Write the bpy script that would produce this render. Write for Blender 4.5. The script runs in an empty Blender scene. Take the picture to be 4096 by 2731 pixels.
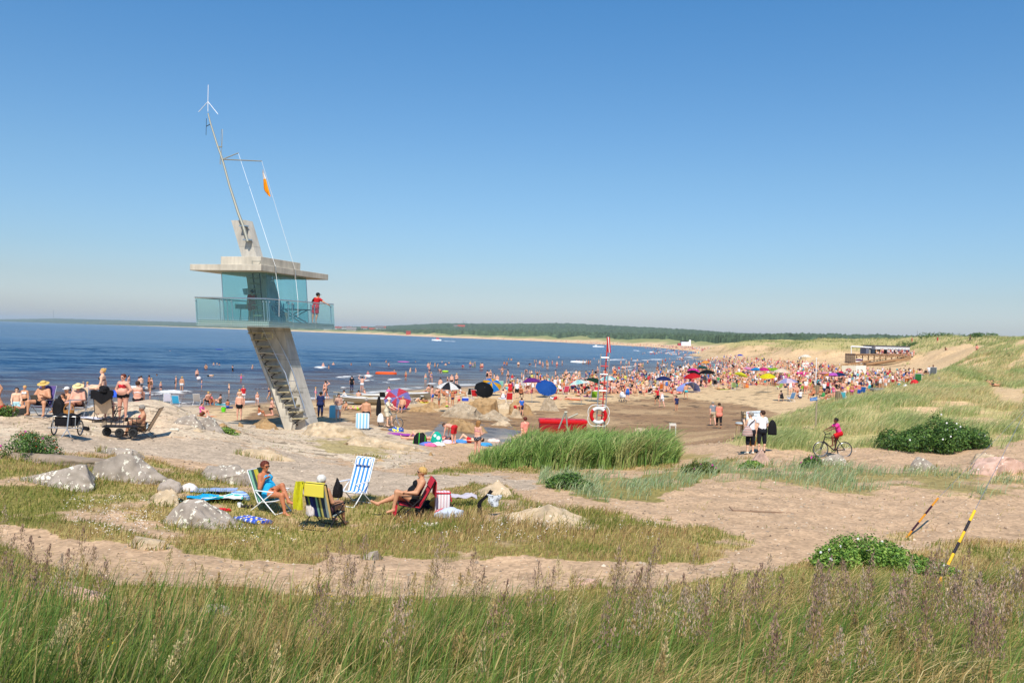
import bpy,bmesh,math,random
import numpy as np
from mathutils import Vector,Matrix,Euler
random.seed(11)
rng=np.random.default_rng(11)
SC=bpy.context.scene
COL=SC.collection
R=math.radians
# camera model
F,UC,VC=3570.0,2048.0,1365.5
ROLL,PITCH,H=R(1.7),math.atan(23.0/3570.0),6.8
K=4096.0/2352.0
def ray(u,v):
 du,dv=u-UC,v-VC
 a=du*math.cos(ROLL)+dv*math.sin(ROLL)
 b=-du*math.sin(ROLL)+dv*math.cos(ROLL)
 y=math.cos(PITCH)-b/F*math.sin(PITCH)
 z=-(b/F*math.cos(PITCH)+math.sin(PITCH))
 return a/F/y,z/y
def proj(x,y,z):
 x=np.asarray(x,float);y=np.asarray(y,float);z=np.asarray(z,float)-H
 c,s=math.cos(PITCH),math.sin(PITCH)
 f=y*c-z*s
 d=-y*s-z*c
 a=x/f*F
 b=d/f*F
 return UC+a*math.cos(ROLL)-b*math.sin(ROLL),VC+a*math.sin(ROLL)+b*math.cos(ROLL)
def atD(u,v,D):
 sx,sz=ray(u,v)
 return Vector((sx*D,D,H+sz*D))
cam_d=bpy.data.cameras.new('camera')
cam=bpy.data.objects.new('camera',cam_d)
COL.objects.link(cam)
cam_d.sensor_width=36.0
cam_d.lens=F/4096.0*36.0
cam_d.clip_start,cam_d.clip_end=0.1,40000.0
_fw=Vector((0,math.cos(PITCH),-math.sin(PITCH)))
_up=Vector((0,math.sin(PITCH),math.cos(PITCH)))
_rt=Vector((1,0,0))
_X=_rt*math.cos(ROLL)+_up*math.sin(ROLL)
_Y=_up*math.cos(ROLL)-_rt*math.sin(ROLL)
_Z=-_fw
cam.matrix_world=Matrix(((_X.x,_Y.x,_Z.x,0),(_X.y,_Y.y,_Z.y,0),(_X.z,_Y.z,_Z.z,H),(0,0,0,1)))
SC.camera=cam
# light
SUN_EL=R(52)
SUN_AZ=math.atan2(-0.04,-1.0)
world=bpy.data.worlds.new('World');SC.world=world
world.use_nodes=True
nt=world.node_tree
bg=nt.nodes['Background']
sky=nt.nodes.new('ShaderNodeTexSky');sky.sky_type='NISHITA'
sky.sun_disc=False
sky.sun_elevation=SUN_EL
sky.sun_rotation=SUN_AZ
sky.altitude=0;sky.air_density=1.35;sky.dust_density=0.9;sky.ozone_density=2.4
sky.dust_density=0.6
geo=nt.nodes.new('ShaderNodeTexCoord');sep=nt.nodes.new('ShaderNodeSeparateXYZ');nt.links.new(geo.outputs['Generated'],sep.inputs[0])
ramp=nt.nodes.new('ShaderNodeValToRGB')
nt.links.new(sep.outputs['Z'],ramp.inputs[0])
while len(ramp.color_ramp.elements)>1:ramp.color_ramp.elements.remove(ramp.color_ramp.elements[-1])
SKYR=[(0.0,(0.72,0.83,1.22)),(0.03,(0.69,0.84,1.22)),(0.05,(0.62,0.77,1.10)),(0.084,(0.56,0.75,1.06)),(0.174,(0.52,0.75,1.0)),(0.263,(0.44,0.73,1.0)),(0.37,(0.345,0.72,1.03)),(1.0,(0.33,0.70,1.0))]
for i,(pz,c)in enumerate(SKYR):
 e=ramp.color_ramp.elements[0]if i==0 else ramp.color_ramp.elements.new(pz)
 e.position=pz;e.color=(*c,1)
mxs=nt.nodes.new('ShaderNodeMix');mxs.data_type='RGBA';mxs.blend_type='MULTIPLY';mxs.inputs[0].default_value=1.0
nt.links.new(sky.outputs[0],mxs.inputs[6]);nt.links.new(ramp.outputs[0],mxs.inputs[7])
nt.links.new(mxs.outputs[2],bg.inputs[0]);bg.inputs[1].default_value=0.112
sun_d=bpy.data.lights.new('sun','SUN');sun_d.energy=5.0;sun_d.angle=R(0.53);sun_d.color=(1.0,0.93,0.82)
sun=bpy.data.objects.new('sun',sun_d);COL.objects.link(sun)
_sd=Vector((math.sin(SUN_AZ)*math.cos(SUN_EL),math.cos(SUN_AZ)*math.cos(SUN_EL),math.sin(SUN_EL)))
sun.rotation_euler=(-_sd).to_track_quat('-Z','Y').to_euler()
sun.location=(0,-20,60)
SC.view_settings.view_transform='Standard';SC.view_settings.look='None'
SC.view_settings.exposure=0.15;SC.view_settings.gamma=1.0
SC.cycles.use_denoising=True
SC.cycles.max_bounces=6;SC.cycles.transparent_max_bounces=24
SC.cycles.caustics_reflective=False;SC.cycles.caustics_refractive=False
SC.cycles.volume_bounces=0
# materials
def hexlin(h):
 h=h.lstrip('#')
 c=[int(h[i:i+2],16)/255 for i in(0,2,4)]
 return tuple(x/12.92 if x<=0.04045 else((x+0.055)/1.055)**2.4 for x in c)
_mats={}
def mat(name,col,rough=0.7,metal=0.0,noise=0.0,nscale=8.0,bump=0.0,spec=0.3,transl=0.0,alpha=None):
 if name in _mats:return _mats[name]
 m=bpy.data.materials.new(name);m.use_nodes=True
 t=m.node_tree;p=t.nodes['Principled BSDF']
 c=(*col,1.0)
 p.inputs['Base Color'].default_value=c
 p.inputs['Roughness'].default_value=rough
 p.inputs['Metallic'].default_value=metal
 p.inputs['Specular IOR Level'].default_value=spec
 if noise or bump:
  tc=t.nodes.new('ShaderNodeTexCoord')
  n=t.nodes.new('ShaderNodeTexNoise');n.inputs['Scale'].default_value=nscale;n.inputs['Detail'].default_value=6
  t.links.new(tc.outputs['Object'],n.inputs['Vector'])
  if noise:
   r=t.nodes.new('ShaderNodeMapRange')
   r.inputs[1].default_value=0.25;r.inputs[2].default_value=0.75
   r.inputs[3].default_value=1-noise;r.inputs[4].default_value=1+noise
   t.links.new(n.outputs['Fac'],r.inputs[0])
   mx=t.nodes.new('ShaderNodeMix');mx.data_type='RGBA';mx.blend_type='MULTIPLY'
   mx.inputs[0].default_value=1.0;mx.inputs[6].default_value=c
   t.links.new(r.outputs[0],mx.inputs[7]);t.links.new(mx.outputs[2],p.inputs['Base Color'])
  if bump:
   b=t.nodes.new('ShaderNodeBump');b.inputs['Strength'].default_value=bump;b.inputs['Distance'].default_value=0.03
   t.links.new(n.outputs['Fac'],b.inputs['Height']);t.links.new(b.outputs[0],p.inputs['Normal'])
 _mats[name]=m
 return m
def attr_mat(name,attr='col',rough=0.8,spec=0.2,noise=0.15,nscale=3.0,transl=0.0,bump=0.0,bdist=0.03):
 if name in _mats:return _mats[name]
 m=bpy.data.materials.new(name);m.use_nodes=True
 t=m.node_tree;p=t.nodes['Principled BSDF']
 p.inputs['Roughness'].default_value=rough;p.inputs['Specular IOR Level'].default_value=spec
 a=t.nodes.new('ShaderNodeAttribute');a.attribute_name=attr
 out=a.outputs['Color']
 if noise:
  tc=t.nodes.new('ShaderNodeTexCoord')
  n=t.nodes.new('ShaderNodeTexNoise');n.inputs['Scale'].default_value=nscale;n.inputs['Detail'].default_value=8
  t.links.new(tc.outputs['Object'],n.inputs['Vector'])
  r=t.nodes.new('ShaderNodeMapRange');r.inputs[1].default_value=0.25;r.inputs[2].default_value=0.75
  r.inputs[3].default_value=1-noise;r.inputs[4].default_value=1+noise
  t.links.new(n.outputs['Fac'],r.inputs[0])
  mx=t.nodes.new('ShaderNodeMix');mx.data_type='RGBA';mx.blend_type='MULTIPLY';mx.inputs[0].default_value=1.0
  t.links.new(out,mx.inputs[6]);t.links.new(r.outputs[0],mx.inputs[7]);out=mx.outputs[2]
  if bump:
   b=t.nodes.new('ShaderNodeBump');b.inputs['Strength'].default_value=bump;b.inputs['Distance'].default_value=bdist
   t.links.new(n.outputs['Fac'],b.inputs['Height']);t.links.new(b.outputs[0],p.inputs['Normal'])
 t.links.new(out,p.inputs['Base Color'])
 if transl:
  tr=t.nodes.new('ShaderNodeBsdfTranslucent');t.links.new(out,tr.inputs[0])
  ms=t.nodes.new('ShaderNodeMixShader');ms.inputs[0].default_value=transl
  t.links.new(p.outputs[0],ms.inputs[1]);t.links.new(tr.outputs[0],ms.inputs[2])
  t.links.new(ms.outputs[0],t.nodes['Material Output'].inputs[0])
 _mats[name]=m
 return m
# object helpers
def np_mesh(name,V,loops,starts,totals,cols=None,floats=None,smooth=False,attr='col'):
 me=bpy.data.meshes.new(name)
 V=np.asarray(V,np.float32)
 me.vertices.add(len(V));me.vertices.foreach_set('co',V.ravel())
 me.loops.add(len(loops));me.loops.foreach_set('vertex_index',np.asarray(loops,np.int32))
 me.polygons.add(len(starts));me.polygons.foreach_set('loop_start',np.asarray(starts,np.int32))
 try:
  me.polygons.foreach_set('loop_total',np.asarray(totals,np.int32))
 except Exception:
  pass
 me.polygons.foreach_set('use_smooth',np.full(len(starts),bool(smooth)))
 if cols is not None:
  at=me.attributes.new(attr,'FLOAT_COLOR','POINT')
  c=np.ones((len(V),4),np.float32);c[:,:3]=cols
  at.data.foreach_set('color',c.ravel())
 for k,f in(floats or{}).items():
  at=me.attributes.new(k,'FLOAT','POINT');at.data.foreach_set('value',np.asarray(f,np.float32).ravel())
 me.update();me.validate()
 return me
def grid_mesh(name,X,Y,Z,cols=None,floats=None):
 n,m=X.shape
 idx=np.arange(n*m).reshape(n,m)
 q=np.stack([idx[:-1,:-1],idx[:-1,1:],idx[1:,1:],idx[1:,:-1]],-1).reshape(-1,4)
 V=np.stack([X.ravel(),Y.ravel(),Z.ravel()],-1)
 return np_mesh(name,V,q.ravel(),np.arange(len(q))*4,np.full(len(q),4),cols,floats,True)
def tag(o,label=None,cat=None,group=None,kind=None):
 if label:o['label']=label
 if cat:o['category']=cat
 if group:o['group']=group
 if kind:o['kind']=kind
 return o
def link(name,me,m=None,parent=None,loc=None):
 o=bpy.data.objects.new(name,me);COL.objects.link(o)
 if m is not None:
  ms=m if isinstance(m,(list,tuple))else[m]
  if not len(me.materials):
   for x in ms:me.materials.append(x)
 if parent is not None:o.parent=parent
 if loc is not None:o.location=loc
 return o
def empty(name,label,cat,loc=(0,0,0),rz=0.0,group=None,scale=1.0):
 o=bpy.data.objects.new(name,None);COL.objects.link(o)
 o.empty_display_size=0.1
 o.location=loc;o.rotation_euler=(0,0,rz);o.scale=(scale,)*3
 return tag(o,label,cat,group)
def copy_tree(o,parent=None):
 c=o.copy();COL.objects.link(c)
 if parent is not None:c.parent=parent
 for ch in list(o.children):copy_tree(ch,c)
 return c
class MB:
 def __init__(s):s.b=bmesh.new()
 def box(s,c,d,rot=None,bevel=0.0):
  r=bmesh.ops.create_cube(s.b,size=1.0)
  M=Matrix.Translation(Vector(c))@(rot.to_matrix().to_4x4()if rot is not None else Matrix())@Matrix.Diagonal((*d,1))
  bmesh.ops.transform(s.b,matrix=M,verts=r['verts'])
  if bevel:
   es=list({e for v in r['verts']for e in v.link_edges})
   bmesh.ops.bevel(s.b,geom=es,offset=bevel,segments=2,affect='EDGES',profile=0.6)
  return s
 def bar(s,a,b,r,n=8,r2=None):
  a,b=Vector(a),Vector(b);d=b-a;L=d.length
  if L<1e-6:return s
  q=d.to_track_quat('Z','Y')
  M=Matrix.Translation((a+b)/2)@q.to_matrix().to_4x4()
  bmesh.ops.create_cone(s.b,cap_ends=True,segments=n,radius1=r,radius2=r if r2 is None else r2,depth=L,matrix=M)
  return s
 def tube(s,pts,r,n=8,closed=False):
  pts=[Vector(p)for p in pts]
  m=len(pts);rings=[]
  prev=None
  for i,p in enumerate(pts):
   if closed:t=pts[(i+1)%m]-pts[i-1]
   else:t=pts[min(i+1,m-1)]-pts[max(i-1,0)]
   t.normalize()
   if prev is None:
    u=t.orthogonal().normalized()
   else:
    u=(prev-t*prev.dot(t));u=u.normalized()if u.length>1e-6 else t.orthogonal().normalized()
   prev=u
   w=t.cross(u)
   rr=r[i]if isinstance(r,(list,tuple))else r
   rings.append([s.b.verts.new(p+(u*math.cos(2*math.pi*k/n)+w*math.sin(2*math.pi*k/n))*rr)for k in range(n)])
  rg=range(m if closed else m-1)
  for i in rg:
   A,B=rings[i],rings[(i+1)%m]
   for k in range(n):s.b.faces.new((A[k],A[(k+1)%n],B[(k+1)%n],B[k]))
  if not closed:
   s.b.faces.new(list(reversed(rings[0])));s.b.faces.new(rings[-1])
  return s
 def poly_prism(s,pts,off):
  off=Vector(off)
  A=[s.b.verts.new(Vector(p))for p in pts]
  B=[s.b.verts.new(Vector(p)+off)for p in pts]
  n=len(pts)
  s.b.faces.new(A);s.b.faces.new(list(reversed(B)))
  for i in range(n):s.b.faces.new((A[i],B[i],B[(i+1)%n],A[(i+1)%n]))
  return s
 def sphere(s,c,r,sc=(1,1,1),n=12,rot=None):
  M=Matrix.Translation(Vector(c))@(rot.to_matrix().to_4x4()if rot is not None else Matrix())@Matrix.Diagonal((r*sc[0],r*sc[1],r*sc[2],1))
  bmesh.ops.create_uvsphere(s.b,u_segments=n,v_segments=max(6,n//2+2),radius=1.0,matrix=M)
  return s
 def sheet(s,P,thick=0.012):
  n,m=len(P),len(P[0])
  P=[[Vector(p)for p in row]for row in P]
  N=[[None]*m for _ in range(n)]
  for i in range(n):
   for j in range(m):
    a=P[min(i+1,n-1)][j]-P[max(i-1,0)][j]
    b=P[i][min(j+1,m-1)]-P[i][max(j-1,0)]
    q=a.cross(b)
    N[i][j]=q.normalized()if q.length>1e-9 else Vector((0,0,1))
  A=[[s.b.verts.new(P[i][j]+N[i][j]*thick/2)for j in range(m)]for i in range(n)]
  B=[[s.b.verts.new(P[i][j]-N[i][j]*thick/2)for j in range(m)]for i in range(n)]
  for i in range(n-1):
   for j in range(m-1):
    s.b.faces.new((A[i][j],A[i+1][j],A[i+1][j+1],A[i][j+1]))
    s.b.faces.new((B[i][j],B[i][j+1],B[i+1][j+1],B[i+1][j]))
  for i in range(n-1):
   s.b.faces.new((A[i][0],B[i][0],B[i+1][0],A[i+1][0]))
   s.b.faces.new((A[i][-1],A[i+1][-1],B[i+1][-1],B[i][-1]))
  for j in range(m-1):
   s.b.faces.new((A[0][j],A[0][j+1],B[0][j+1],B[0][j]))
   s.b.faces.new((A[-1][j],B[-1][j],B[-1][j+1],A[-1][j+1]))
  return s
 def build(s,name,m=None,parent=None,smooth=True,loc=None,angle=35):
  bmesh.ops.recalc_face_normals(s.b,faces=s.b.faces)
  me=bpy.data.meshes.new(name);s.b.to_mesh(me);s.b.free()
  me.polygons.foreach_set('use_smooth',np.zeros(len(me.polygons),bool))
  if smooth:
   me.polygons.foreach_set('use_smooth',np.ones(len(me.polygons),bool))
   try:me.set_sharp_from_angle(angle=R(angle))
   except Exception:pass
  return link(name,me,m,parent,loc)
# noise
def _hash(ix,iy,seed):
 h=(ix.astype(np.int64)*374761393+iy.astype(np.int64)*668265263+seed*1274126177)&0xFFFFFFFF
 h=((h^(h>>13))*1274126177)&0xFFFFFFFF
 return((h^(h>>16))&0xFFFFFF)/float(0xFFFFFF)
def vnoise(x,y,seed=0):
 x=np.asarray(x,float);y=np.asarray(y,float)
 ix,iy=np.floor(x),np.floor(y)
 fx,fy=x-ix,y-iy
 fx=fx*fx*(3-2*fx);fy=fy*fy*(3-2*fy)
 a,b=_hash(ix,iy,seed),_hash(ix+1,iy,seed)
 c,d=_hash(ix,iy+1,seed),_hash(ix+1,iy+1,seed)
 return(a*(1-fx)+b*fx)*(1-fy)+(c*(1-fx)+d*fx)*fy
def fbm(x,y,seed=0,oct=4):
 s,a,t=0.0,0.5,0.0
 for k in range(oct):
  s=s+a*vnoise(x*2**k,y*2**k,seed+k*17);t+=a;a*=0.5
 return s/t
# terrain height
CP=[]
def cp(u,v,z):
 sx,sz=ray(u*K,v*K);D=(z-H)/sz;CP.append((sx,math.log(D),z))
def cd(u,D,z):
 CP.append(((u-1176)/2050.0,math.log(D),z))
for t in[(-100,1640,4.1),(0,1568,3.8),(600,1568,3.55),(1200,1568,3.5),(1800,1568,3.5),(2352,1568,3.65),(2460,1568,3.7),(1176,1750,4.2),(0,1450,3.2),(600,1450,3.0),(1200,1450,3.05),(1800,1450,3.05),(2352,1450,3.2),(0,1290,2.8),(300,1300,2.65),(700,1330,2.6),(1100,1340,2.65),(1500,1330,2.75),(2000,1330,2.8),(2352,1330,2.85),(0,1200,2.75),(400,1210,2.55),(870,1190,2.4),(1200,1210,2.62),(1600,1200,2.5),(2000,1190,2.5),(2352,1190,2.55),(0,1100,2.95),(250,1100,2.8),(450,1090,2.65),(700,1100,2.35),(1000,1100,2.3),(1300,1120,2.35),(1700,1110,2.4),(2050,1110,2.5),(2352,1110,2.6),(165,1005,3.1),(400,1010,2.8),(700,1030,2.0),(950,1040,1.5),(1098,1050,1.1),(1300,1078,1.75),(1560,1058,1.9),(1570,1020,1.6),(1722,1043,2.2),(1900,1050,2.3),(2180,1040,2.6),(2352,1040,3.0),(280,968,3.1),(260,925,3.62),(340,916,3.67),(400,932,3.25),(470,958,2.5),(90,960,3.3),(0,950,3.35),(450,965,2.4),(560,985,1.8),(690,988,1.33),(800,985,1.35),(900,1010,1.3),(860,970,1.1),(549,964,1.0),(600,941,0.4),(850,960,0.9),(1000,940,0.65),(1000,905,0.25),(1190,1000,0.7),(1300,960,0.6),(1300,905,0.4),(1400,990,0.9),(1640,983,0.9),(1508,931,0.35),(1700,920,0.6),(1800,900,0.8),(1777,886,0.5),(1950,890,1.2),(2100,880,1.5),(1700,850,0.7),(1900,850,1.1),(2150,862,1.9),(2000,870,1.3),(500,930,0),(760,915,0),(1000,890,0),(1300,877,0),(1500,862,0),(1560,850,0),(1620,822,0),(1600,812,0),(500,890,-0.6),(760,885,-0.5),(1000,868,-0.5),(1300,855,-0.6),(1500,842,-0.5),(1560,826,-0.8),(1300,830,-1.2),(800,850,-1.3),(300,850,-1.5),(1000,820,-2.2),(1450,812,-1.5),(0,850,-1.6)]:
 cp(*t)
for t in[(0,45,1.6),(0,60,0.2),(0,85,-0.5),(250,42,2.2),(250,56,0.55),(300,76,0),(450,60,0.65),(-150,35,3.3),(-150,60,0.4),(-150,100,-0.9),(1760,42,2.4),(2050,64,3.5),(2050,100,1.4),(2180,90,4.7),(2190,130,2.0),(2250,120,6.6),(2260,165,4.6),(2352,110,7.9),(2352,60,4.05),(2275,83,3.4),(2300,95,4.7),(2280,105,5.4),(1850,42,2.5),(2000,48,2.94),(2150,47,3.1),(2352,42,3.2),(1700,46,2.1),(1800,50,2.35),(1930,56,2.9),(1800,62,1.2),(1930,75,1.5),(1700,318,1.3),(1700,345,6.2),(1700,420,6.6),(1850,260,1.7),(1850,288,6.6),(1850,360,7.2),(1950,232,2.2),(1950,280,7.4),(1950,400,7.6),(1600,440,1.4),(1620,480,6.3),(2050,225,2.4),(2050,262,4.0),(2050,300,8.2),(2130,200,3.2),(2130,235,6.0),(2130,275,9.4),(2200,230,8.2),(2250,250,9.6),(2352,250,9.2),(2352,180,7.6),(2250,180,6.4),(2200,180,4.6),(2500,60,4.5),(2500,110,8.2),(2500,250,9.0),(2500,30,2.7),(-150,22,2.95),(2500,420,9),(2100,430,9),(1176,3.5,4.4),(-600,12,3.2),(2900,12,3.2)]:
 cd(*t)
CPA=np.array(CP)
_SX=2.4
def _phi(r):return np.sqrt(r*r+0.0016)
_P=np.stack([CPA[:,0]*_SX,CPA[:,1]],1)
_A=_phi(np.linalg.norm(_P[:,None]-_P[None],axis=2))-np.eye(len(_P))*0.004
_Q=np.concatenate([np.ones((len(_P),1)),_P],1)
_W=np.linalg.solve(np.block([[_A,_Q],[_Q.T,np.zeros((3,3))]]),np.concatenate([CPA[:,2],np.zeros(3)]))
def ground(x,y,detail=True):
 x=np.atleast_1d(np.asarray(x,float));y=np.maximum(np.atleast_1d(np.asarray(y,float)),1.0)
 sh=x.shape;x=x.ravel();y=y.ravel()
 out=np.empty(len(x))
 for i in range(0,len(x),40000):
  th,L=x[i:i+40000]/y[i:i+40000]*_SX,np.log(y[i:i+40000])
  r=np.sqrt((th[:,None]-_P[None,:,0])**2+(L[:,None]-_P[None,:,1])**2)
  out[i:i+40000]=_phi(r)@_W[:-3]+_W[-3]+_W[-2]*th+_W[-1]*L
 if detail:
  land=np.clip((out-0.5)/1.5,0,1)
  out=out+land*(fbm(x/2.2,y/2.2,3,3)-0.5)*0.22
  bed=np.clip(1.3-np.abs(x/y+0.34)/0.20,0,1)*np.clip(1.4-np.abs(y-37)/7.0,0,1)
  out=out+bed*land*(0.40*np.abs(fbm(x/3.4+3,y/1.9,7,3)-0.5)-0.07+(fbm(x/1.1,y/0.8,8,3)-0.5)*0.09)
  hi=np.clip((out-3.0)/2.0,0,1)*np.clip((y-60)/60,0,1)
  out=out+hi*((fbm(x/16.0,y/16.0,5,4)-0.5)*3.4)
  blf=np.clip(1-np.abs(out-4.2)/2.8,0,1)*np.clip((y-200)/40,0,1)
  out=out+blf*(fbm(x/7.0,y/7.0,9,3)-0.5)*3.5
 return out.reshape(sh)
def hit(u,v,z=None,ymin=5.0,ymax=420.0):
 sx,sz=ray(u,v)
 if z is not None:
  D=(z-H)/sz
  return Vector((sx*D,D,z))
 D=np.exp(np.linspace(math.log(ymin),math.log(ymax),900))
 d=(H+sz*D)-gfast(sx*D,D)
 k=np.nonzero(d<0)[0]
 if not len(k):
  return Vector((sx*ymax,ymax,gz(sx*ymax,ymax)))
 k=max(1,k[0]);a,b=D[k-1],D[k]
 for _ in range(12):
  m=(a+b)/2
  if H+sz*m-float(gfast(sx*m,m))<0:b=m
  else:a=m
 D=(a+b)/2
 return Vector((sx*D,D,gz(sx*D,D)))
def gfast(x,y):
 fi=np.clip(np.interp(y,rows,np.arange(len(rows))),0,len(rows)-1.001);fj=np.clip((x/y-ths[0])/(ths[1]-ths[0]),0,len(ths)-1.001)
 i,j=np.floor(fi).astype(int),np.floor(fj).astype(int);a,b=fi-i,fj-j
 return(GZ[i,j]*(1-b)+GZ[i,j+1]*b)*(1-a)+(GZ[i+1,j]*(1-b)+GZ[i+1,j+1]*b)*a
def gz(x,y):return float(gfast(x,max(y,3.3)))
# zones on the ground
def inside(px,py,poly):
 poly=np.asarray(poly,float);n=len(poly);c=np.zeros(px.shape,bool)
 j=n-1
 for i in range(n):
  xi,yi=poly[i];xj,yj=poly[j]
  m=((yi>py)!=(yj>py))&(px<(xj-xi)*(py-yi)/(yj-yi+1e-12)+xi)
  c^=m;j=i
 return c
ZN={'bank':[(-300,1240),(0,1262),(250,1338),(600,1356),(1000,1368),(1300,1360),(1560,1340),(1760,1300),(1900,1285),(2352,1262),(2600,1260),(2900,2600),(-600,2600)],'meadow':[(-300,1060),(0,1062),(180,1045),(330,1060),(450,1085),(560,1090),(650,1132),(800,1150),(1000,1130),(1100,1108),(1180,1140),(1300,1172),(1500,1195),(1640,1210),(1760,1255),(1600,1285),(1450,1292),(1250,1280),(1000,1285),(800,1275),(720,1300),(560,1295),(420,1272),(360,1245),(200,1238),(0,1205),(-300,1190)],'lawn':[(545,1150),(760,1155),(1000,1140),(1090,1165),(1130,1215),(1080,1262),(700,1270),(420,1250),(480,1200)],'patch_right':[(1900,1262),(2060,1235),(2180,1212),(2352,1205),(2600,1205),(2600,1300),(2000,1300)],'reed_floor':[(930,1092),(1060,1070),(1120,1040),(1560,1040),(1660,1050),(1730,1052),(1650,1072),(1480,1080),(1330,1088),(1130,1092)],'lyme':[(1235,1112),(1250,1090),(1340,1095),(1450,1105),(1560,1080),(1680,1072),(1660,1092),(1590,1120),(1500,1140),(1360,1140)],'patch_mid':[(1560,1070),(1700,1062),(1850,1062),(1990,1078),(2352,1090),(2600,1090),(2600,1150),(2352,1145),(2100,1140),(1900,1135),(1760,1128),(1640,1110)],'dune':[(1665,1022),(1740,985),(1800,960),(1900,918),(2050,856),(2120,838),(2175,800),(2250,768),(2352,740),(2600,740),(2600,1000),(2352,1010),(2300,1022),(2200,1020),(2050,1035),(1880,1040),(1760,1030)],'gravel':[(-300,1010),(0,1012),(130,1006),(420,1002),(640,1036),(720,1050),(860,1080),(1000,1092),(1140,1100),(1240,1110),(1180,1135),(1100,1108),(1000,1132),(800,1150),(690,1140),(560,1080),(330,1052),(180,1042),(0,1050),(-300,1050)],'bedrock':[(-300,925),(0,930),(200,905),(330,900),(430,925),(500,960),(600,983),(690,970),(790,965),(900,985),(960,1015),(1000,1050),(900,1070),(740,1050),(640,1034),(420,1000),(130,1004),(0,1010),(-300,1010)],'moss':[(700,1010),(800,992),(900,1005),(960,1030),(880,1040),(760,1038)],'wet':[(520,985),(600,935),(800,932),(1000,945),(1150,955),(1250,940),(1400,922),(1560,915),(1720,930),(1790,950),(1700,1000),(1660,1016),(1560,1024),(1350,1000),(1130,1005),(960,985),(850,985),(700,985)],'puddle':[(1010,975),(1090,975),(1180,985),(1200,1000),(1150,1020),(1020,1015),(970,1000)],'slope':[(2050,866),(2095,836),(2140,806),(2215,790),(2262,796),(2215,822),(2185,846),(2165,868),(2110,872)],'bare':[(2255,880),(2352,895),(2352,935),(2290,925)],}
ZN={k:np.array(v,float)for k,v in ZN.items()}
def zone_masks(X,Y,Z):
 u,v=proj(X,Y,Z)
 u,v=u/K,v/K
 amp=np.clip(900.0/Y,4,26)
 u=u+(fbm(X/1.1,Y/1.1,21,3)-0.5)*amp*1.6
 v=v+(fbm(X/1.3+9,Y/1.3,22,3)-0.5)*amp*0.9+(fbm(X/0.35,Y/0.5,23,3)-0.5)*amp*0.7+(fbm(X/4,Y/4,24,2)-0.5)*amp*0.8
 return{k:inside(u,v,p)for k,p in ZN.items()}
SAND=np.array(hexlin('c9ab82'));PATH=np.array(hexlin('b99a7a'));WET=np.array(hexlin('90704e'));GRAV=np.array(hexlin('b3a08a'))
ROCK=np.array(hexlin('c6b298'));TURF=np.array(hexlin('837a40'));STRAW=np.array(hexlin('b09a64'));DUNEG=np.array(hexlin('a8a066'));DUNES=np.array(hexlin('cfae84'))
def ground_paint(X,Y,Z):
 m=zone_masks(X,Y,Z)
 n1=fbm(X/1.7,Y/1.7,31,4);n2=fbm(X/0.5,Y/0.5,32,3);n3=fbm(X/6,Y/6,33,3)
 C=np.empty(X.shape+(3,));C[:]=SAND
 C[Y<46]=PATH
 grass=np.zeros(X.shape);wet=np.zeros(X.shape)
 def put(mask,col,w=1.0):
  w=np.broadcast_to(np.asarray(w,float),X.shape)
  C[mask]=C[mask]*(1-w[mask,None])+np.asarray(col)*w[mask,None]
 far=Y>46
 nearw=np.clip((0.26-Z)/0.25+(n3-0.5)*0.4,0,1)*far
 put(far,WET,nearw)
 wet=np.maximum(wet,nearw*(Z<0.3))
 w=np.clip(0.85+(n3-0.5)*1.5+(n1-.5)*.4,0,1)
 put(m['wet'],WET,w);wet[m['wet']]=np.maximum(wet[m['wet']],0.45*w[m['wet']])
 put(m['puddle'],hexlin('6e675e'),np.clip((n3-.35)*6,0,.85));wet[m['puddle']]=1.0
 weed=(fbm(X/1.2,Y/0.8,41,4)>0.70)&far&(Z<1.1)&(Z>0.1)
 put(weed,hexlin('4a3a2a'),0.75)
 put(m['gravel'],GRAV,0.9)
 put(m['bedrock'],ROCK,np.clip(0.75+(n1-0.4)*1.5,0.2,1))
 crack=(np.abs(fbm(X/2.6,Y/1.2,44,4)-0.5)<0.012)&m['bedrock']
 put(crack,hexlin('6a5c4a'),0.8)
 for k,lo,col,dens in(('meadow',0.35,TURF,1.0),('lawn',0.22,TURF,0.95),('bank',0.14,TURF,1.0),('patch_right',0.45,STRAW,0.8),('reed_floor',0.38,TURF,0.8),('lyme',0.25,TURF,0.9),('patch_mid',0.44,TURF,0.75),('moss',0.4,TURF,0.8)):
  d=np.clip((n1*0.7+n2*0.3-lo)/0.10,0,1)*dens*m[k]
  straw=np.clip((n3-0.42)*5,0,1)[...,None]
  c=np.asarray(col)*(1-straw*0.6)+STRAW*straw*0.6
  C[:]=C*(1-d[...,None])+c*d[...,None]
  grass=np.maximum(grass,d)
 dm=m['dune']&~m['bare']
 d=np.clip((n1*0.5+n3*0.5-0.36)/0.10,0,1)*dm
 C[dm]=DUNES
 C[:]=C*(1-0.8*d[...,None])+DUNEG*0.8*d[...,None];grass=np.maximum(grass,d)
 fd=(Y>105)&(Z>1.9)&~m['dune']
 top=np.clip((Z-5.2)/1.2+(fbm(X/11,Y/11,51,4)-0.5)*4.2,0,1)*fd
 C[fd]=DUNES
 sl=fbm(X/5.0,Y/5.0,52,3)
 clump=np.clip((sl-0.56)*8,0,1)*fd*(1-top)
 C[:]=C*(1-0.75*top[...,None])+DUNEG*0.75*top[...,None]
 C[:]=C*(1-0.5*clump[...,None])+np.array(hexlin('7d6844'))*0.5*clump[...,None]
 grass=np.maximum(grass,np.maximum(top*0.8,clump*0.5))
 put(m['slope']&(Y>120),DUNES,0.95);grass[m['slope']&(Y>120)]=0
 C*=(0.90+0.2*n2)[...,None]
 grass[(Z<0.3)]=0
 return C,grass,wet,m
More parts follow.
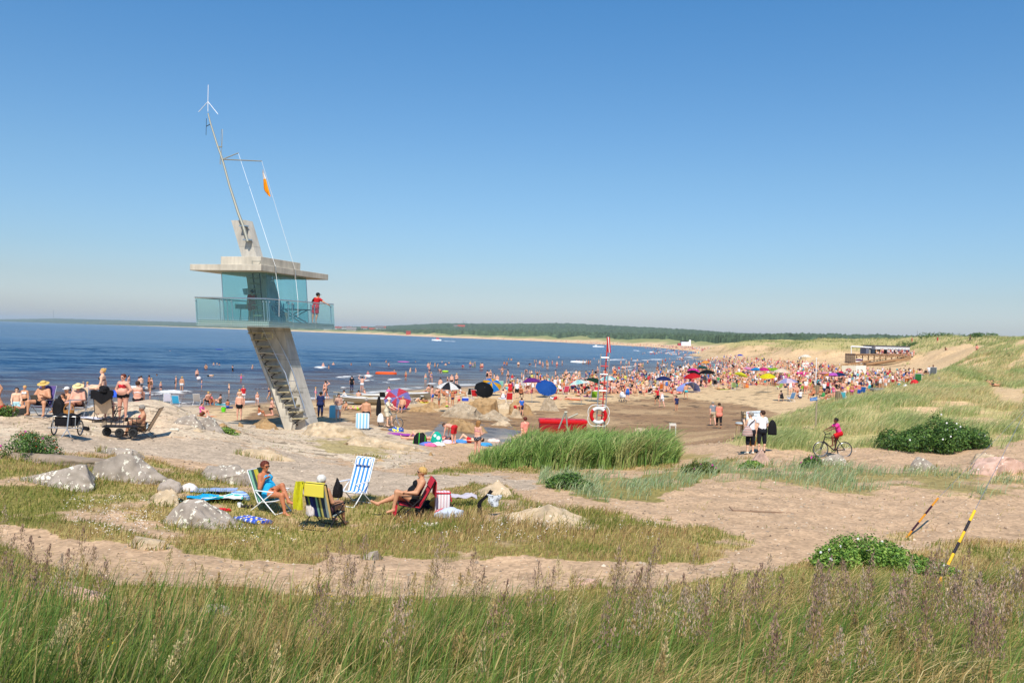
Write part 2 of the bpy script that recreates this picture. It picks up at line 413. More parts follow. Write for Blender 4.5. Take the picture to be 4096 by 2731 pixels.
rows=np.concatenate([np.exp(np.linspace(math.log(3.2),math.log(60),620)),np.exp(np.linspace(math.log(60),math.log(430),300))[1:]])
ths=np.linspace(-0.86,0.86,820)
GX=rows[:,None]*ths[None];GY=np.repeat(rows[:,None],len(ths),1)
GZ=ground(GX,GY)
GC,GGRASS,GWET,GM=ground_paint(GX,GY,GZ)
me=grid_mesh('ground',GX,GY,GZ,GC.reshape(-1,3),{'wet':GWET})
gm=attr_mat('ground_soil',noise=0.22,nscale=2.0,rough=0.95,bump=0.5,bdist=0.06)
t=gm.node_tree;p=t.nodes['Principled BSDF']
a=t.nodes.new('ShaderNodeAttribute');a.attribute_name='wet'
r=t.nodes.new('ShaderNodeMapRange');r.inputs[1].default_value=0.2;r.inputs[2].default_value=1.0;r.inputs[3].default_value=0.95;r.inputs[4].default_value=0.32
t.links.new(a.outputs['Fac'],r.inputs[0]);t.links.new(r.outputs[0],p.inputs['Roughness'])
tc=t.nodes.new('ShaderNodeTexCoord');vo=t.nodes.new('ShaderNodeTexVoronoi');vo.inputs['Scale'].default_value=14
t.links.new(tc.outputs['Object'],vo.inputs['Vector'])
hs=t.nodes.new('ShaderNodeMix');hs.data_type='RGBA';hs.blend_type='OVERLAY';hs.inputs[0].default_value=0.30
src=p.inputs['Base Color'].links[0].from_socket
t.links.new(src,hs.inputs[6]);t.links.new(vo.outputs['Color'],hs.inputs[7])
bw=t.nodes.new('ShaderNodeRGBToBW');t.links.new(vo.outputs['Color'],bw.inputs[0]);t.links.new(bw.outputs[0],hs.inputs[7])
t.links.new(hs.outputs[2],p.inputs['Base Color'])
tag(link('ground',me,gm),kind='structure')
# sea
FOAM=[]
def foam(ox,oy,s,segs):
 for(x1,y1,x2,y2,w)in segs:FOAM.append(((ox+x1*s,oy+y1*s),(ox+x2*s,oy+y2*s),w))
foam(0,1450,.3189,[(1750,395,2195,368,9),(1900,410,2100,395,4)])
foam(650,1300,.3189,[(0,852,300,835,8),(250,990,400,975,5),(1000,940,1150,930,3),(1150,805,1330,795,3)])
foam(1250,1350,.34,[(310,468,550,455,7),(560,455,665,448,7),(570,512,640,508,5),(660,508,715,500,4),(900,497,1015,490,5),(835,533,870,533,4),(1370,546,1470,542,4),(350,590,430,590,3),(60,350,140,350,8)])
foam(1900,1300,.34,[(1140,552,1195,558,5),(1545,412,1750,405,5),(1860,420,1905,422,5),(1950,416,2050,414,4),(2075,412,2190,408,5),(1720,498,1870,488,4),(1810,526,1850,524,3),(1880,300,1915,302,4),(2050,320,2085,318,4),(2260,330,2350,322,5),(1180,440,1250,440,5),(1090,560,1120,560,3),(2200,300,2290,296,3)])
foam(2600,1250,.34,[(0,558,130,556,6),(210,475,270,475,5),(330,525,365,527,3),(425,524,495,523,5),(260,490,300,490,3),(0,465,20,465,4),(350,470,370,470,3),(500,545,560,545,2),(420,495,520,500,2)])
foam(1200,1240,.51,[(1060,240,1120,240,1.6),(1135,243,1210,246,1.6)])
srow=np.concatenate([np.exp(np.linspace(math.log(40),math.log(420),560)),np.exp(np.linspace(math.log(420),math.log(16000),260))[1:]])
sth=np.linspace(-0.9,0.62,760)
SX,SY=srow[:,None]*sth[None],np.repeat(srow[:,None],len(sth),1)
SG=np.where(SY<430,ground(SX,np.minimum(SY,430),False),-3.0)
SZ=np.zeros(SX.shape)
wd=np.array([0.25,-0.97]);al=SX*wd[0]+SY*wd[1];ac=SX*wd[1]-SY*wd[0]
warp=(fbm(SX/22,SY/22,61,3)-0.5)*16
fade=np.clip(1.3-SY/330,0,1)*np.clip(-SG/0.5,0.05,1)
for lam,am,sd in((9.0,0.16,1),(5.2,0.08,2),(2.6,0.03,3)):
 ph=(al+warp+(fbm(SX/(lam*2),SY/(lam*2),62+sd,2)-0.5)*lam*1.2)/lam*2*math.pi
 SZ+=am*(np.exp(1.1*np.sin(ph))/1.7-0.9)*fade*(0.35+1.3*vnoise(SX/14,SY/9,66+sd))
FO=np.zeros(SX.shape)
su,sv=proj(SX,SY,SZ)
sun_=(fbm(SX/1.2,SY/0.8,71,3)-0.5)
for(p1,p2,w)in FOAM:
 ax,ay=p1;bx,by=p2
 L2=(bx-ax)**2+(by-ay)**2+1e-6
 k=np.clip(((su-ax)*(bx-ax)+(sv-ay)*(by-ay))/L2,0,1)
 d=np.abs(sv-(ay+k*(by-ay)))/(w*0.42)+np.abs(su-(ax+k*(bx-ax)))/(w*2.0)
 f=np.clip(1.0-d+sun_*3.4,0,1)
 FO=np.maximum(FO,f);SZ+=0.12*np.clip(1.3-d,0,1)
edge=np.clip(1-np.abs(SG+0.05)/0.05,0,1)*(fbm(SX/3,SY/2,73,3)>0.55)*0.8
FO=np.maximum(FO,edge*(SY<430))
shal=np.clip(1+SG/1.5,0,1)*(SY<430)
shal=np.clip(shal+(fbm(SX/9,SY/5,75,3)-0.5)*0.5*(shal>0.05),0,1)
DEEP=np.array(hexlin('113c60'));MID=np.array(hexlin('6b563c'))
SCOL=DEEP[None,None]*(1-shal[...,None])+MID[None,None]*shal[...,None]
streak=np.clip((fbm(SX/260,SY/60,77,4)-0.5)*3.0,-0.5,1.0)*np.clip(SY/300,0,1)
SCOL*=(1+0.45*streak)[...,None]
me=grid_mesh('sea',SX,SY,SZ,SCOL.reshape(-1,3),{'foam':FO})
sm=bpy.data.materials.new('sea_water');sm.use_nodes=True
t=sm.node_tree;p=t.nodes['Principled BSDF']
a=t.nodes.new('ShaderNodeAttribute');a.attribute_name='col'
f=t.nodes.new('ShaderNodeAttribute');f.attribute_name='foam'
mx=t.nodes.new('ShaderNodeMix');mx.data_type='RGBA'
t.links.new(f.outputs['Fac'],mx.inputs[0]);t.links.new(a.outputs['Color'],mx.inputs[6]);mx.inputs[7].default_value=(0.85,0.86,0.85,1)
t.links.new(mx.outputs[2],p.inputs['Base Color'])
rr=t.nodes.new('ShaderNodeMapRange');rr.inputs[3].default_value=0.2;rr.inputs[4].default_value=0.9
t.links.new(f.outputs['Fac'],rr.inputs[0]);t.links.new(rr.outputs[0],p.inputs['Roughness'])
p.inputs['IOR'].default_value=1.33;p.inputs['Specular IOR Level'].default_value=0.32
tc=t.nodes.new('ShaderNodeTexCoord')
mp=t.nodes.new('ShaderNodeMapping');mp.inputs['Scale'].default_value=(0.35,1.0,1.0);mp.inputs['Rotation'].default_value=(0,0,R(-14))
t.links.new(tc.outputs['Object'],mp.inputs[0])
prev=None
for sc,st,di in((1.1,0.75,0.35),(0.22,0.6,1.2),(0.03,0.5,6.0)):
 n=t.nodes.new('ShaderNodeTexNoise');n.inputs['Scale'].default_value=sc;n.inputs['Detail'].default_value=5
 t.links.new(mp.outputs[0],n.inputs['Vector'])
 b=t.nodes.new('ShaderNodeBump');b.inputs['Strength'].default_value=st;b.inputs['Distance'].default_value=di
 t.links.new(n.outputs['Fac'],b.inputs['Height'])
 if prev is not None:t.links.new(prev.outputs[0],b.inputs['Normal'])
 prev=b
t.links.new(prev.outputs[0],p.inputs['Normal'])
tag(link('sea',me,sm),kind='structure')
# far shore, dunes and wooded hills
WL=[]
for(u,v)in[(1622,820),(1604,808),(1500,797),(1400,792),(1250,784),(1100,778),(950,772),(860,768),(440,752),(0,737.6),(-300,728.5)]:
 q=hit(u*K,v*K,0.0);WL.append((q.x,q.y))
WL=np.array(WL)
WL[0]=[79.0,395.0]
tt=np.concatenate([[0],np.cumsum(np.linalg.norm(np.diff(WL,axis=0),axis=1))])
ss=np.concatenate([np.linspace(0,2200,520),np.linspace(2200,tt[-1],260)[1:]])
wx,wy=np.interp(ss,tt,WL[:,0]),np.interp(ss,tt,WL[:,1])
ker=np.ones(25)/25
wx=np.convolve(np.pad(wx,12,'edge'),ker,'valid');wy=np.convolve(np.pad(wy,12,'edge'),ker,'valid')
tx,ty=np.gradient(wx),np.gradient(wy);tl=np.hypot(tx,ty)+1e-9
nx,ny=ty/tl,-tx/tl
sgn=np.where(nx*0.3+ny>0,1,1)
nx,ny=nx*sgn,ny*sgn
dd=np.array([-40,-8,0,10,22,36,46,54,62,72,84,98,115,135,160,200,260,340])
zz=np.array([-2.0,-0.4,0.0,0.5,1.0,1.6,2.6,4.4,5.8,6.4,6.2,6.5,6.8,6.2,6.0,5.6,5.0,4.5])
FX=wx[:,None]+nx[:,None]*dd[None];FY=wy[:,None]+ny[:,None]*dd[None]
scl=np.clip(1.0-(ss-2200)/6000,0.3,1.0)[:,None]
bump=(fbm(FX/55,FY/55,81,4)-0.5)*11*np.clip((dd[None]-40)/30,0,1)
FZ=zz[None]*np.where(zz[None]>1.5,scl,1)+np.maximum(bump*scl,-3.5*scl)
FZ[:,:3]=zz[:3]
fg=np.clip((dd[None]-44)/10+(fbm(FX/30,FY/30,83,4)-0.5)*2.6,0,1)*(dd[None]>36)
FC=np.array(hexlin('d6b58d'))[None,None]*(1-fg[...,None])+np.array(hexlin('8f8f5c'))[None,None]*fg[...,None]
FC=FC*(0.85+0.3*fbm(FX/12,FY/12,84,3))[...,None]
me=grid_mesh('far_shore',FX,FY,FZ,FC.reshape(-1,3))
tag(link('far_shore',me,attr_mat('far_sand',noise=0.1,nscale=0.1,rough=1.0)),kind='structure')
SKU=np.array([-400,0,130,300,440,600,780,850,950,1000,1180,1300,1400,1500,1600,1700,1800,1900,2000,2100,2250,2400,2700],float)
SKV=np.array([723,734.5,732.5,737,741.5,747,751.5,753,748,745,746,745,750,755,761,770,772.5,775,778,780,783,787,796],float)
SKD=np.array([9000,8600,8300,7600,7000,6000,4700,4500,4200,4000,3800,3600,3400,3200,2800,2300,1900,1650,1450,1300,1250,1200,1200],float)
SKN=np.array([9500,7600,6500,5600,5000,4200,3300,2500,2050,1850,1560,1420,1250,1100,900,720,640,620,640,640,640,640,640],float)
fth=np.linspace(-0.66,0.62,1500)
fu=1176+fth*2050
fdn,fdr=np.interp(fu,SKU,SKN),np.interp(fu,SKU,SKD)
fdr=np.maximum(fdr,fdn*1.15)
rv=np.array([ray(x*K,y*K)[1]for x,y in zip(fu,np.interp(fu,SKU,SKV))])
zr=H+rv*fdr-4.0
kk=np.linspace(0,1,90)**1.15
kk=np.concatenate([kk,[1.03,1.08]])
FD=fdn[None]*(1-kk[:,None])+fdr[None]*kk[:,None]
prof=np.interp(kk,[0,0.25,0.5,0.8,1.0,1.03,1.08],[0.0,0.10,0.30,0.78,1.0,0.9,-0.5])
HX,HY=FD*fth[None],FD
base=3.5+prof[:,None]*(zr[None]-3.5)
base=base+(fbm(HX/500,HY/500,91,3)-0.5)*0.25*np.maximum(zr[None],8)*np.sin(np.pi*np.clip(kk,0,1))[:,None]
cell=np.maximum(9.0,FD*0.0016)
can=fbm(HX/6.0,HY/9.0,93,3)*11+vnoise(HX/30,HY/30,94)*4
HZ=base+can*np.clip(FD/900,0.4,1.0)
open_=(fbm(HX/260,HY/120,95,3)>0.66)&(kk[:,None]>0.02)&(kk[:,None]<0.75)&(fu[None]<900)
HZ=np.where(open_,base+1.0,HZ);HZ[0]=0.0
HC=np.array(hexlin('4c5c42'))[None,None]*(0.35+1.3*fbm(HX/7,HY/9,96,4))[...,None]
HC=np.where(open_[...,None],np.array(hexlin('8c7f52'))[None,None],HC)
me=grid_mesh('forest',HX,HY,HZ,HC.reshape(-1,3))
tag(link('forest',me,attr_mat('forest_leaf',noise=0.5,nscale=0.09,rough=1.0,spec=0.05)),'dark green woods covering the low hills beyond the bay','woods',kind='stuff')
# air
hb=MB();hb.box((0,5000,38.5),(24000,24000,93));ho=hb.build('haze',None,smooth=False)
hm=bpy.data.materials.new('haze_air');hm.use_nodes=True
t=hm.node_tree
for n in list(t.nodes):
 if n.type!='OUTPUT_MATERIAL':t.nodes.remove(n)
pv=t.nodes.new('ShaderNodeVolumePrincipled')
pv.inputs['Color'].default_value=(0.70,0.84,0.97,1);pv.inputs['Density'].default_value=0.00008;pv.inputs['Anisotropy'].default_value=0.0
t.links.new(pv.outputs[0],t.nodes['Material Output'].inputs['Volume'])
ho.data.materials.append(hm)
tag(ho,kind='stuff')
# grasses
def lookup(A,x,y):
 i=np.clip(np.searchsorted(rows,y),0,len(rows)-1)
 j=np.clip(np.round((x/y-ths[0])/(ths[1]-ths[0])).astype(int),0,len(ths)-1)
 return A[i,j]
def scatter(n,y0,y1,t0,t1,bias=1.0):
 th=rng.uniform(t0,t1,n);q=rng.uniform(0,1,n)
 if bias<=0:y=np.exp(math.log(y0)+q*math.log(y1/y0))
 else:
  e=2*bias;y=(y0**e+q*(y1**e-y0**e))**(1/e)
 return th*y,y
def pick(cols,n,wts):
 c=np.array([hexlin(h)for h in cols]);k=rng.choice(len(cols),n,p=np.array(wts)/sum(wts))
 return c[k]*rng.uniform(0.75,1.25,(n,1))
def blade_mesh(name,P,h,w,lean,col,droop=0.0):
 n=len(P);a=rng.uniform(0,math.pi,n)
 W=np.stack([np.cos(a),np.sin(a),np.zeros(n)],1)*(w/2)[:,None]
 Lh=np.concatenate([lean,np.zeros((n,1))],1)
 up=np.array([0,0,1.0])
 def at(k,drop):return P+up*(h*(k-drop))[:,None]+Lh*(h*k*k)[:,None]
 m1,m2,tip=at(0.42,0.0),at(0.78,droop*0.35),at(1.0,droop)
 base=P-up*0.02
 V=np.stack([base-W,base+W,m1-W*0.95,m1+W*0.95,m2-W*0.6,m2+W*0.6,tip],1).reshape(-1,3)
 o=(np.arange(n)*7)[:,None]
 F1=np.concatenate([o+[0,1,3,2],o+[2,3,5,4]],1);T=o+[4,5,6]
 loops=np.concatenate([F1,T],1).ravel()
 starts=(np.arange(n)[:,None]*11+[0,4,8]).ravel();tot=np.tile([4,4,3],n)
 return np_mesh(name,V,loops,starts,tot,np.repeat(col,7,0))
GRASSM=attr_mat('grass_blade',noise=0.0,rough=0.65,spec=0.25,transl=0.35)
def grass(name,label,P,h,w,lean,col,droop=0.0):
 return tag(link(name,blade_mesh(name,P,h,w,lean,col,droop),GRASSM),label,'grass',kind='stuff')
def lean_of(n,mx,my,sd):return np.stack([rng.normal(mx,sd,n),rng.normal(my,sd,n)],1)
TALL=np.array([(-400,1480),(0,1490),(300,1540),(620,1560),(900,1515),(1250,1450),(1600,1395),(1900,1365),(2352,1335),(2800,1310)],float)
def tall_w(x,y,z):
 u,v=proj(x,y,z);u,v=u/K,v/K
 return np.clip((v-np.interp(u,TALL[:,0],TALL[:,1])+(fbm(x/1.2,y/1.2,101,3)-0.5)*90)/45+0.5,0,1)
x,y=scatter(150000,4.6,17.5,-0.72,0.72,0.62)
z=gfast(x,y);g=lookup(GM['bank'],x,y);tw=tall_w(x,y,z)
cl=fbm(x/.7,y/.9,113,3)
keep=g&(rng.uniform(0,1,len(x))<tw*np.clip((cl-.30)*4,.15,1))
x,y,z,cl=x[keep],y[keep],z[keep],cl[keep];n=len(x)
right=np.clip((x/y+0.1)*3,0,1)
h=rng.uniform(0.22,0.72,n)*(0.35+1.25*cl)*(1-0.35*right)
flat=right*0.8
lean=lean_of(n,0.28,-0.05,0.20);lean[:,0]+=flat*rng.uniform(0.0,0.9,n);lean[:,1]+=flat*rng.normal(0,0.35,n)
dry=(rng.uniform(0,1,n)<np.clip(0.26+(fbm(x/1.5,y/1.2,103,3)-0.46)*2.6*(1.25-right*.8),.06,.9))
col=np.where(dry[:,None],pick(['cdb57c','b8a062','c0a474'],n,[3,2,1]),pick(['6c823a','808e42','587232','92944a'],n,[3,3,2,1]))
grass('bank_grass','tall green and straw coloured grass on the bank',np.stack([x,y,z],1),h,rng.uniform(0.005,0.011,n),lean,col,0.12)
x,y=scatter(5200,5.2,11.5,-0.66,0.66,0.7);z=gfast(x,y);keep=rng.uniform(0,1,len(x))<np.clip(.9-(x/y+.35)*1.1,.12,1);x,y,z=x[keep],y[keep],z[keep];n=len(x)
grass('tall_stems','single tall stems standing out of the bank grass',np.stack([x,y,z],1),rng.uniform(.45,.95,n),rng.uniform(.007,.013,n),lean_of(n,.16,-.03,.13),pick(['6f9044','5c7c38','8ca052','c8b078'],n,[3,3,2,1.6]),.06)
x,y=scatter(9000,5.2,14.5,-0.7,0.7,0.6);z=gfast(x,y);keep=lookup(GM['bank'],x,y)&(fbm(x/1.1,y/.8,117,3)+rng.normal(0,.06,len(x))>.50);x,y,z=x[keep],y[keep],z[keep];n=len(x)
grass('fallen_straw','bent and fallen straw lying through the bank grass',np.stack([x,y,z+rng.uniform(.02,.30,n)],1),rng.uniform(.18,.34,n),rng.uniform(.005,.010,n),lean_of(n,1.1,-.1,.9),pick(['d2bc84','bca468','a88c58','e0cc98'],n,[3,3,2,1]),.5)
x,y=scatter(230000,8.0,36.0,-0.66,0.66,0.5)
z=gfast(x,y);g=lookup(GGRASS,x,y)*np.maximum(np.maximum(np.maximum(lookup(GM['bank'],x,y),lookup(GM['meadow'],x,y)),lookup(GM['moss'],x,y)),np.maximum(lookup(GM['patch_right'],x,y),lookup(GM['reed_floor'],x,y)))
keep=rng.uniform(0,1,len(x))<g*0.9
x,y,z=x[keep],y[keep],z[keep];n=len(x)
mound=np.exp(-(((x-0.4-(y-19.5)*0.06)/2.6)**2+((y-20.3)/1.5)**2))
cl=fbm(x/1.3,y/1.3,105,4)
h=rng.uniform(0.05,0.13,n)*(0.6+1.0*cl)+mound*rng.uniform(0.05,0.38,n)+np.clip(cl-0.6,0,1)*rng.uniform(0,0.6,n)
dry=rng.uniform(0,1,n)<np.clip(0.34+(fbm(x/1.7,y/1.1,106,4)-0.46)*4.5,0.04,0.96)
col=np.where(dry[:,None],pick(['c8ae78','b09860','a4825c'],n,[3,2,1.8]),pick(['868a42','72823a','96924a'],n,[3,2,2]))
grass('meadow_turf','short dry turf of the meadow around the boulders',np.stack([x,y,z],1),h,rng.uniform(0.008,0.016,n)*(y/18),lean_of(n,0.25,0,0.32),col,0.1)
x,y=scatter(60000,22,40,-0.05,0.66,0.6)
z=gfast(x,y);g=np.maximum(lookup(GM['lyme'],x,y)*1.0,lookup(GM['patch_mid'],x,y)*0.9)*lookup(GGRASS,x,y)
keep=rng.uniform(0,1,len(x))<g*np.clip((fbm(x/1.5,y/1.5,107,3)-0.38)*5,0,1)
x,y,z=x[keep],y[keep],z[keep];n=len(x)
h=rng.uniform(0.18,0.5,n);col=pick(['a9b890','98ab7c','bdba8c','88a064'],n,[3,3,2,2])
grass('lyme_grass','grey green lyme grass in tufts beside the sand path',np.stack([x,y,z],1),h,rng.uniform(0.012,0.022,n),lean_of(n,0.4,-0.1,0.3),col,0.25)
uu=rng.uniform(1085,1568,30000);DD=rng.uniform(33.6,40.5,30000)
x=(uu-1176)/2050*DD;y=DD;z=gfast(x,y)
edge_=np.clip((uu-1075)/130,0.0,1)*np.clip((1580-uu)/70,0.35,1)
near=np.interp(uu,[1085,1150,1300,1450,1568],[35.2,34.2,33.7,34.2,35.6])
keep=(DD>near+(fbm(x/.8,y*0+3,114,2)-.5)*1.6)&(rng.uniform(0,1,len(uu))<(edge_+0.15)*np.clip((fbm(x/.6,y/.6,115,3)-.28)*4,.1,1))
x,y,z,e=x[keep],y[keep],z[keep],edge_[keep];n=len(x)
h=(0.25+1.0*e)*rng.uniform(0.6,1.35,n)*(0.62+0.76*fbm(x/0.9,y/0.9,108,3))
col=np.where((fbm(x/1.1,y/.8,116,3)+rng.normal(0,.12,n)>.58)[:,None],pick(['c2bc80','aeb070','a4a868'],n,[1,1,2]),pick(['94b060','84a052','a4b86c','6c9044'],n,[3,3,2,2]))
grass('reed_grass','dense bright green reeds growing at the edge of the beach',np.stack([x,y,z],1),h,rng.uniform(0.022,0.05,n),lean_of(n,0.30,-0.05,0.26),col,0.2)
x,y=scatter(320000,34,135,0.20,0.68,0.42)
z=gfast(x,y);g=lookup(GGRASS,x,y)*(lookup(GM['dune'],x,y)|(y>100))
keep=rng.uniform(0,1,len(x))<g*np.clip((fbm(x/2.0,y/2.4,109,3)-0.36)*6,0.05,1)
x,y,z=x[keep],y[keep],z[keep];n=len(x)
low=np.clip((46-y)/8,0,1)
h=rng.uniform(0.30,0.75,n)*(0.6+0.8*fbm(x/3,y/3,110,3))
straw=np.clip((fbm(x/4,y/6,111,3)-0.40)*3.0,0.1,0.8)*(1-0.5*low)
col=np.where((rng.uniform(0,1,n)<straw)[:,None],pick(['d8c894','c4b480'],n,[1,1]),pick(['aab474','98a664','b4ba82','849658'],n,[3,3,2,1.5]))
grass('marram_grass','windblown marram grass covering the dune slope',np.stack([x,y,z],1),h,rng.uniform(0.013,0.022,n)*np.clip(y/42,1,3),lean_of(n,0.55,-0.1,0.28),col,0.25)
x,y=scatter(90000,125,425,0.16,0.66,0.5)
z=gfast(x,y);g=lookup(GGRASS,x,y)
keep=(rng.uniform(0,1,len(x))<g*np.clip((fbm(x/5,y/5,112,3)-0.36)*5,0,1))&(z>2.5)
x,y,z=x[keep],y[keep],z[keep];n=len(x)
col=pick(['b0b074','98a060','c4b484','848a54'],n,[3,3,2,1.5])
grass('far_dune_grass','pale grass on the far dune tops above the beach',np.stack([x,y,z],1),rng.uniform(0.4,1.1,n),rng.uniform(0.10,0.2,n),lean_of(n,0.5,-0.1,0.3),col,0.2)
def panicles(name,label,pts,tallness,cols):
 V,L,S,T,C=[],[],[],[],[]
 for(px,py)in pts:
  pz=gz(px,py);hh=tallness*random.uniform(0.8,1.2);ln=Vector((random.gauss(0.10,0.08),random.gauss(0,0.08),1))
  b=Vector((px,py,pz));c=np.array(hexlin(random.choice(cols)));st=np.array(hexlin('97824e'))
  def quad(p0,p1,w,cc):
   d=(p1-p0);s_=d.cross(Vector((random.gauss(0,1),random.gauss(0,1),random.gauss(0,1)))).normalized()*w/2
   o=len(V);V.extend([p0-s_,p0+s_,p1+s_,p1-s_]);S.append(len(L));L.extend([o,o+1,o+2,o+3]);T.append(4);C.extend([cc]*4)
  quad(b,b+ln*hh,0.005,st)
  a=rng.uniform(0,6.28)
  for k in range(120):
   q=random.random();zf=0.62+0.40*q
   a+=2.4;rad=0.125*(1-q)**0.8*random.uniform(0.3,1.1)*hh
   p0=b+ln*hh*zf
   p1=p0+Vector((math.cos(a)*rad,math.sin(a)*rad,0.035*hh*random.uniform(0.4,1.4)))
   quad(p1-Vector((0,0,0.008)),p1+Vector((random.gauss(0,.007),random.gauss(0,.007),0.016)),0.007,c*random.uniform(0.75,1.35))
   if k%3==0:quad(p0,p1,0.003,st)
 me=np_mesh(name,np.array([tuple(v)for v in V]),L,S,T,np.array(C))
 return tag(link(name,me,GRASSM),label,'grass',kind='stuff')
pts=[]
for k in range(170):
 uu=random.choice([random.uniform(1400,2352),random.uniform(1900,2380),random.uniform(700,1500),random.uniform(-20,260)])
 D=random.uniform(6.5,12.5)if uu>300 else random.uniform(8.5,13)
 if uu<1350 and random.random()<0.55:continue
 pts.append(((uu-1176)/2050*D,D))
panicles('seed_heads','tall purple brown grass panicles standing above the bank grass',pts,0.95,['ad8e7c','bc9e88','c4ac94','9a7a6a'])
pts=[tuple(scatter(1,6,13,-0.62,0.62,.7)[k][0]for k in range(2))for _ in range(150)]
panicles('dry_ears','straw coloured ears of dry grass scattered through the bank grass',pts,0.6,['c8b07c','b89c68','d4c090'])
def flowers(name,label,boxes,cols,size,hgt):
 V,L,S,T,C=[],[],[],[],[]
 for(u0,v0,u1,v1,n)in boxes:
  for _ in range(n):
   q=hit(random.uniform(u0,u1)*K,random.uniform(v0,v1)*K)
   for j in range(random.choice([1,2,3,4])):
    c=Vector((q.x+random.gauss(0,.04),q.y+random.gauss(0,.04),q.z+hgt*random.uniform(0.4,1.2)));s_=size*random.uniform(0.6,1.3)
    o=len(V);m=7
    V.extend([c+Vector((math.cos(a*6.283/m)*s_,math.sin(a*6.283/m)*s_*0.9-0,math.sin(a*6.283/m)*s_*0.45))for a in range(m)])
    V.append(c+Vector((0,0,s_*0.35)))
    for a in range(m):
     S.append(len(L));L.extend([o+a,o+(a+1)%m,o+m]);T.append(3)
    C.extend([np.array(hexlin(random.choice(cols)))]*(m+1))
 me=np_mesh(name,np.array([tuple(v)for v in V]),L,S,T,np.array(C))
 return tag(link(name,me,GRASSM),label,'flowers',kind='stuff')
flowers('white_flowers','tiny white flowers sprinkled through the meadow turf',[(1090,1195,1290,1255,60),(1160,1175,1290,1215,25),(150,1150,330,1215,70),(220,1180,380,1240,60),(540,1215,700,1260,22),(1300,1200,1560,1250,16),(900,1200,1080,1260,14),(2050,1350,2250,1400,6)],['f2efe6','e8e0d8','d8c8c0'],0.011,0.16)
flowers('yellow_flowers','small yellow flowers low in the bank grass',[(90,1510,320,1560,9),(700,1380,900,1430,5)],['e0b818'],0.014,0.25)
# bushes
def leaf_cloud(centres,n,size,cols,floor=-1e9):
 ce=np.array(centres);vol=ce[:,3]*ce[:,4]*ce[:,5];k=rng.choice(len(ce),n,p=vol**0.7/(vol**0.7).sum())
 d=rng.normal(0,1,(n,3));d/=np.linalg.norm(d,axis=1)[:,None];r=rng.uniform(0.45,1.02,n)**0.6*np.where(rng.uniform(0,1,n)<.10,rng.uniform(1.05,1.45,n),1)
 P=ce[k,:3]+d*r[:,None]*ce[k,3:]
 ok=P[:,2]>floor;P,d=P[ok],d[ok];n=len(P)
 nrm=d+rng.normal(0,0.7,(n,3))+[0,0,0.5];nrm/=np.linalg.norm(nrm,axis=1)[:,None]
 t1=np.cross(nrm,rng.normal(0,1,(n,3)));t1/=np.linalg.norm(t1,axis=1)[:,None];t2=np.cross(nrm,t1)
 s_=size*rng.uniform(0.6,1.3,n)[:,None]
 V=np.stack([P-t1*s_,P-t2*s_*0.55+nrm*s_*0.15,P+t1*s_,P+t2*s_*0.55+nrm*s_*0.15],1).reshape(-1,3)
 col=pick(cols,n,[1]*len(cols))
 return V,np.arange(n*4),np.arange(n)*4,np.full(n,4),np.repeat(col,4,0)
LEAFM=attr_mat('leaf',noise=0.0,rough=0.5,spec=0.35,transl=0.25)
FLOWP,FLOWW,HIP=mat('petal_pink',hexlin('c4489a'),0.7),mat('petal_white',(0.8,0.78,0.78),0.7),mat('rose_hip',hexlin('c43a14'),0.4)
STEM=mat('stem_brown',hexlin('5a4630'),0.9)
def bush(label,u,vbase,wid,hgt,dep,nleaf,cols,fl=(),size=0.045,lumps=9,stems=10,sink=0.0):
 q=hit(u*K,vbase*K);root=empty('rose_bush',label,'bush',q)
 q2=Vector((q.x,q.y+dep/2,0))
 ce=[]
 for i in range(lumps):
  a=-0.92+1.84*(i+rng.uniform(.2,.8))/lumps;b=rng.uniform(-0.8,0.8);top=hgt*(1-0.72*abs(a)**2)*rng.uniform(0.7,1.1)
  xx,yy=a*wid*0.42,dep/2+b*dep*0.42
  gzz=gz(q.x+xx,q.y+yy)-q.z
  ce.append((xx,yy,gzz+top*0.45,wid/lumps*1.25,dep*0.32,top*0.55))
 V,L,S,T,C=leaf_cloud(ce,nleaf,size,cols,-0.05)
 link('foliage',np_mesh('foliage',V,L,S,T,C),LEAFM,root)
 for i in range(stems):
  c=ce[i%len(ce)];sb=MB()
  sb.bar((c[0]*0.7,c[1],c[2]-c[5]-0.1),(c[0]+random.gauss(0,.1),c[1],c[2]+c[5]*0.6),0.012,5,0.005)
  sb.build('stem',STEM,root)
 fm=None
 for(m,cnt,sz)in fl:
  for j in range(cnt):
   c=ce[random.randrange(len(ce))];a=random.uniform(math.pi*1.05,math.pi*1.95);e=random.uniform(0.2,1.2)
   p=Vector((c[0]+math.cos(a)*c[3]*math.cos(e),c[1]+math.sin(a)*c[4]*math.cos(e),c[2]+c[5]*math.sin(e)*1.02))
   key=(m.name,sz)
   if key not in bush.meshes:
    b=MB()
    if m is HIP:b.sphere((0,0,0),sz,n=8)
    else:
     for kx in range(5):
      b.sphere((math.cos(kx*1.257)*sz*0.6,-0.01,math.sin(kx*1.257)*sz*0.6),sz*0.55,(1,0.35,1),n=8)
    o=b.build('hip' if m is HIP else 'flower',m,root);bush.meshes[key]=o.data;o.location=p
   else:
    o=link('hip' if m is HIP else 'flower',bush.meshes[key],None,root,p)
 return root
bush.meshes={}
GR=['45662a','587a34','375424','6c8a3c'];GRL=['648a36','7e9e42','4e7228','90a84c']
bush('rose bush with orange hips and pink flowers beside the gravel path',40,1058,1.75,0.85,1.2,3600,GR,[(HIP,34,0.014),(FLOWP,3,0.026)],0.032)
bush('wide dark green rose bush on the dune behind the cyclist',2180,1044,4.9,1.45,2.6,15000,GR,[(FLOWW,14,0.032)],0.05,16)
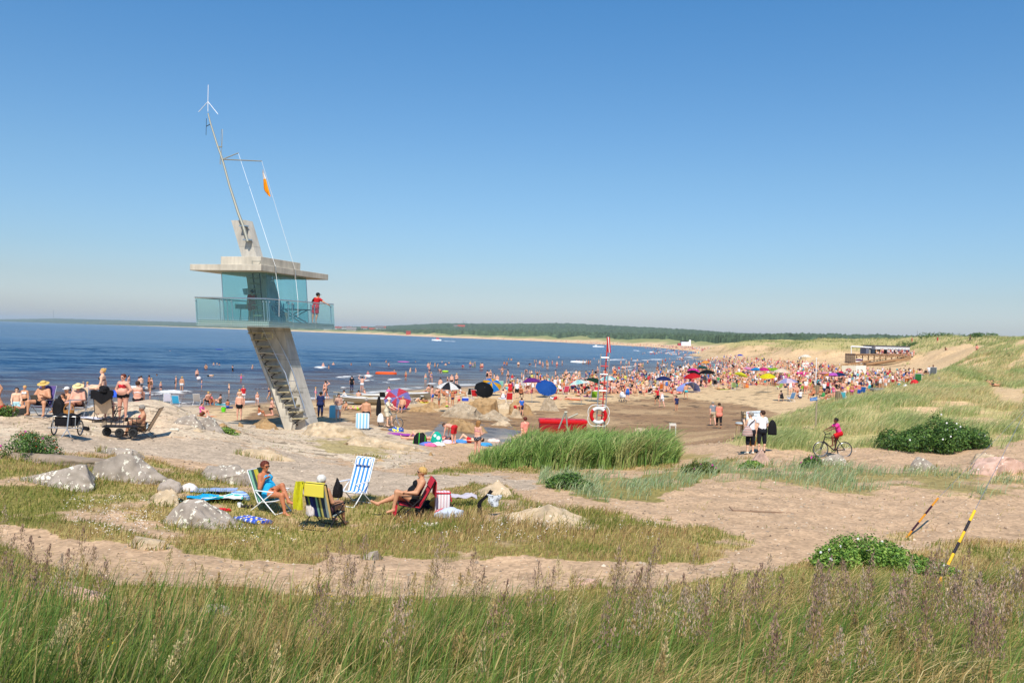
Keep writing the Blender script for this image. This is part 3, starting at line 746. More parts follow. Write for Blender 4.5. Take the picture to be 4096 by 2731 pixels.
bush('bright green rose bush with white flowers around the foot of the striped guy poles',2020,1312,2.35,0.58,1.3,9000,GRL,[(FLOWW,9,0.022)],0.03,14)
bush('low spreading rose bush between the two striped guy poles',2165,1330,0.9,0.28,0.8,2200,GRL,[(FLOWW,4,0.02)],0.028,6)
bush('rose bush with pink flowers beside the grey boulder below the bicycle',1868,1075,0.85,0.50,0.6,1600,GR,[(FLOWP,5,0.03)],0.04,6)
bush('low round rose bush in front of the brown boulder by the two women',1732,1076,0.95,0.28,0.6,1500,GRL,[(FLOWP,1,0.03)],0.04,6)
bush('olive green rose bush with pink flowers on the bare patch left of the boulder',1615,1090,1.35,0.46,0.8,2400,['5f6c2c','717a34','4c5c24'],[(FLOWP,4,0.035)],0.04,8)
bush('small dark rose bush at the left end of the lyme grass',1310,1125,1.5,0.48,0.8,2200,GR,[],0.04,7)
bush('small bush on the rock edge behind the gravel path',520,996,0.9,0.35,0.5,900,GRL,[],0.04,5)
bush('rose bush hanging over the rock at the left picture edge',2,958,0.7,0.55,0.5,1200,GR,[(HIP,6,0.02)],0.035,5)
for(lab,u_,D_,w_,h_)in[('dark low shrub on the dune skyline, left of three',2080,272,9,2.2),('dark low shrub on the dune skyline, widest of three',2165,285,13,2.4),('dark low shrub on the dune skyline, right of three',2250,268,9,1.8)]:
 xx=(u_-1176)/2050*D_;zz_=gz(xx,D_)
 r=empty('dune_shrub',lab,'shrub',(xx,D_,zz_),0,'shrubs on the dune skyline')
 V,L,S,T,C=leaf_cloud([(rng.uniform(-.5,.5)*w_,rng.uniform(-1,1),h_*.4,w_*.16,1.5,h_*.55)for _ in range(8)],1500,0.22,GR)
 link('foliage',np_mesh('foliage',V,L,S,T,C),LEAFM,r)
 for k in range(5):
  b=MB();b.bar((k*w_/5-w_*.4,0,-0.3),(k*w_/5-w_*.4,0,h_*.5),0.05,5);b.build('stem',STEM,r)
# rocks
def lichen_mat(name,base,lich,amount,warm=0.0):
 m=bpy.data.materials.new(name);m.use_nodes=True;t=m.node_tree;p=t.nodes['Principled BSDF'];p.inputs['Roughness'].default_value=0.92;p.inputs['Specular IOR Level'].default_value=0.15
 tc=t.nodes.new('ShaderNodeTexCoord')
 n=t.nodes.new('ShaderNodeTexNoise');n.inputs['Scale'].default_value=3.5;n.inputs['Detail'].default_value=8;t.links.new(tc.outputs['Object'],n.inputs['Vector'])
 cr=t.nodes.new('ShaderNodeValToRGB');t.links.new(n.outputs['Fac'],cr.inputs[0])
 c=np.array(base);e=cr.color_ramp.elements
 e[0].position=0.3;e[0].color=(*(c*0.62),1);e[1].position=0.7;e[1].color=(*(c*1.2),1)
 ne=cr.color_ramp.elements.new(0.52);ne.color=(c[0]*(1.0+warm),c[1],c[2]*(1-warm),1)
 v=t.nodes.new('ShaderNodeTexVoronoi');v.inputs['Scale'].default_value=7.0;v.inputs['Randomness'].default_value=1.0
 nd=t.nodes.new('ShaderNodeMix');nd.data_type='RGBA';nd.blend_type='LINEAR_LIGHT';nd.inputs[0].default_value=0.10
 n2=t.nodes.new('ShaderNodeTexNoise');n2.inputs['Scale'].default_value=14;t.links.new(tc.outputs['Object'],n2.inputs['Vector'])
 t.links.new(tc.outputs['Object'],nd.inputs[6]);t.links.new(n2.outputs['Color'],nd.inputs[7]);t.links.new(nd.outputs[2],v.inputs['Vector'])
 rnd=t.nodes.new('ShaderNodeSeparateColor');t.links.new(v.outputs['Color'],rnd.inputs[0])
 sz=t.nodes.new('ShaderNodeMath');sz.operation='MULTIPLY';sz.inputs[1].default_value=amount;t.links.new(rnd.outputs[0],sz.inputs[0])
 lt=t.nodes.new('ShaderNodeMath');lt.operation='LESS_THAN';t.links.new(v.outputs['Distance'],lt.inputs[0]);t.links.new(sz.outputs[0],lt.inputs[1])
 mx=t.nodes.new('ShaderNodeMix');mx.data_type='RGBA';t.links.new(lt.outputs[0],mx.inputs[0]);t.links.new(cr.outputs[0],mx.inputs[6]);mx.inputs[7].default_value=(*lich,1)
 t.links.new(mx.outputs[2],p.inputs['Base Color'])
 b=t.nodes.new('ShaderNodeBump');b.inputs['Strength'].default_value=0.6;b.inputs['Distance'].default_value=0.04;t.links.new(n.outputs['Fac'],b.inputs['Height']);t.links.new(b.outputs[0],p.inputs['Normal'])
 return m
RGREY=lichen_mat('rock_grey_lichen',hexlin('9c9084'),hexlin('d6cfbe'),0.46)
RPALE=lichen_mat('rock_pale',hexlin('b8a68c'),hexlin('d2c6b2'),0.25,0.05)
RWARM=lichen_mat('rock_warm',hexlin('a08663'),hexlin('bca888'),0.22,0.09)
RBCH=lichen_mat('rock_beach',hexlin('a2937e'),hexlin('c8bca8'),0.3,0.06)
RPINK=lichen_mat('rock_pink',hexlin('c4a596'),hexlin('ddd0c6'),0.3,0.05)
RINGS=[]
def rock(label,u,v,w_px,h_px,m,seed=0,depth=0.7,sharp=0.5,peak=0.0,sunk=0.35,group=None,tilt=0.0):
 q=hit(u*K,v*K);s_=q.y/2050.0
 w,h=w_px*s_,h_px*s_
 b=bmesh.new();bmesh.ops.create_icosphere(b,subdivisions=5,radius=1.0)
 P=np.array([vv.co[:]for vv in b.verts])
 n=fbm(P[:,0]*1.3+P[:,2]*.7+seed*7.1,P[:,1]*1.3-P[:,2]*.6+seed*3.3,seed,4)-0.5
 n2=fbm(P[:,0]*4+seed,P[:,1]*4+P[:,2]*3,seed+5,3)-0.5
 rs=np.random.default_rng(seed+100)
 Q=P*(1+n*0.75*sharp+n2*0.14)[:,None]
 for _ in range(11):
  nn=rs.normal(0,1,3);nn[2]=abs(nn[2])*0.8;nn/=np.linalg.norm(nn);d=Q@nn;c=rs.uniform(0.42,0.80)
  Q=Q-nn[None]*(np.maximum(d-c,0)*min(.95,.7+.5*sharp))[:,None]
 Q=Q+P*(n2*.12)[:,None]
 Q[:,2]+=peak*np.exp(-(Q[:,0]**2)*4)*np.clip(Q[:,2],0,1)
 lo=-sunk
 ab_=Q[:,2]>.05;Q[:,0]-=(Q[ab_,0].max()+Q[ab_,0].min())/2
 Q/=np.array([np.abs(Q[ab_,0]).max(),np.abs(Q[ab_,1]).max(),Q[:,2].max()])
 Q[:,2]=np.where(Q[:,2]>0,np.abs(Q[:,2])**1.35,Q[:,2])
 Q=Q*np.array([w/2*1.12,w/2*depth,h*1.08])
 Q[:,2]=np.maximum(Q[:,2],-0.35*h-0.25)
 Q[:,2]+=Q[:,0]*tilt
 for vv,c in zip(b.verts,Q):vv.co=c
 me=bpy.data.meshes.new('boulder');b.to_mesh(me);b.free()
 me.polygons.foreach_set('use_smooth',np.ones(len(me.polygons),bool))
 o=link('boulder',me,m,None,(q.x,q.y+w/2*depth*0.85,gz(q.x,q.y+w*depth*0.4)))
 if w_px>40 and v>1040:RINGS.append((q.x,q.y+w/2*depth*0.85,w/2,w/2*depth))
 return tag(o,label,'rock',group)
rock('large grey boulder with pale lichen spots and a rounded peak in the meadow',285,1107,180,60,RGREY,1,0.6,0.45,0.3)
rock('flat cracked grey slab left of the peaked lichen boulder',118,1116,170,44,RGREY,2,0.7,0.6)
rock('long low brown grey slab beside the rose bush with orange hips',120,1068,270,22,mat('slab_brown',hexlin('8c7c6c'),0.95,noise=0.25,nscale=4,bump=0.5),3,0.35,0.4)
rock('low lichen covered rock behind the peaked boulder at the path edge',262,1046,95,16,RGREY,4,0.5)
rock('grey boulder with lichen in front of the towels',444,1212,176,56,RGREY,5,0.6,0.6,0.2)
rock('small pale lumpy rock left of the turquoise towel',366,1160,70,32,RPALE,6,0.7,0.7)
rock('long flat lichen rock between the path and the green striped chair',505,1108,130,36,RGREY,7,0.6,0.5)
rock('long whitish rock half hidden by grass in the meadow centre',1255,1212,215,44,RPALE,8,0.5,0.4,0.1)
rock('rounded rock in the tall grass behind the black cloth',1130,1140,90,34,RPALE,9,0.6)
rock('pale flat stone beside the trodden path, left of the path bend',330,1262,85,24,RPALE,10,0.7)
rock('small grey stone on the trodden path in front of the meadow',850,1286,46,20,RGREY,11,0.8)
rock('long pale stone at the grass edge of the lower path',712,1366,80,18,RPALE,12,0.6)
rock('flat grey stone in the short bank grass',488,1410,80,18,RGREY,13,0.6)
rock('pinkish lumpy stone in the bank grass at the left',180,1388,105,32,RPINK,14,0.7,0.8)
rock('pale stone at the right end of the lower path',1345,1352,70,22,RPINK,15,0.7)
rock('angular brown boulder at the feet of the two women',1752,1070,50,36,RPINK,16,0.7,0.6)
rock('rounded grey boulder under the bicycle',1917,1068,62,24,RGREY,17,0.7,0.3)
rock('grey rock half buried in the lyme grass right of the bicycle',2125,1082,72,30,RGREY,18,0.7)
rock('large pink boulder at the right picture edge',2306,1090,115,36,RPINK,19,0.7,0.6)
rock('smaller pale boulder left of the large pink boulder',2270,1062,56,18,RPALE,20,0.7)
rock('big smooth pale rock in front of the tower foot',757,1004,140,30,RPALE,21,0.9,0.2,0.0)
rock('pale rock ridge running down from the tower rock',880,1030,170,20,RPALE,22,0.8,0.25,0.0,0.35,None,-0.10)
rock('brown boulder with a dark tarp left of the tower',598,985,62,24,RWARM,23,0.8)
rock('dark grey split boulder at the edge of the rock shelf',425,976,60,22,RGREY,24,0.7,0.8)
rock('tilted grey block below the rock shelf',472,986,52,30,RGREY,25,0.7,0.9)
rock('flat lichen rock at the lower edge of the gravel path',590,1052,110,18,RPALE,26,0.5)
for i,(lab,u_,v_,w_,h_,m_)in enumerate([('largest rounded pale boulder of the beach rocks',1062,961,95,32,RBCH),('brown boulder right of the largest beach boulder',1112,952,62,36,RWARM),('flat pale boulder in the middle of the beach rocks',1130,966,80,22,RBCH),('tall orange brown boulder at the right end of the beach rocks',1196,952,50,32,RWARM),('low flat brown boulder in front of the beach rocks, in the puddle',1065,992,90,26,RWARM),('small flat tan rock left of the beach rocks',985,938,44,14,RWARM),('long low tan rock left of the beach rocks',968,946,60,12,RWARM),('small pale rock in front of the tall orange boulder',1185,960,26,20,RPALE),('small tan rock behind the beach rocks',1020,935,20,10,RWARM),('pale flat top rock behind the beach rocks',1148,938,55,14,RPALE),('pointed pale boulder apart on the right',1262,944,40,30,RBCH),('small pale stone in the wet sand beside the reeds',1478,998,40,14,RPALE),('small rounded tan rock between two beach boulders',1088,940,36,18,RWARM),('low pale rock at the puddle edge',1150,978,44,12,RPALE),('grey stone by the boats',930,928,50,14,RGREY)]):
 rock(lab,u_,v_,w_,h_,m_,40+i,0.75,0.5,0,0.35,'boulders on the beach')
for i in range(16):
 u_,v_=random.choice([(random.uniform(560,1000),random.uniform(1010,1060)),(random.uniform(800,1000),random.uniform(1035,1062)),(random.uniform(420,640),random.uniform(975,1000))])
 rock('small stone lying on the rocky ground by the gravel path',u_,v_,random.uniform(10,26),random.uniform(4,9),random.choice([RPALE,RGREY,RWARM]),70+i,0.8,0.6,0,0.35,'small stones beside the gravel path')
X_,Y_=[],[]
for(cx,cy,rx,ry)in RINGS:
 m=int(160*(rx+ry));a=rng.uniform(0,6.2832,m);k=rng.uniform(.86,1.12,m);X_.append(cx+np.cos(a)*rx*k);Y_.append(cy+np.sin(a)*ry*k)
x,y=np.concatenate(X_),np.concatenate(Y_);z=gfast(x,y);n=len(x)
grass('fringe_grass','longer grass growing against the feet of the boulders',np.stack([x,y,z],1),rng.uniform(.08,.30,n),rng.uniform(.010,.018,n),lean_of(n,.25,-.1,.3),np.where((rng.uniform(0,1,n)<.5)[:,None],pick(['c8ae78','b09860'],n,[1,1]),pick(['8a9448','768a42'],n,[1,1])),.15)
x,y=scatter(26000,9,46,-.62,.66,.6);z=gfast(x,y);keep=(fbm(x/.9,y/.7,121,4)>.60)&(lookup(GGRASS,x,y)<.5)&~lookup(GM['gravel'],x,y)&(rng.uniform(0,1,len(x))<.55)
x,y,z=x[keep],y[keep],z[keep];n=len(x)
grass('sparse_grass','sparse dry grass tufts scattered over the bare sand paths',np.stack([x,y,z],1),rng.uniform(.04,.12,n),rng.uniform(.008,.014,n)*np.clip(y/18,1,2),lean_of(n,.3,0,.5),pick(['bca870','a4945a','8a9448'],n,[2,2,1]),.2)
x,y=scatter(16000,9,46,-.62,.66,.3);keep=lookup(GGRASS,x,y)<.4;x,y=x[keep],y[keep];z=gfast(x,y);n=len(x);s_=rng.uniform(.008,.026,n)*rng.choice([1,1,1,2],n)
oct_=np.array([[1,0,0],[0,1,0],[-1,0,0],[0,-1,0],[0,0,.7]]);V=(np.stack([x,y,z],1)[:,None]+oct_[None]*s_[:,None,None]*rng.uniform(.6,1.3,(n,5,1))).reshape(-1,3)
T_=np.array([[0,1,4],[1,2,4],[2,3,4],[3,0,4]]);L_=((np.arange(n)*5)[:,None,None]+T_[None]).reshape(-1)
tag(link('gravel',np_mesh('gravel',V,L_,np.arange(n*4)*3,np.full(n*4,3),np.repeat(pick(['8c7c6c','a89884','6a5a4c','c8b8a4'],n,[2,2,1,1]),5,0)),attr_mat('grit',noise=0.0,rough=.95)),'small loose stones and grit on the paths','gravel',kind='stuff')
# people: one continuous surface grown round a posed skeleton
def surface_nets(vol,o,h):
 s_=vol<0
 nx,ny,nz=vol.shape
 c=np.zeros((nx-1,ny-1,nz-1),np.int8)
 for i in(0,1):
  for j in(0,1):
   for k in(0,1):
    c+=s_[i:nx-1+i,j:ny-1+j,k:nz-1+k]
 act=(c>0)&(c<8)
 I=np.argwhere(act);n=len(I)
 idx=-np.ones(act.shape,np.int64);idx[act]=np.arange(n)
 cor=np.array([(i,j,k)for i in(0,1)for j in(0,1)for k in(0,1)])
 val=np.stack([vol[I[:,0]+a,I[:,1]+b,I[:,2]+d]for a,b,d in cor],1)
 acc=np.zeros((n,3));cnt=np.zeros(n)
 for a in range(8):
  for b in range(a+1,8):
   if np.abs(cor[a]-cor[b]).sum()!=1:continue
   va,vb=val[:,a],val[:,b];x=(va<0)!=(vb<0)
   t=np.where(x,va/(va-vb+1e-12),0)
   acc+=np.where(x[:,None],cor[a]+(cor[b]-cor[a])*t[:,None],0);cnt+=x
 V=(I+acc/cnt[:,None])*h+o
 Q=[]
 for ax in range(3):
  sl0=[slice(None)]*3;sl1=[slice(None)]*3
  sl0[ax]=slice(0,-1);sl1[ax]=slice(1,None)
  a,b=s_[tuple(sl0)],s_[tuple(sl1)]
  E=np.argwhere(a!=b)
  u,w=(ax+1)%3,(ax+2)%3
  E=E[(E[:,u]>0)&(E[:,w]>0)&(E[:,u]<vol.shape[u]-1)&(E[:,w]<vol.shape[w]-1)]
  flip=a[E[:,0],E[:,1],E[:,2]]
  def g(du,dw):
   X=E.copy();X[:,u]+=du;X[:,w]+=dw
   return idx[X[:,0],X[:,1],X[:,2]]
  q=np.stack([g(-1,-1),g(0,-1),g(0,0),g(-1,0)],1)
  q[~flip]=q[~flip][:,::-1]
  Q.append(q[(q>=0).all(1)])
 return V,np.concatenate(Q)
def nrm(v):v=np.asarray(v,float);return v/(np.linalg.norm(v)+1e-12)
def m_(v):return(-v[0],v[1],v[2])
BASE=dict(pel=(0,0,.95),spine=(0,.02,1),front=(0,1,0),head=(0,.08,1),face=(0,1,-.08),aL=((-.2,-.02,-1),(-.08,.14,-1)),aR=((.2,-.02,-1),(.08,.14,-1)),lL=((-.07,.02,-1),(.0,-.03,-1),(-.15,1,-.12)),lR=((.07,.02,-1),(.0,-.03,-1),(.15,1,-.12)))
def P_(**k):d=dict(BASE);d.update(k);return d
KNL,KNR=((-.2,.8,.58),(.02,.35,-1),(-.1,1,-.2)),((.2,.8,.58),(-.02,.35,-1),(.1,1,-.2))
POSES={'stand':P_(),'hips':P_(aL=((-.62,-.25,-1),(.80,.42,-.55)),aR=((.62,-.25,-1),(-.80,.42,-.55))),'onehip':P_(aL=((-.62,-.25,-1),(.80,.42,-.55)),spine=(.05,0,1)),'hold':P_(aL=((-.22,.15,-1),(.35,.9,.15)),aR=((.22,.15,-1),(-.35,.9,.15)),head=(0,.2,1),face=(0,1,-.4)),'shade':P_(aR=((.75,.25,.35),(-.75,.2,.65))),'armsup':P_(aL=((-.75,.1,.5),(.35,.1,1)),aR=((.75,.1,.5),(-.35,.1,1))),'wide':P_(aL=((-1,.1,-.1),(-1,.2,.15)),aR=((1,.1,-.1),(1,.2,.15))),'walk':P_(lL=((-.05,.42,-1),(0,.02,-1),(0,1,0)),lR=((.05,-.25,-1),(0,-.55,-1),(0,.75,-.7)),aL=((-.18,-.3,-1),(0,.05,-1)),aR=((.18,.3,-1),(0,.5,-1)),spine=(0,.08,1)),'bend':P_(spine=(0,.95,.22),head=(0,1,-.25),face=(0,.5,-1),aL=((-.1,.15,-1),(0,.2,-1)),aR=((.1,.15,-1),(0,.2,-1)),lL=((-.12,.12,-1),(0,-.12,-1),(-.1,1,-.1)),lR=((.12,.12,-1),(0,-.12,-1),(.1,1,-.1))),'crouch':P_(spine=(0,.5,1),head=(0,.3,1),face=(0,1,-.5),lL=((-.35,1,.12),(0,-.5,-1),(-.1,1,-.1)),lR=((.35,1,.12),(0,-.5,-1),(.1,1,-.1)),aL=((-.1,.7,-.8),(.1,.8,-.6)),aR=((.1,.7,-.8),(-.1,.8,-.6))),'kneel':P_(spine=(0,.12,1),lL=((-.14,.25,-1),(0,-1,-.05),(0,-1,.05)),lR=((.14,.25,-1),(0,-1,-.05),(0,-1,.05)),aL=((-.2,.2,-1),(.1,.8,-.5)),aR=((.2,.2,-1),(-.1,.8,-.5))),'sit':P_(spine=(0,-.12,1),head=(0,.15,1),lL=KNL,lR=KNR,aL=((-.12,.65,-.7),(.45,.75,.05)),aR=((.12,.65,-.7),(-.45,.75,.05))),'sitout':P_(spine=(0,-.28,1),lL=((-.14,1,.06),(0,1,-.1),(-.2,.3,1)),lR=((.14,1,.06),(0,1,-.1),(.2,.3,1)),aL=((-.25,-.55,-.85),(-.05,-.25,-1)),aR=((.25,-.55,-.85),(.05,-.25,-1))),'cross':P_(spine=(0,.05,1),head=(0,.2,1),face=(0,1,-.4),lL=((-.75,.75,.12),(1,.25,-.15),(.6,.6,-.1)),lR=((.75,.75,.12),(-1,.3,-.1),(-.6,.6,-.1)),aL=((-.2,.35,-.9),(.3,.9,.05)),aR=((.2,.35,-.9),(-.3,.9,.05))),'chair':P_(spine=(0,-.42,1),head=(0,.05,1),lL=((-.12,1,.10),(0,.12,-1),(-.1,1,-.05)),lR=((.12,1,.10),(0,.12,-1),(.1,1,-.05)),aL=((-.25,.25,-.9),(.1,1,-.1)),aR=((.25,.25,-.9),(-.1,1,-.1))),'lieback':P_(spine=(0,-1,.04),front=(0,0,1),head=(0,-1,.12),face=(0,.15,1),lL=((-.12,1,.0),(0,1,-.02),(-.3,.25,1)),lR=((.12,.75,.62),(0,.65,-.85),(.1,1,-.2)),aL=((-.45,.9,0),(.1,1,.0)),aR=((.9,-.3,.05),(-.7,-.7,.05))),'prone':P_(spine=(0,-1,.06),front=(0,0,-1),head=(0,-1,.18),face=(.3,-.6,-.6),lL=((.10,1,.0),(0,1,.02),(.1,1,.1)),lR=((-.10,1,.0),(0,1,.02),(-.1,1,.1)),aL=((.75,-.65,-.05),(-.75,-.65,0)),aR=((-.75,-.65,-.05),(.75,-.65,0))),'ride':P_(spine=(0,.42,1),head=(0,.25,1),aL=((-.12,.75,-.65),(.02,.85,-.5)),aR=((.12,.75,-.65),(-.02,.85,-.5)),lL=((-.05,.85,-.5),(.02,.06,-1),(0,1,-.15)),lR=((.05,.45,-.9),(0,-.3,-1),(0,1,-.25))),}
def skeleton(p,sex='f',fat=0.0,child=0.0):
 up=nrm(p['spine']);fr=np.array(p['front'],float);fr=nrm(fr-up*fr.dot(up));rt=np.cross(fr,up)
 f=sex=='f';g=1+fat*0.35
 pel=np.array(p['pel'],float);neck=pel+up*0.50;ch=pel+up*0.36;wa=pel+up*0.17
 sw,hw=(.150,.090)if f else(.172,.082)
 hd=nrm(p['head']);hc=neck+hd*0.185;fa=np.array(p['face'],float);fa=nrm(fa-hd*fa.dot(hd)*0.55);hu=nrm(hd-fa*fa.dot(hd));hr=np.cross(fa,hu)
 hs=1+child*0.18
 B=[]
 hL,hR=pel-rt*hw,pel+rt*hw
 B.append((hL,hR,.108*g,.108*g,.05,'hip'))
 for s_ in(-1,1):
  B.append((pel+rt*s_*.055+up*.05,wa+rt*s_*.048+up*.02,(.098 if f else .102)*g,(.082 if f else .096)*g,.06,'belly'))
  B.append((wa+rt*s_*.05+up*.03,ch+rt*s_*.075+up*.05,(.084 if f else .094)*g,(.092 if f else .102)*(1+fat*.2),.05,'chest'))
  B.append((pel+rt*s_*.07-fr*.045-up*.03,pel+rt*s_*.07-fr*.05-up*.05,.088*g,.085*g,.04,'hip'))
  if f and child<.3:
   c=ch+rt*s_*.075+fr*.085+up*.02-up*.03*fat
   B.append((c,c+fr*.012-up*.01,.056*(1+fat*.35),.05*(1+fat*.35),.03,'bust'))
 if fat>0.15:
  c=wa+fr*(.05+.03*fat)-up*.02
  B.append((c-rt*.05,c+rt*.05,.075+.06*fat,.075+.06*fat,.08,'gut'))
 shL,shR=neck-rt*sw-up*.045,neck+rt*sw-up*.045
 B.append((neck-rt*sw*.8-up*.04,neck+rt*sw*.8-up*.04,.062,.062,.06,'shoulder'))
 B.append((neck-up*.02,hc-hu*.06,.060 if f else .068,.052 if f else .06,.03,'neck'))
 B.append((hc-fa*.012+hu*.018,hc-fa*.022+hu*.02,.094*hs,.09*hs,.02,'head'))
 B.append((hc+fa*.035-hu*.02,hc+fa*.055-hu*.088,.064*hs,.034*hs,.035,'head'))
 B.append((hc+fa*.086*hs+hu*.0,hc+fa*.108*hs-hu*.034,.010,.014,.012,'head'))
 B.append((hc+fa*.084*hs-hu*.066,hc+fa*.086*hs-hu*.066,.016,.016,.012,'lip'))
 for s_ in(-1,1):
  B.append((hc+hr*s_*.092*hs-hu*.005,hc+hr*s_*.096*hs-hu*.03,.016,.012,.012,'head'))
 J=dict(pel=pel,neck=neck,hc=hc,fa=fa,hu=hu,hr=hr,up=up,fr=fr,rt=rt,ch=ch,wa=wa,hs=hs)
 for s_,sh,arm,tag_ in((-1,shL,p['aL'],'L'),(1,shR,p['aR'],'R')):
  el=sh+nrm(arm[0])*.285;wr=el+nrm(arm[1])*.25
  B.append((sh,el,.055*(1+fat*.45)*(1 if f else 1.08),.042*(1+fat*.3),.035,'uarm'+tag_))
  B.append((el,wr,.043*(1+fat*.3),.027,.02,'farm'+tag_))
  hdv=nrm(arm[2])if len(arm)>2 else nrm(arm[1])
  pn=np.cross(nrm(arm[1]),rt*s_);pn=nrm(pn if np.linalg.norm(pn)>.15 else np.cross(nrm(arm[1]),fr))
  wd=nrm(np.cross(hdv,pn));pn=np.cross(wd,hdv)
  pa=wr+hdv*.08
  for q in(-1,1):B.append((wr+wd*q*.012,pa+wd*q*.024,.018,.016,.02,'hand'+tag_))
  for q,ln in((-1.5,.062),(-.5,.078),(.5,.072),(1.5,.055)):
   kn=pa+wd*q*.019+hdv*ln*.5;B.append((pa+wd*q*.017,kn,.0095,.009,.008,'hand'+tag_))
   B.append((kn,kn+nrm(hdv+pn*.55)*ln*.55,.009,.0075,.004,'hand'+tag_))
  th=wr+hdv*.025-wd*.03
  B.append((th,th+nrm(hdv-wd*.75+pn*.3)*.062,.0125,.009,.01,'hand'+tag_))
  J['sh'+tag_],J['el'+tag_],J['wr'+tag_],J['palm'+tag_]=sh,el,wr,pa
 for s_,hp,leg,tag_ in((-1,hL,p['lL'],'L'),(1,hR,p['lR'],'R')):
  kn=hp+nrm(leg[0])*.43;an=kn+nrm(leg[1])*.40
  B.append((hp,kn,.092*g,.056*(1+fat*.25),.045,'thigh'+tag_))
  bk=nrm(np.cross(np.cross(nrm(leg[1]),rt),nrm(leg[1]))if False else-fr)
  B.append((kn,kn+nrm(leg[1])*.40,.054*(1+fat*.2),.034,.03,'shin'+tag_))
  kb=nrm(leg[0])-nrm(leg[1])*0;cb=nrm(leg[1]);back=nrm(nrm(leg[0])*-1+cb*nrm(leg[0]).dot(cb))if abs(nrm(leg[0]).dot(cb))<.98 else-fr
  if abs(nrm(leg[0]).dot(cb))<.98:back=-nrm(np.array(leg[2],float)-cb*nrm(leg[2]).dot(cb))
  B.append((kn+cb*.07+back*.018,kn+cb*.18+back*.016,.046*(1+fat*.2),.036,.035,'shin'+tag_))
  ft=nrm(leg[2])
  B.append((an-ft*.035+cb*.03,an+ft*.02+cb*.035,.034,.036,.025,'foot'+tag_))
  B.append((an+cb*.035,an+ft*.145+cb*.05,.036,.024,.02,'foot'+tag_))
  sd=nrm(np.cross(ft,cb));B.append((an+ft*.06+cb*.045,an+ft*.15+cb*.052+sd*.022,.028,.02,.02,'foot'+tag_))
  J['kn'+tag_],J['an'+tag_]=kn,an
 return B,J
def field(bones,h,extra=None,margin=0.08):
 A=np.array([b[0]for b in bones]+[b[1]for b in bones]);rr=max(max(b[2],b[3])for b in bones)
 lo=A.min(0)-rr-margin;n=np.ceil((A.max(0)+rr+margin-lo)/h).astype(int)+1
 vol=np.full(n,0.3,np.float32)
 for(a,b,ra,rb,k,reg)in bones:
  m=max(ra,rb)+max(k,.02)+2*h
  i0=np.maximum(((np.minimum(a,b)-m-lo)/h).astype(int),0);i1=np.minimum(((np.maximum(a,b)+m-lo)/h).astype(int)+2,n)
  gx=lo[0]+np.arange(i0[0],i1[0])*h;gy=lo[1]+np.arange(i0[1],i1[1])*h;gz_=lo[2]+np.arange(i0[2],i1[2])*h
  X,Y,Z=gx[:,None,None]-a[0],gy[None,:,None]-a[1],gz_[None,None,:]-a[2]
  ab=b-a;L2=ab.dot(ab)+1e-9
  t=np.clip((X*ab[0]+Y*ab[1]+Z*ab[2])/L2,0,1)
  d=np.sqrt((X-t*ab[0])**2+(Y-t*ab[1])**2+(Z-t*ab[2])**2)-(ra+(rb-ra)*t)
  s_=vol[i0[0]:i1[0],i0[1]:i1[1],i0[2]:i1[2]]
  hh=np.clip(0.5+0.5*(s_-d)/k,0,1)
  s_[:]=s_*(1-hh)+d*hh-k*hh*(1-hh)
 return vol,lo
def classify(V,bones):
 best=np.full(len(V),9.0);reg=np.zeros(len(V),int);T=np.zeros(len(V))
 for i,(a,b,ra,rb,k,r)in enumerate(bones):
  ab=b-a;t=np.clip(((V-a)@ab)/(ab.dot(ab)+1e-9),0,1)
  d=np.linalg.norm(V-a-t[:,None]*ab,axis=1)-(ra+(rb-ra)*t)
  m=d<best;best[m]=d[m];reg[m]=i;T[m]=t[m]
 names=np.array([b[5]for b in bones])[reg]
 return names,T
def hair_mask(V,J,style,hs=1.0):
 d=V-J['hc'];f,u=d@J['fa'],d@J['hu']
 m=(f<0.040*hs+0.55*u)&(u>-0.052)&(np.linalg.norm(d,axis=1)<.16)
 if style=='bald':m&=False
 return m
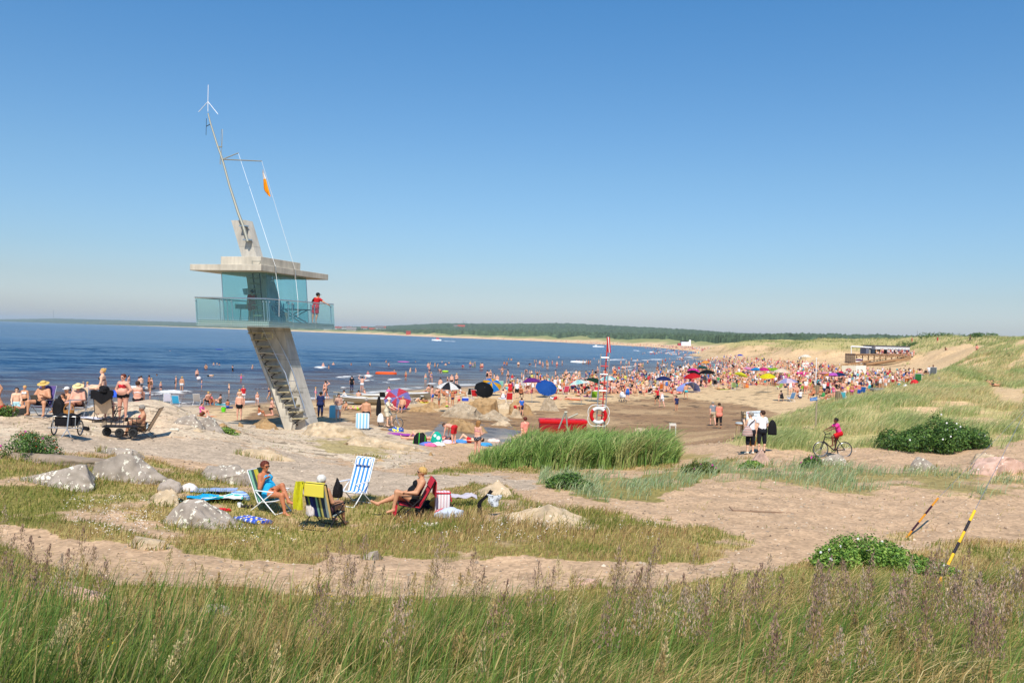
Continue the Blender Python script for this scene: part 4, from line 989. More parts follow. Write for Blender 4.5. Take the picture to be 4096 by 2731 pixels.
GARM={'trunks':{'hip':(0,1),'thighL':(0,.45),'thighR':(0,.45),'belly':(0,.25)},'shorts':{'hip':(0,1),'thighL':(0,.80),'thighR':(0,.80),'belly':(0,.35)},'capri':{'hip':(0,1),'thighL':(0,1),'thighR':(0,1),'shinL':(0,.32),'shinR':(0,.32),'belly':(0,.35)},'trousers':{'hip':(0,1),'thighL':(0,1),'thighR':(0,1),'shinL':(0,.92),'shinR':(0,.92),'belly':(0,.35)},'briefs':{'hip':(0,1),'thighL':(0,.06),'thighR':(0,.06)},'bra':{'bust':(0,1),'chest':(.45,.74)},'tank':{'bust':(0,1),'chest':(0,1),'belly':(.1,1),'shoulder':(.15,.85)},'swimsuit':{'bust':(0,1),'chest':(0,.86),'belly':(0,1),'hip':(0,1),'thighL':(0,.05),'thighR':(0,.05)},'tee':{'bust':(0,1),'chest':(0,1),'belly':(.05,1),'shoulder':(0,1),'uarmL':(0,.6),'uarmR':(0,.6)},'shirt':{'bust':(0,1),'chest':(0,1),'belly':(0,1),'hip':(0,1),'shoulder':(0,1),'uarmL':(0,.75),'uarmR':(0,.75)},'jacket':{'bust':(0,1),'chest':(0,1),'belly':(0,1),'hip':(0,1),'shoulder':(0,1),'uarmL':(0,1),'uarmR':(0,1),'farmL':(0,.92),'farmR':(0,.92),'neck':(0,.4)},'dress':{'bust':(0,1),'chest':(0,.9),'belly':(0,1),'hip':(0,1),'thighL':(0,.7),'thighR':(0,.7)},'sarong':{'belly':(0,.3),'hip':(0,1),'thighL':(0,1),'thighR':(0,1),'shinL':(0,.5),'shinR':(0,.5)},'towel':{'bust':(0,1),'chest':(0,1),'belly':(0,1),'hip':(0,1),'shoulder':(0,1),'uarmL':(0,.9),'uarmR':(0,.9),'thighL':(0,.35),'thighR':(0,.35)},'shoes':{'footL':(0,1),'footR':(0,1)},}
LOOSE={'trunks':(.012,.02),'shorts':(.016,.03),'capri':(.010,.012),'trousers':(.018,.02),'tee':(.014,.015),'shirt':(.020,.02),'jacket':(.026,.02),'dress':(.014,.07),'sarong':(.014,.04),'towel':(.03,.05),'shoes':(.008,0)}
def gmask(names,T,g):
 m=np.zeros(len(names),bool)
 for r,(a,b)in GARM[g].items():m|=(names==r)&(T>=a)&(T<=b)
 if GARM[g].get('belly',(0,0))[1]>.9:m|=names=='gut'
 return m
def quads_mesh(name,V,Q,mi=None):
 me=np_mesh(name,V,Q.ravel(),np.arange(len(Q))*4,np.full(len(Q),4),smooth=True)
 if mi is not None:me.polygons.foreach_set('material_index',np.asarray(mi,np.int32))
 return me
def vnormals(V,Q):
 n=np.cross(V[Q[:,2]]-V[Q[:,0]],V[Q[:,3]]-V[Q[:,1]]);N=np.zeros_like(V)
 for k in range(4):np.add.at(N,Q[:,k],n)
 return N/(np.linalg.norm(N,axis=1)[:,None]+1e-12)
def shell(V,Q,N,mask,d0,d1,tfl):
 q=Q[mask[Q].all(1)]
 if not len(q):return None
 used=np.unique(q);mp=-np.ones(len(V),int);mp[used]=np.arange(len(used));q2=mp[q]
 fl=tfl[used][:,None]
 Vo=V[used]+N[used]*(d0+d1*fl)
 E=np.concatenate([q2[:,[0,1]],q2[:,[1,2]],q2[:,[2,3]],q2[:,[3,0]]])
 key=np.sort(E,1);_,inv,cnt=np.unique(key,axis=0,return_inverse=True,return_counts=True)
 bd=E[cnt[inv.ravel()]==1];m=len(used)
 Vi=V[used]-N[used]*.003
 rim=np.stack([bd[:,1],bd[:,0],bd[:,0]+m,bd[:,1]+m],1)
 for _ in range(2):
  s_=Vo.copy();c=np.ones(m)
  np.add.at(s_,bd[:,0],Vo[bd[:,1]]);np.add.at(s_,bd[:,1],Vo[bd[:,0]]);np.add.at(c,bd[:,0],1);np.add.at(c,bd[:,1],1)
  Vo=s_/c[:,None]
 return np.concatenate([Vo,Vi]),np.concatenate([q2,rim])
SKINS={'fair':'e6b698','pink':'dba28a','tan':'c48e6c','brown':'b87450','dark':'6f4530'}
def skin(k):
 m=mat('skin_'+k,hexlin(SKINS[k]),0.55,spec=0.35,noise=.09,nscale=7);p=m.node_tree.nodes['Principled BSDF']
 p.inputs['Subsurface Weight'].default_value=0.0
 return m
HAIRS={'brown':'3b2416','dark':'17110e','blond':'c09a5c','grey':'8c857c','white':'cfcac2','auburn':'5a2414','golden':'94683a'}
def hairm(k):return mat('hair_'+k,hexlin(HAIRS[k]),0.6,noise=0.35,nscale=60)
def cloth(c,name=None):return mat('cloth_'+(name or c),hexlin(c),0.85,noise=0.10,nscale=18,bump=0.15)
def person(label,loc,rz,pose,sex='f',skin_='fair',hair='brown',clothes=(),fat=0.1,child=0.0,scale=1.0,h=0.016,style='short',sink=None,group=None,hat=None,glasses=False,keepz=False,cat='person'):
 p=POSES[pose]if isinstance(pose,str)else pose
 B,J=skeleton(p,sex,fat,child)
 vol,lo=field(B,h);V,Q=surface_nets(vol,lo,h)
 names,T=classify(V,B);N=vnormals(V,Q)
 z0=0 if keepz else V[:,2].min()
 root=empty('person',label,cat,loc,rz,group,scale)
 off=np.array([0,0,-z0-(sink or 0)/scale])
 link('body',quads_mesh('body',V+off,Q),skin(skin_),root)
 for(g,mm)in clothes:
  m=gmask(names,T,g);d0,d1=LOOSE.get(g,(.005,0))
  if g=='shoes':m|=np.isin(names,['shinL','shinR'])&(T>.93)
  fl=np.where(np.char.startswith(names,'thigh')|np.char.startswith(names,'uarm'),T,0)
  if g=='dress' or g=='sarong':fl=np.where(np.char.startswith(names,'shin'),.8,fl)
  r=shell(V,Q,N,m,d0,d1,fl)
  if r:link({'bra':'bikini_top','briefs':'bikini_bottom','tee':'t_shirt','capri':'capri_trousers','tank':'top'}.get(g,g),quads_mesh(g,r[0]+off,r[1]),mm,root)
 hb,hu,fa,hc,hr=[],J['hu'],J['fa'],J['hc'],J['hr']
 hs=J['hs']
 if hair:
  hb=[(hc-fa*.018+hu*.028,hc-fa*.03+hu*.024,.103*hs,.101*hs,.02,'hair')]
  if style in('long','bob','pony'):
   dn=np.array([0,0,-1.0])if J['up'][2]>.4 else-J['up']
   L={'long':.30,'bob':.12,'pony':.22}[style]
   if style=='pony':hb.append((hc-fa*.10+hu*.04,hc-fa*.13+dn*L,.035,.018,.03,'hair'))
   else:
    for s_ in(-1,0,1):hb.append((hc-fa*.05+hr*s_*.06,hc-fa*.075+hr*s_*.075+dn*L,.06,.035,.04,'hair'))
  if style=='bun':hb.append((hc-fa*.11+hu*.07,hc-fa*.12+hu*.075,.04,.04,.02,'hair'))
  hv,hl=field(hb,max(.009,h*.75))
  hh=max(.009,h*.75)
  gx,gy,gz_=[hl[i]+np.arange(hv.shape[i])*hh for i in range(3)]
  X=np.stack(np.meshgrid(gx,gy,gz_,indexing='ij'),-1)-hc
  f,u,rr=X@fa,X@hu,X@hr
  cutp=(f-.035*hs-.50*np.maximum(u,-.06))*.8
  hv=np.maximum(hv,cutp)
  if style in('short','bun','pony'):hv=np.maximum(hv,(-.055-u)if style!='pony' else hv)
  hv+=(vnoise(X[...,0]*60+X[...,2]*20,X[...,1]*60+X[...,2]*30,5)-.5).astype(np.float32)*.020
  HV,HQ=surface_nets(hv.astype(np.float32),hl,hh)
  if len(HQ):link('hair',quads_mesh('hair',HV+off,HQ),hairm(hair),root)
 def fm(a,b,c):return hc+fa*a+hr*b+hu*c+off
 if glasses:
  b=MB()
  for s_ in(-1,1):
   q=Matrix((tuple(hr),tuple(fa),tuple(hu))).transposed().to_quaternion()
   b.sphere(fm(.092*hs,s_*.034,.006),.026,(1.05,.45,.8),10,q)
   b.bar(fm(.085*hs,s_*.058,.012),fm(0,s_*.096*hs,.008),.005,5)
  b.bar(fm(.10*hs,-.02,.012),fm(.10*hs,.02,.012),.005,5)
  b.build('sunglasses',mat('dark_lens',(.012,.01,.01),.15,spec=.6),root)
 else:
  for s_ in(-1,1):
   b=MB();b.sphere(fm(.078*hs,s_*.034,.004),.013,n=8)
   b.build('eye',mat('eye_dark',(.03,.02,.018),.25),root)
 if hat:
  kind,hm_=hat;b=MB();q=Matrix((tuple(hr),tuple(fa),tuple(hu))).transposed().to_quaternion()
  if kind=='straw':
   pr=[(.0,.135),(.06,.13),(.095,.105),(.102,.07),(.108,.045),(.15,.035),(.20,.02),(.205,.028)]
   rings=[]
   for(r_,z_)in pr:
    rings.append([b.b.verts.new(Vector(fm(0,0,0))+q@Vector((math.cos(a*6.2832/20)*max(r_,.002),math.sin(a*6.2832/20)*max(r_,.002)*1.08-.01,z_)))for a in range(20)])
   for i in range(len(rings)-1):
    for a in range(20):b.b.faces.new((rings[i][a],rings[i][(a+1)%20],rings[i+1][(a+1)%20],rings[i+1][a]))
  else:
   b.sphere(fm(-.015,0,.045),.108*hs,(1,1.05,.85),14,q)
   b.box(fm(.115*hs,0,.045),(.14,.11,.012),q,.004)
  b.build('hat' if kind=='straw' else 'cap',hm_,root)
 root['_']=0;del root['_']
 return root,J,off
# the leaning lifeguard tower
E1,E2=Vector((.954,-.30,0)),Vector((.30,.954,0))
def zc(ox,oy,s):return lambda x,y:(ox+x*s,oy+y*s)
Z2,Z3,Z4=zc(650,1300,.3189),zc(700,800,.3507),zc(700,300,.4464)
Z5,Z6,Z7=zc(1100,1500,200/1568),zc(950,1300,250/1568),zc(940,1080,420/2352)
_c0=atD(*Z2(1795,1215),48.5);T0=_c0.dot(E2)
def PF(px,t=0.0):
 sx,sz=ray(*px);d=Vector((sx,1,sz));D=(T0+t)/d.dot(E2)
 return Vector((sx*D,D,H+sz*D))
def PS(px,s):
 sx,sz=ray(*px);d=Vector((sx,1,sz));D=s/d.dot(E1)
 return Vector((sx*D,D,H+sz*D))
def conc(name,base,streaks=0.35):
 m=bpy.data.materials.new(name);m.use_nodes=True;t=m.node_tree;p=t.nodes['Principled BSDF'];p.inputs['Roughness'].default_value=.9;p.inputs['Specular IOR Level'].default_value=.2
 tc=t.nodes.new('ShaderNodeTexCoord');mp=t.nodes.new('ShaderNodeMapping');mp.inputs['Scale'].default_value=(2.2,2.2,.35);t.links.new(tc.outputs['Object'],mp.inputs[0])
 n=t.nodes.new('ShaderNodeTexNoise');n.inputs['Scale'].default_value=2.0;n.inputs['Detail'].default_value=8;t.links.new(mp.outputs[0],n.inputs['Vector'])
 n2=t.nodes.new('ShaderNodeTexNoise');n2.inputs['Scale'].default_value=1.2;n2.inputs['Detail'].default_value=6;t.links.new(tc.outputs['Object'],n2.inputs['Vector'])
 ad=t.nodes.new('ShaderNodeMath');ad.operation='ADD';t.links.new(n.outputs['Fac'],ad.inputs[0]);t.links.new(n2.outputs['Fac'],ad.inputs[1])
 cr=t.nodes.new('ShaderNodeValToRGB');mr=t.nodes.new('ShaderNodeMapRange');mr.inputs[1].default_value=.65;mr.inputs[2].default_value=1.35;t.links.new(ad.outputs[0],mr.inputs[0]);t.links.new(mr.outputs[0],cr.inputs[0])
 c=np.array(base);e=cr.color_ramp.elements;e[0].color=(*(c*(1-streaks)),1);e[1].color=(*(c*1.12),1)
 sx_=t.nodes.new('ShaderNodeSeparateXYZ');t.links.new(tc.outputs['Object'],sx_.inputs[0])
 fr=t.nodes.new('ShaderNodeMath');fr.operation='MULTIPLY_ADD';fr.inputs[1].default_value=1/1.55;fr.inputs[2].default_value=.35;t.links.new(sx_.outputs[2],fr.inputs[0])
 f2=t.nodes.new('ShaderNodeMath');f2.operation='FRACT';t.links.new(fr.outputs[0],f2.inputs[0])
 lt=t.nodes.new('ShaderNodeMath');lt.operation='LESS_THAN';lt.inputs[1].default_value=.018;t.links.new(f2.outputs[0],lt.inputs[0])
 ml=t.nodes.new('ShaderNodeMath');ml.operation='MULTIPLY';ml.inputs[1].default_value=.55;t.links.new(lt.outputs[0],ml.inputs[0])
 jm=t.nodes.new('ShaderNodeMix');jm.data_type='RGBA';t.links.new(ml.outputs[0],jm.inputs[0]);t.links.new(cr.outputs[0],jm.inputs[6]);jm.inputs[7].default_value=(*(c*.25),1)
 t.links.new(jm.outputs[2],p.inputs['Base Color'])
 b=t.nodes.new('ShaderNodeBump');b.inputs['Strength'].default_value=.15;b.inputs['Distance'].default_value=.02;t.links.new(n2.outputs['Fac'],b.inputs['Height']);t.links.new(b.outputs[0],p.inputs['Normal'])
 return m
CON=conc('concrete',hexlin('c0b9ad'),.30);COND=conc('concrete_warm',hexlin('ccc2b0'),.30)
STEEL=mat('stainless_steel',(.62,.62,.62),.28,.9);DSTEEL=mat('dark_steel',(.05,.05,.05),.5,.4);GALV=mat('galvanised',hexlin('a8a596'),.55,.5)
WOODG=mat('weathered_wood',hexlin('a39676'),.85,noise=.25,nscale=9,bump=.2);ROPEM=mat('white_rope',(.85,.85,.83),.8)
def glass_mat(name,tint,dots=False):
 m=bpy.data.materials.new(name);m.use_nodes=True;t=m.node_tree
 for n in list(t.nodes):
  if n.type!='OUTPUT_MATERIAL':t.nodes.remove(n)
 tr=t.nodes.new('ShaderNodeBsdfTransparent');tr.inputs[0].default_value=(*tint,1)
 gl=t.nodes.new('ShaderNodeBsdfGlossy');gl.inputs['Roughness'].default_value=.02;gl.inputs[0].default_value=(.9,1,1,1)
 lw=t.nodes.new('ShaderNodeLayerWeight');lw.inputs[0].default_value=.5
 pw=t.nodes.new('ShaderNodeMath');pw.operation='POWER';pw.inputs[1].default_value=4.0;t.links.new(lw.outputs['Facing'],pw.inputs[0])
 fr=t.nodes.new('ShaderNodeMath');fr.operation='MULTIPLY_ADD';fr.inputs[1].default_value=.5;fr.inputs[2].default_value=.03;t.links.new(pw.outputs[0],fr.inputs[0])
 mx=t.nodes.new('ShaderNodeMixShader');t.links.new(fr.outputs[0],mx.inputs[0]);t.links.new(tr.outputs[0],mx.inputs[1]);t.links.new(gl.outputs[0],mx.inputs[2])
 out=mx
 df=t.nodes.new('ShaderNodeBsdfDiffuse');df.inputs[0].default_value=(.22,.46,.46,1)
 m2=t.nodes.new('ShaderNodeMixShader');m2.inputs[0].default_value=.022;t.links.new(mx.outputs[0],m2.inputs[1]);t.links.new(df.outputs[0],m2.inputs[2]);out=m2
 if dots:
  a=t.nodes.new('ShaderNodeAttribute');a.attribute_name='pane';sp=t.nodes.new('ShaderNodeSeparateXYZ');t.links.new(a.outputs['Vector'],sp.inputs[0])
  v=t.nodes.new('ShaderNodeTexVoronoi');v.voronoi_dimensions='2D';v.inputs['Scale'].default_value=9.0;v.inputs['Randomness'].default_value=0.0;t.links.new(a.outputs['Vector'],v.inputs['Vector'])
  mr=t.nodes.new('ShaderNodeMapRange');mr.inputs[1].default_value=0;mr.inputs[2].default_value=.62;mr.inputs[3].default_value=.40;mr.inputs[4].default_value=.0;t.links.new(sp.outputs[1],mr.inputs[0])
  lt=t.nodes.new('ShaderNodeMath');lt.operation='LESS_THAN';t.links.new(v.outputs['Distance'],lt.inputs[0]);t.links.new(mr.outputs[0],lt.inputs[1])
  sc=t.nodes.new('ShaderNodeMath');sc.operation='MULTIPLY';sc.inputs[1].default_value=.45;t.links.new(lt.outputs[0],sc.inputs[0])
  d2=t.nodes.new('ShaderNodeBsdfDiffuse');d2.inputs[0].default_value=(.62,.70,.68,1)
  m3=t.nodes.new('ShaderNodeMixShader');t.links.new(sc.outputs[0],m3.inputs[0]);t.links.new(out.outputs[0],m3.inputs[1]);t.links.new(d2.outputs[0],m3.inputs[2]);out=m3
 t.links.new(out.outputs[0],t.nodes['Material Output'].inputs[0])
 return m
GLC,GLR=glass_mat('cabin_glass',(.80,.93,.945)),glass_mat('rail_glass',(.87,.95,.95),True)
_tp=PF(Z2(1640,1290));tower=empty('lifeguard_tower','leaning concrete lifeguard tower with teal glass cabin and mast','tower',(0,0,0))
TB=Vector((_tp.x,_tp.y,1.0));tower.location=TB
def tpart(mb,name,m,smooth=True,angle=30,parent=None):
 bmesh.ops.translate(mb.b,verts=mb.b.verts,vec=-TB)
 return mb.build(name,m,parent or tower,smooth,angle=angle)
FL=[PF(Z2(1560,1400)),PF(Z2(1530,1310)),PF(Z2(1300,690)),PF(Z2(1062,40)),PF(Z3(850,1180)),PF(Z3(818,900)),PF(Z3(760,640)),PF(Z3(640,232))]
FRr=[PF(Z2(1840,1400)),PF(Z2(1815,1310)),PF(Z2(1660,690)),PF(Z2(1510,40)),PF(Z3(1060,1180)),PF(Z3(1000,900)),PF(Z3(930,640)),PF(Z3(803,229))]
BR=[PF(Z2(2010,1400),1.26),PF(Z2(1980,1300),1.25),PF(Z2(1790,690),1.1),PF(Z2(1600,40),.82),PF(Z3(1215,1190),.8),PF(Z3(1125,900),.75),PF(Z3(1003,642),.66),PF(Z3(885,246),.62)]
mb=MB();ring=[]
for a,b_,c in zip(FL,FRr,BR):
 ring.append([mb.b.verts.new(x)for x in(a,b_,c,a+(c-b_))])
for i in range(len(ring)-1):
 for k in range(4):mb.b.faces.new((ring[i][k],ring[i][(k+1)%4],ring[i+1][(k+1)%4],ring[i+1][k]))
mb.b.faces.new(ring[0]);mb.b.faces.new(list(reversed(ring[-1])))
column=tpart(mb,'column',CON,False)
st=[(1368,800),(1410,806),(1415,885),(1450,890),(1460,970),(1500,980),(1502,1047),(1541,1052),(1545,1130),(1580,1135),(1585,1215),(1627,1222),(1612,1320),(1612,1420),(1560,1420),(1530,1310)]
mb=MB();mb.poly_prism([PF(Z2(*q),-.62)for q in st],E2*.14);tpart(mb,'stepped_side_wall',COND,False)
mb=MB();mb.poly_prism([PF(Z2(*q),-.5)for q in[(1060,40),(1090,40),(1260,480),(1395,810),(1368,810),(1225,480)]],E2*.12);tpart(mb,'side_stringer',CON,False)
TR=[(1068,95,1245),(1110,180,1290),(1152,262,1330),(1195,345,1370),(1235,425,1420),(1278,508,1440),(1318,590,1455),(1358,672,1510),(1400,752,1560),(1442,835,1595),(1484,917,1650),(1530,1000,1692),(1575,1085,1740),(1620,1168,1785)]
br=[]
for(x0,yy,x1)in TR:
 a,b_=PF(Z2(x0,yy),-.60),PF(Z2(x1,yy-4),-.30)
 mb=MB();mb.poly_prism([a,b_,b_+E2*.34,a+E2*.34],Vector((0,0,-.065)));tpart(mb,'stair_tread',WOODG,False)
 br+=[PF(Z2(x0+95,yy+22),-.12),PF(Z2(x0+45,yy+58),-.12),PF(Z2(x0+75,yy+88),-.12)]
mb=MB();mb.tube(br,.045,4);tpart(mb,'stair_bracket',DSTEEL,False)
for pts,dt in(([(1250,36),(1480,500),(1540,600),(1670,1035)],-.75),([(1380,48),(1590,470),(1640,600),(1782,1045)],-.10)):
 mb=MB();mb.tube([PF(Z2(*q),dt)for q in pts],.024,8);tpart(mb,'stair_handrail',STEEL)
for(a,b_,c)in[((1195,345),(1400,362),(1530,372)),((1360,685),(1560,700),(1680,705)),((1530,1018),(1670,1035),(1782,1045))]:
 mb=MB();mb.tube([PF(Z2(*a),-.62),PF(Z2(*b_),-.75),PF(Z2(*c),-.10)],.018,6);tpart(mb,'rail_brace',STEEL)
a,b_,c,d=[PF(Z5(*q),-.02)for q in((515,450),(735,458),(795,645),(570,635))]
mb=MB();mb.poly_prism([a,b_,c,d],E2*.03);plq=tpart(mb,'name_plaque',mat('plaque_grey',hexlin('9a948a'),.8),False)
def text(body,size,m,origin,xdir,updir,parent=None,name='lettering',depth=.004,align='LEFT',shift=None):
 cu=bpy.data.curves.new(name,'FONT');cu.body=body;cu.size=size;cu.extrude=depth;cu.align_x=align;cu.fill_mode='BOTH';cu.resolution_u=2
 tmp=bpy.data.objects.new('tmp',cu);COL.objects.link(tmp);bpy.context.view_layer.update()
 me=bpy.data.meshes.new_from_object(tmp.evaluated_get(bpy.context.evaluated_depsgraph_get()));bpy.data.objects.remove(tmp);bpy.data.curves.remove(cu)
 x=Vector(xdir).normalized();y=Vector(updir).normalized();z=x.cross(y)
 me.transform(Matrix(((x.x,y.x,z.x,origin[0]),(x.y,y.y,z.y,origin[1]),(x.z,y.z,z.z,origin[2]),(0,0,0,1))))
 me.materials.clear()
 return link(name,me,m,parent)
text('whilto',.24,mat('plaque_letter',hexlin('5e584e'),.8),PF(Z5(585,560),-.03)-TB,E1,(-.2*E1.x,-.2*E1.y,1),plq)
mb=MB()
for a,b_ in[((520,190),(830,205)),((620,215),(610,345)),((600,345),(690,330)),((720,335),(845,335)),((870,205),(885,330))]:mb.bar(PF(Z6(*a),-.25),PF(Z6(*b_),-.25),.035,4)
tpart(mb,'hatch_bracket',mat('pale_timber',hexlin('cfc6a0'),.8),False)
tb=-3.05
Cb=PF(Z3(1070,1450),tb);S0=Cb.dot(E1)
Lb=PF(Z3(245,1425),tb);Rb=PS(Z3(1825,1480),S0)
Lw=(Lb-Cb).dot(-E1);Rw=(Rb-Cb).dot(E2)
zf0,zf1=Cb.z+.06,7.16
Cf=Vector((Cb.x,Cb.y,0))
ins=.05
q=[Cf-E1*ins+E2*ins,Cf-E1*(Lw-ins)+E2*ins,Cf-E1*(Lw-ins)+E2*(Rw-ins),Cf-E1*ins+E2*(Rw-ins)]
mb=MB();mb.poly_prism([v+Vector((0,0,zf0))for v in q],Vector((0,0,zf1-zf0)));tpart(mb,'floor_slab',mat('slab_edge',hexlin('8c968e'),.7,noise=.1),False)
lean_f=PF(Z3(1050,1110),tb)-Cb;lean_f=lean_f/lean_f.z
def panel(a,b_,hgt,m,name,thick=.02,nrm_=None):
 u=(b_-a);L=u.length;up=lean_f*hgt;n_=nrm_*thick
 V=[a,b_,b_+up,a+up,a+n_,b_+n_,b_+up+n_,a+up+n_]
 Fq=np.array([[0,1,2,3],[5,4,7,6],[0,4,5,1],[1,5,6,2],[2,6,7,3],[3,7,4,0]])
 me=np_mesh(name,np.array([tuple(v-TB)for v in V]),Fq.ravel(),np.arange(6)*4,np.full(6,4))
 at=me.attributes.new('pane','FLOAT_VECTOR','POINT')
 at.data.foreach_set('vector',np.array([[0,0,0],[L,0,0],[L,hgt,0],[0,hgt,0]]*2,np.float32).ravel())
 return link(name,me,m,tower)
HB=1.50
def fx(px):return PF(px,tb)
for xa,xb in((246,640),(646,1068)):
 a,b_=PF(Z3(xa,1425+(xa-245)*.03),tb),PF(Z3(xb,1425+(xb-245)*.03),tb)
 panel(Vector((a.x,a.y,Cb.z)),Vector((b_.x,b_.y,Cb.z)),HB,GLR,'glass_panel',.02,E2)
for xa,xb in((1074,1350),(1355,1606),(1611,1825)):
 a,b_=PS(Z3(xa,1450+(xa-1070)*.04),S0),PS(Z3(xb,1450+(xb-1070)*.04),S0)
 panel(Vector((a.x,a.y,Cb.z)),Vector((b_.x,b_.y,Cb.z)),HB,GLR,'glass_panel',.02,-E1)
a=Cb-E1*Lw;b_=a+E2*Rw;c=Cb+E2*Rw
panel(b_,a,HB,GLR,'glass_panel',.02,E1);panel(c,b_,HB,GLR,'glass_panel',.02,-E2)
zl=lambda P,dz:P+lean_f*dz
for x in(255,520,560,605,660,1020,1058):
 a=PF(Z3(x,1440),tb+.10);a.z=Cb.z+.25
 mb=MB();mb.bar(a,zl(a,1.10),.026,8);mb.sphere(zl(a,1.05)-E2*.05,.045,n=8);tpart(mb,'railing_post',STEEL)
for x in(1078,1300,1345,1560,1600,1785):
 a=PS(Z3(x,1455),S0-.10);a.z=Cb.z+.25
 mb=MB();mb.bar(a,zl(a,1.10),.026,8);mb.sphere(zl(a,1.05)+E1*.05,.045,n=8);tpart(mb,'railing_post',STEEL)
up=lean_f*1.46
mb=MB();mb.tube([Cb-E1*Lw+E2*Rw+up,Cb-E1*Lw+up,Cb+up,Cb+E2*Rw+up],.032,8);tpart(mb,'handrail',STEEL)
tc_=-1.75
cl=PF(Z3(560,1400),tc_);cr_=PF(Z3(1075,1430),tc_);sC=cr_.dot(E1);ce=PS(Z3(1525,1400),sC)
zc0,zc1=zf1,None
cw,cd_=(cr_-cl).length,(ce-cr_).dot(E2)
c0=Vector((cr_.x,cr_.y,zf1));hC=2.66
def wall(a,b_,n_,k):
 for i in range(k):
  panel(a.lerp(b_,i/k+.004),a.lerp(b_,(i+1)/k-.004),hC,GLC,'cabin_window',.03,n_)
A_=c0-E1*cw
wall(A_,c0,E2,3);wall(c0,c0+E2*cd_,-E1,3);wall(A_+E2*cd_,A_,E1,3);wall(c0+E2*cd_,A_+E2*cd_,-E2,3)
for v in(A_,c0+E2*cd_):
 mb=MB();mb.bar(v,zl(v,hC),.02,6);tpart(mb,'window_frame',STEEL)
tr_=-2.9
Cr0,Cr1=PF(Z3(983,735),tr_),PF(Z3(985,808),tr_)
sR=Cr0.dot(E1);Rl=(PF(Z3(170,750),tr_)-Cr0).dot(-E1);Rr=(PS(Z3(1749,855),sR)-Cr0).dot(E2)
zt,zb=Cr0.z,Cr1.z
def slab(c,l,r,z0,z1,name,m):
 c=Vector((c.x,c.y,0));p=[c,c-E1*l,c-E1*l+E2*r,c+E2*r]
 mb=MB();mb.poly_prism([v+Vector((0,0,z0))for v in p],Vector((0,0,z1-z0)));bmesh.ops.bevel(mb.b,geom=mb.b.edges[:],offset=.012,segments=1,affect='EDGES');return tpart(mb,name,m,False)
slab(Cr0,Rl,Rr,zb,zt,'roof_slab',COND)
Cu=PF(Z3(981,645),tr_+.30);Ul=(PF(Z3(522,652),tr_+.30)-Cu).dot(-E1);Ur=(PS(Z3(1432,722),Cu.dot(E1))-Cu).dot(E2)
slab(Cu,Ul,Ur,zt+.002,Cu.z,'roof_parapet',COND)
mb=MB();mb.tube([PF(Z3(*q_),tr_+.05)for q_ in((880,690),(880,725),(895,735),(960,735),(972,720),(972,690))],.022,6);mb.bar(PF(Z3(880,700),tr_+.05),PF(Z3(972,700),tr_+.05),.018,6);tpart(mb,'roof_step',GALV)
for(yy,xa,xb)in[(885,853,940),(945,850,940),(1007,858,945),(1068,862,950),(1130,866,962),(1191,876,972),(1250,880,978),(1311,892,985)]:
 a,b_=PF(Z3(xa,yy),-1.35),PF(Z3(xb,yy),-1.35)
 mb=MB();mb.poly_prism([a,b_,b_+E2*.24,a+E2*.24],Vector((0,0,-.05)));tpart(mb,'ladder_tread',WOODG,False)
for xa,xb,dt in((885,960,-1.25),(965,1010,-1.0)):
 mb=MB();mb.bar(PF(Z3(xa,838),dt),PF(Z3(xb,1390),dt),.035,6);tpart(mb,'ladder_rail',DSTEEL)
mb=MB();v=PS(Z3(1108,920),sC-.5);mb.sphere(v,.13,(1,1,.7),12);mb.bar(v,v+Vector((0,0,.2)),.03);tpart(mb,'cabin_lamp',STEEL)
tm=-.30
mp_=[PF(Z4(*q_),tm)for q_ in((652,1492),(612,1355),(566,1235),(488,990),(425,757),(378,625),(320,440),(296,345))]
mb=MB();mb.tube(mp_,[.085,.085,.075,.062,.055,.05,.042,.036],10);mast=tpart(mb,'mast',GALV)
mb=MB()
for q_ in((640,1475),(608,1352)):
 v=PF(Z4(*q_),tm);mb.box(v+E2*.1,(.42,.3,.07),Euler((0,0,-.3)))
tpart(mb,'mast_clamp',STEEL,False,parent=mast)
WHITE=mat('white_plastic',(.82,.82,.82),.5)
mb=MB()
for a,b_ in(((295,330),(295,235)),((295,235),(298,90)),((295,240),(212,332)),((295,240),(385,353))):mb.bar(PF(Z4(*a),tm),PF(Z4(*b_),tm),.018,6)
tpart(mb,'aerial',WHITE,parent=mast)
mb=MB()
for a,b_,r_ in(((320,440),(280,462),.025),((282,392),(278,540),.014)):mb.bar(PF(Z4(*a),tm),PF(Z4(*b_),tm),r_,6)
tpart(mb,'aerial',DSTEEL,parent=mast)
mb=MB();mb.tube([PF(Z4(*q_),tm)for q_ in((418,645),(412,560),(416,492),(424,488),(428,494),(420,640),(404,760),(402,800),(410,804),(416,690))],.014,6);mb.bar(PF(Z4(378,645),tm),PF(Z4(420,645),tm),.04,6);tpart(mb,'aerial',GALV,parent=mast)
v0=PF(Z4(425,757),tm);a1,a2=PF(Z4(567,700),.9),PF(Z4(777,773),-1.2)
for v in(a1,a2):
 mb=MB();mb.bar(v0,v,.035,8,.028);tpart(mb,'yard_arm',GALV,parent=mast)
rs=S0
k1,k2=PS(Z3(1145,755),sR+.06),PS(Z3(1370,793),sR+.06)
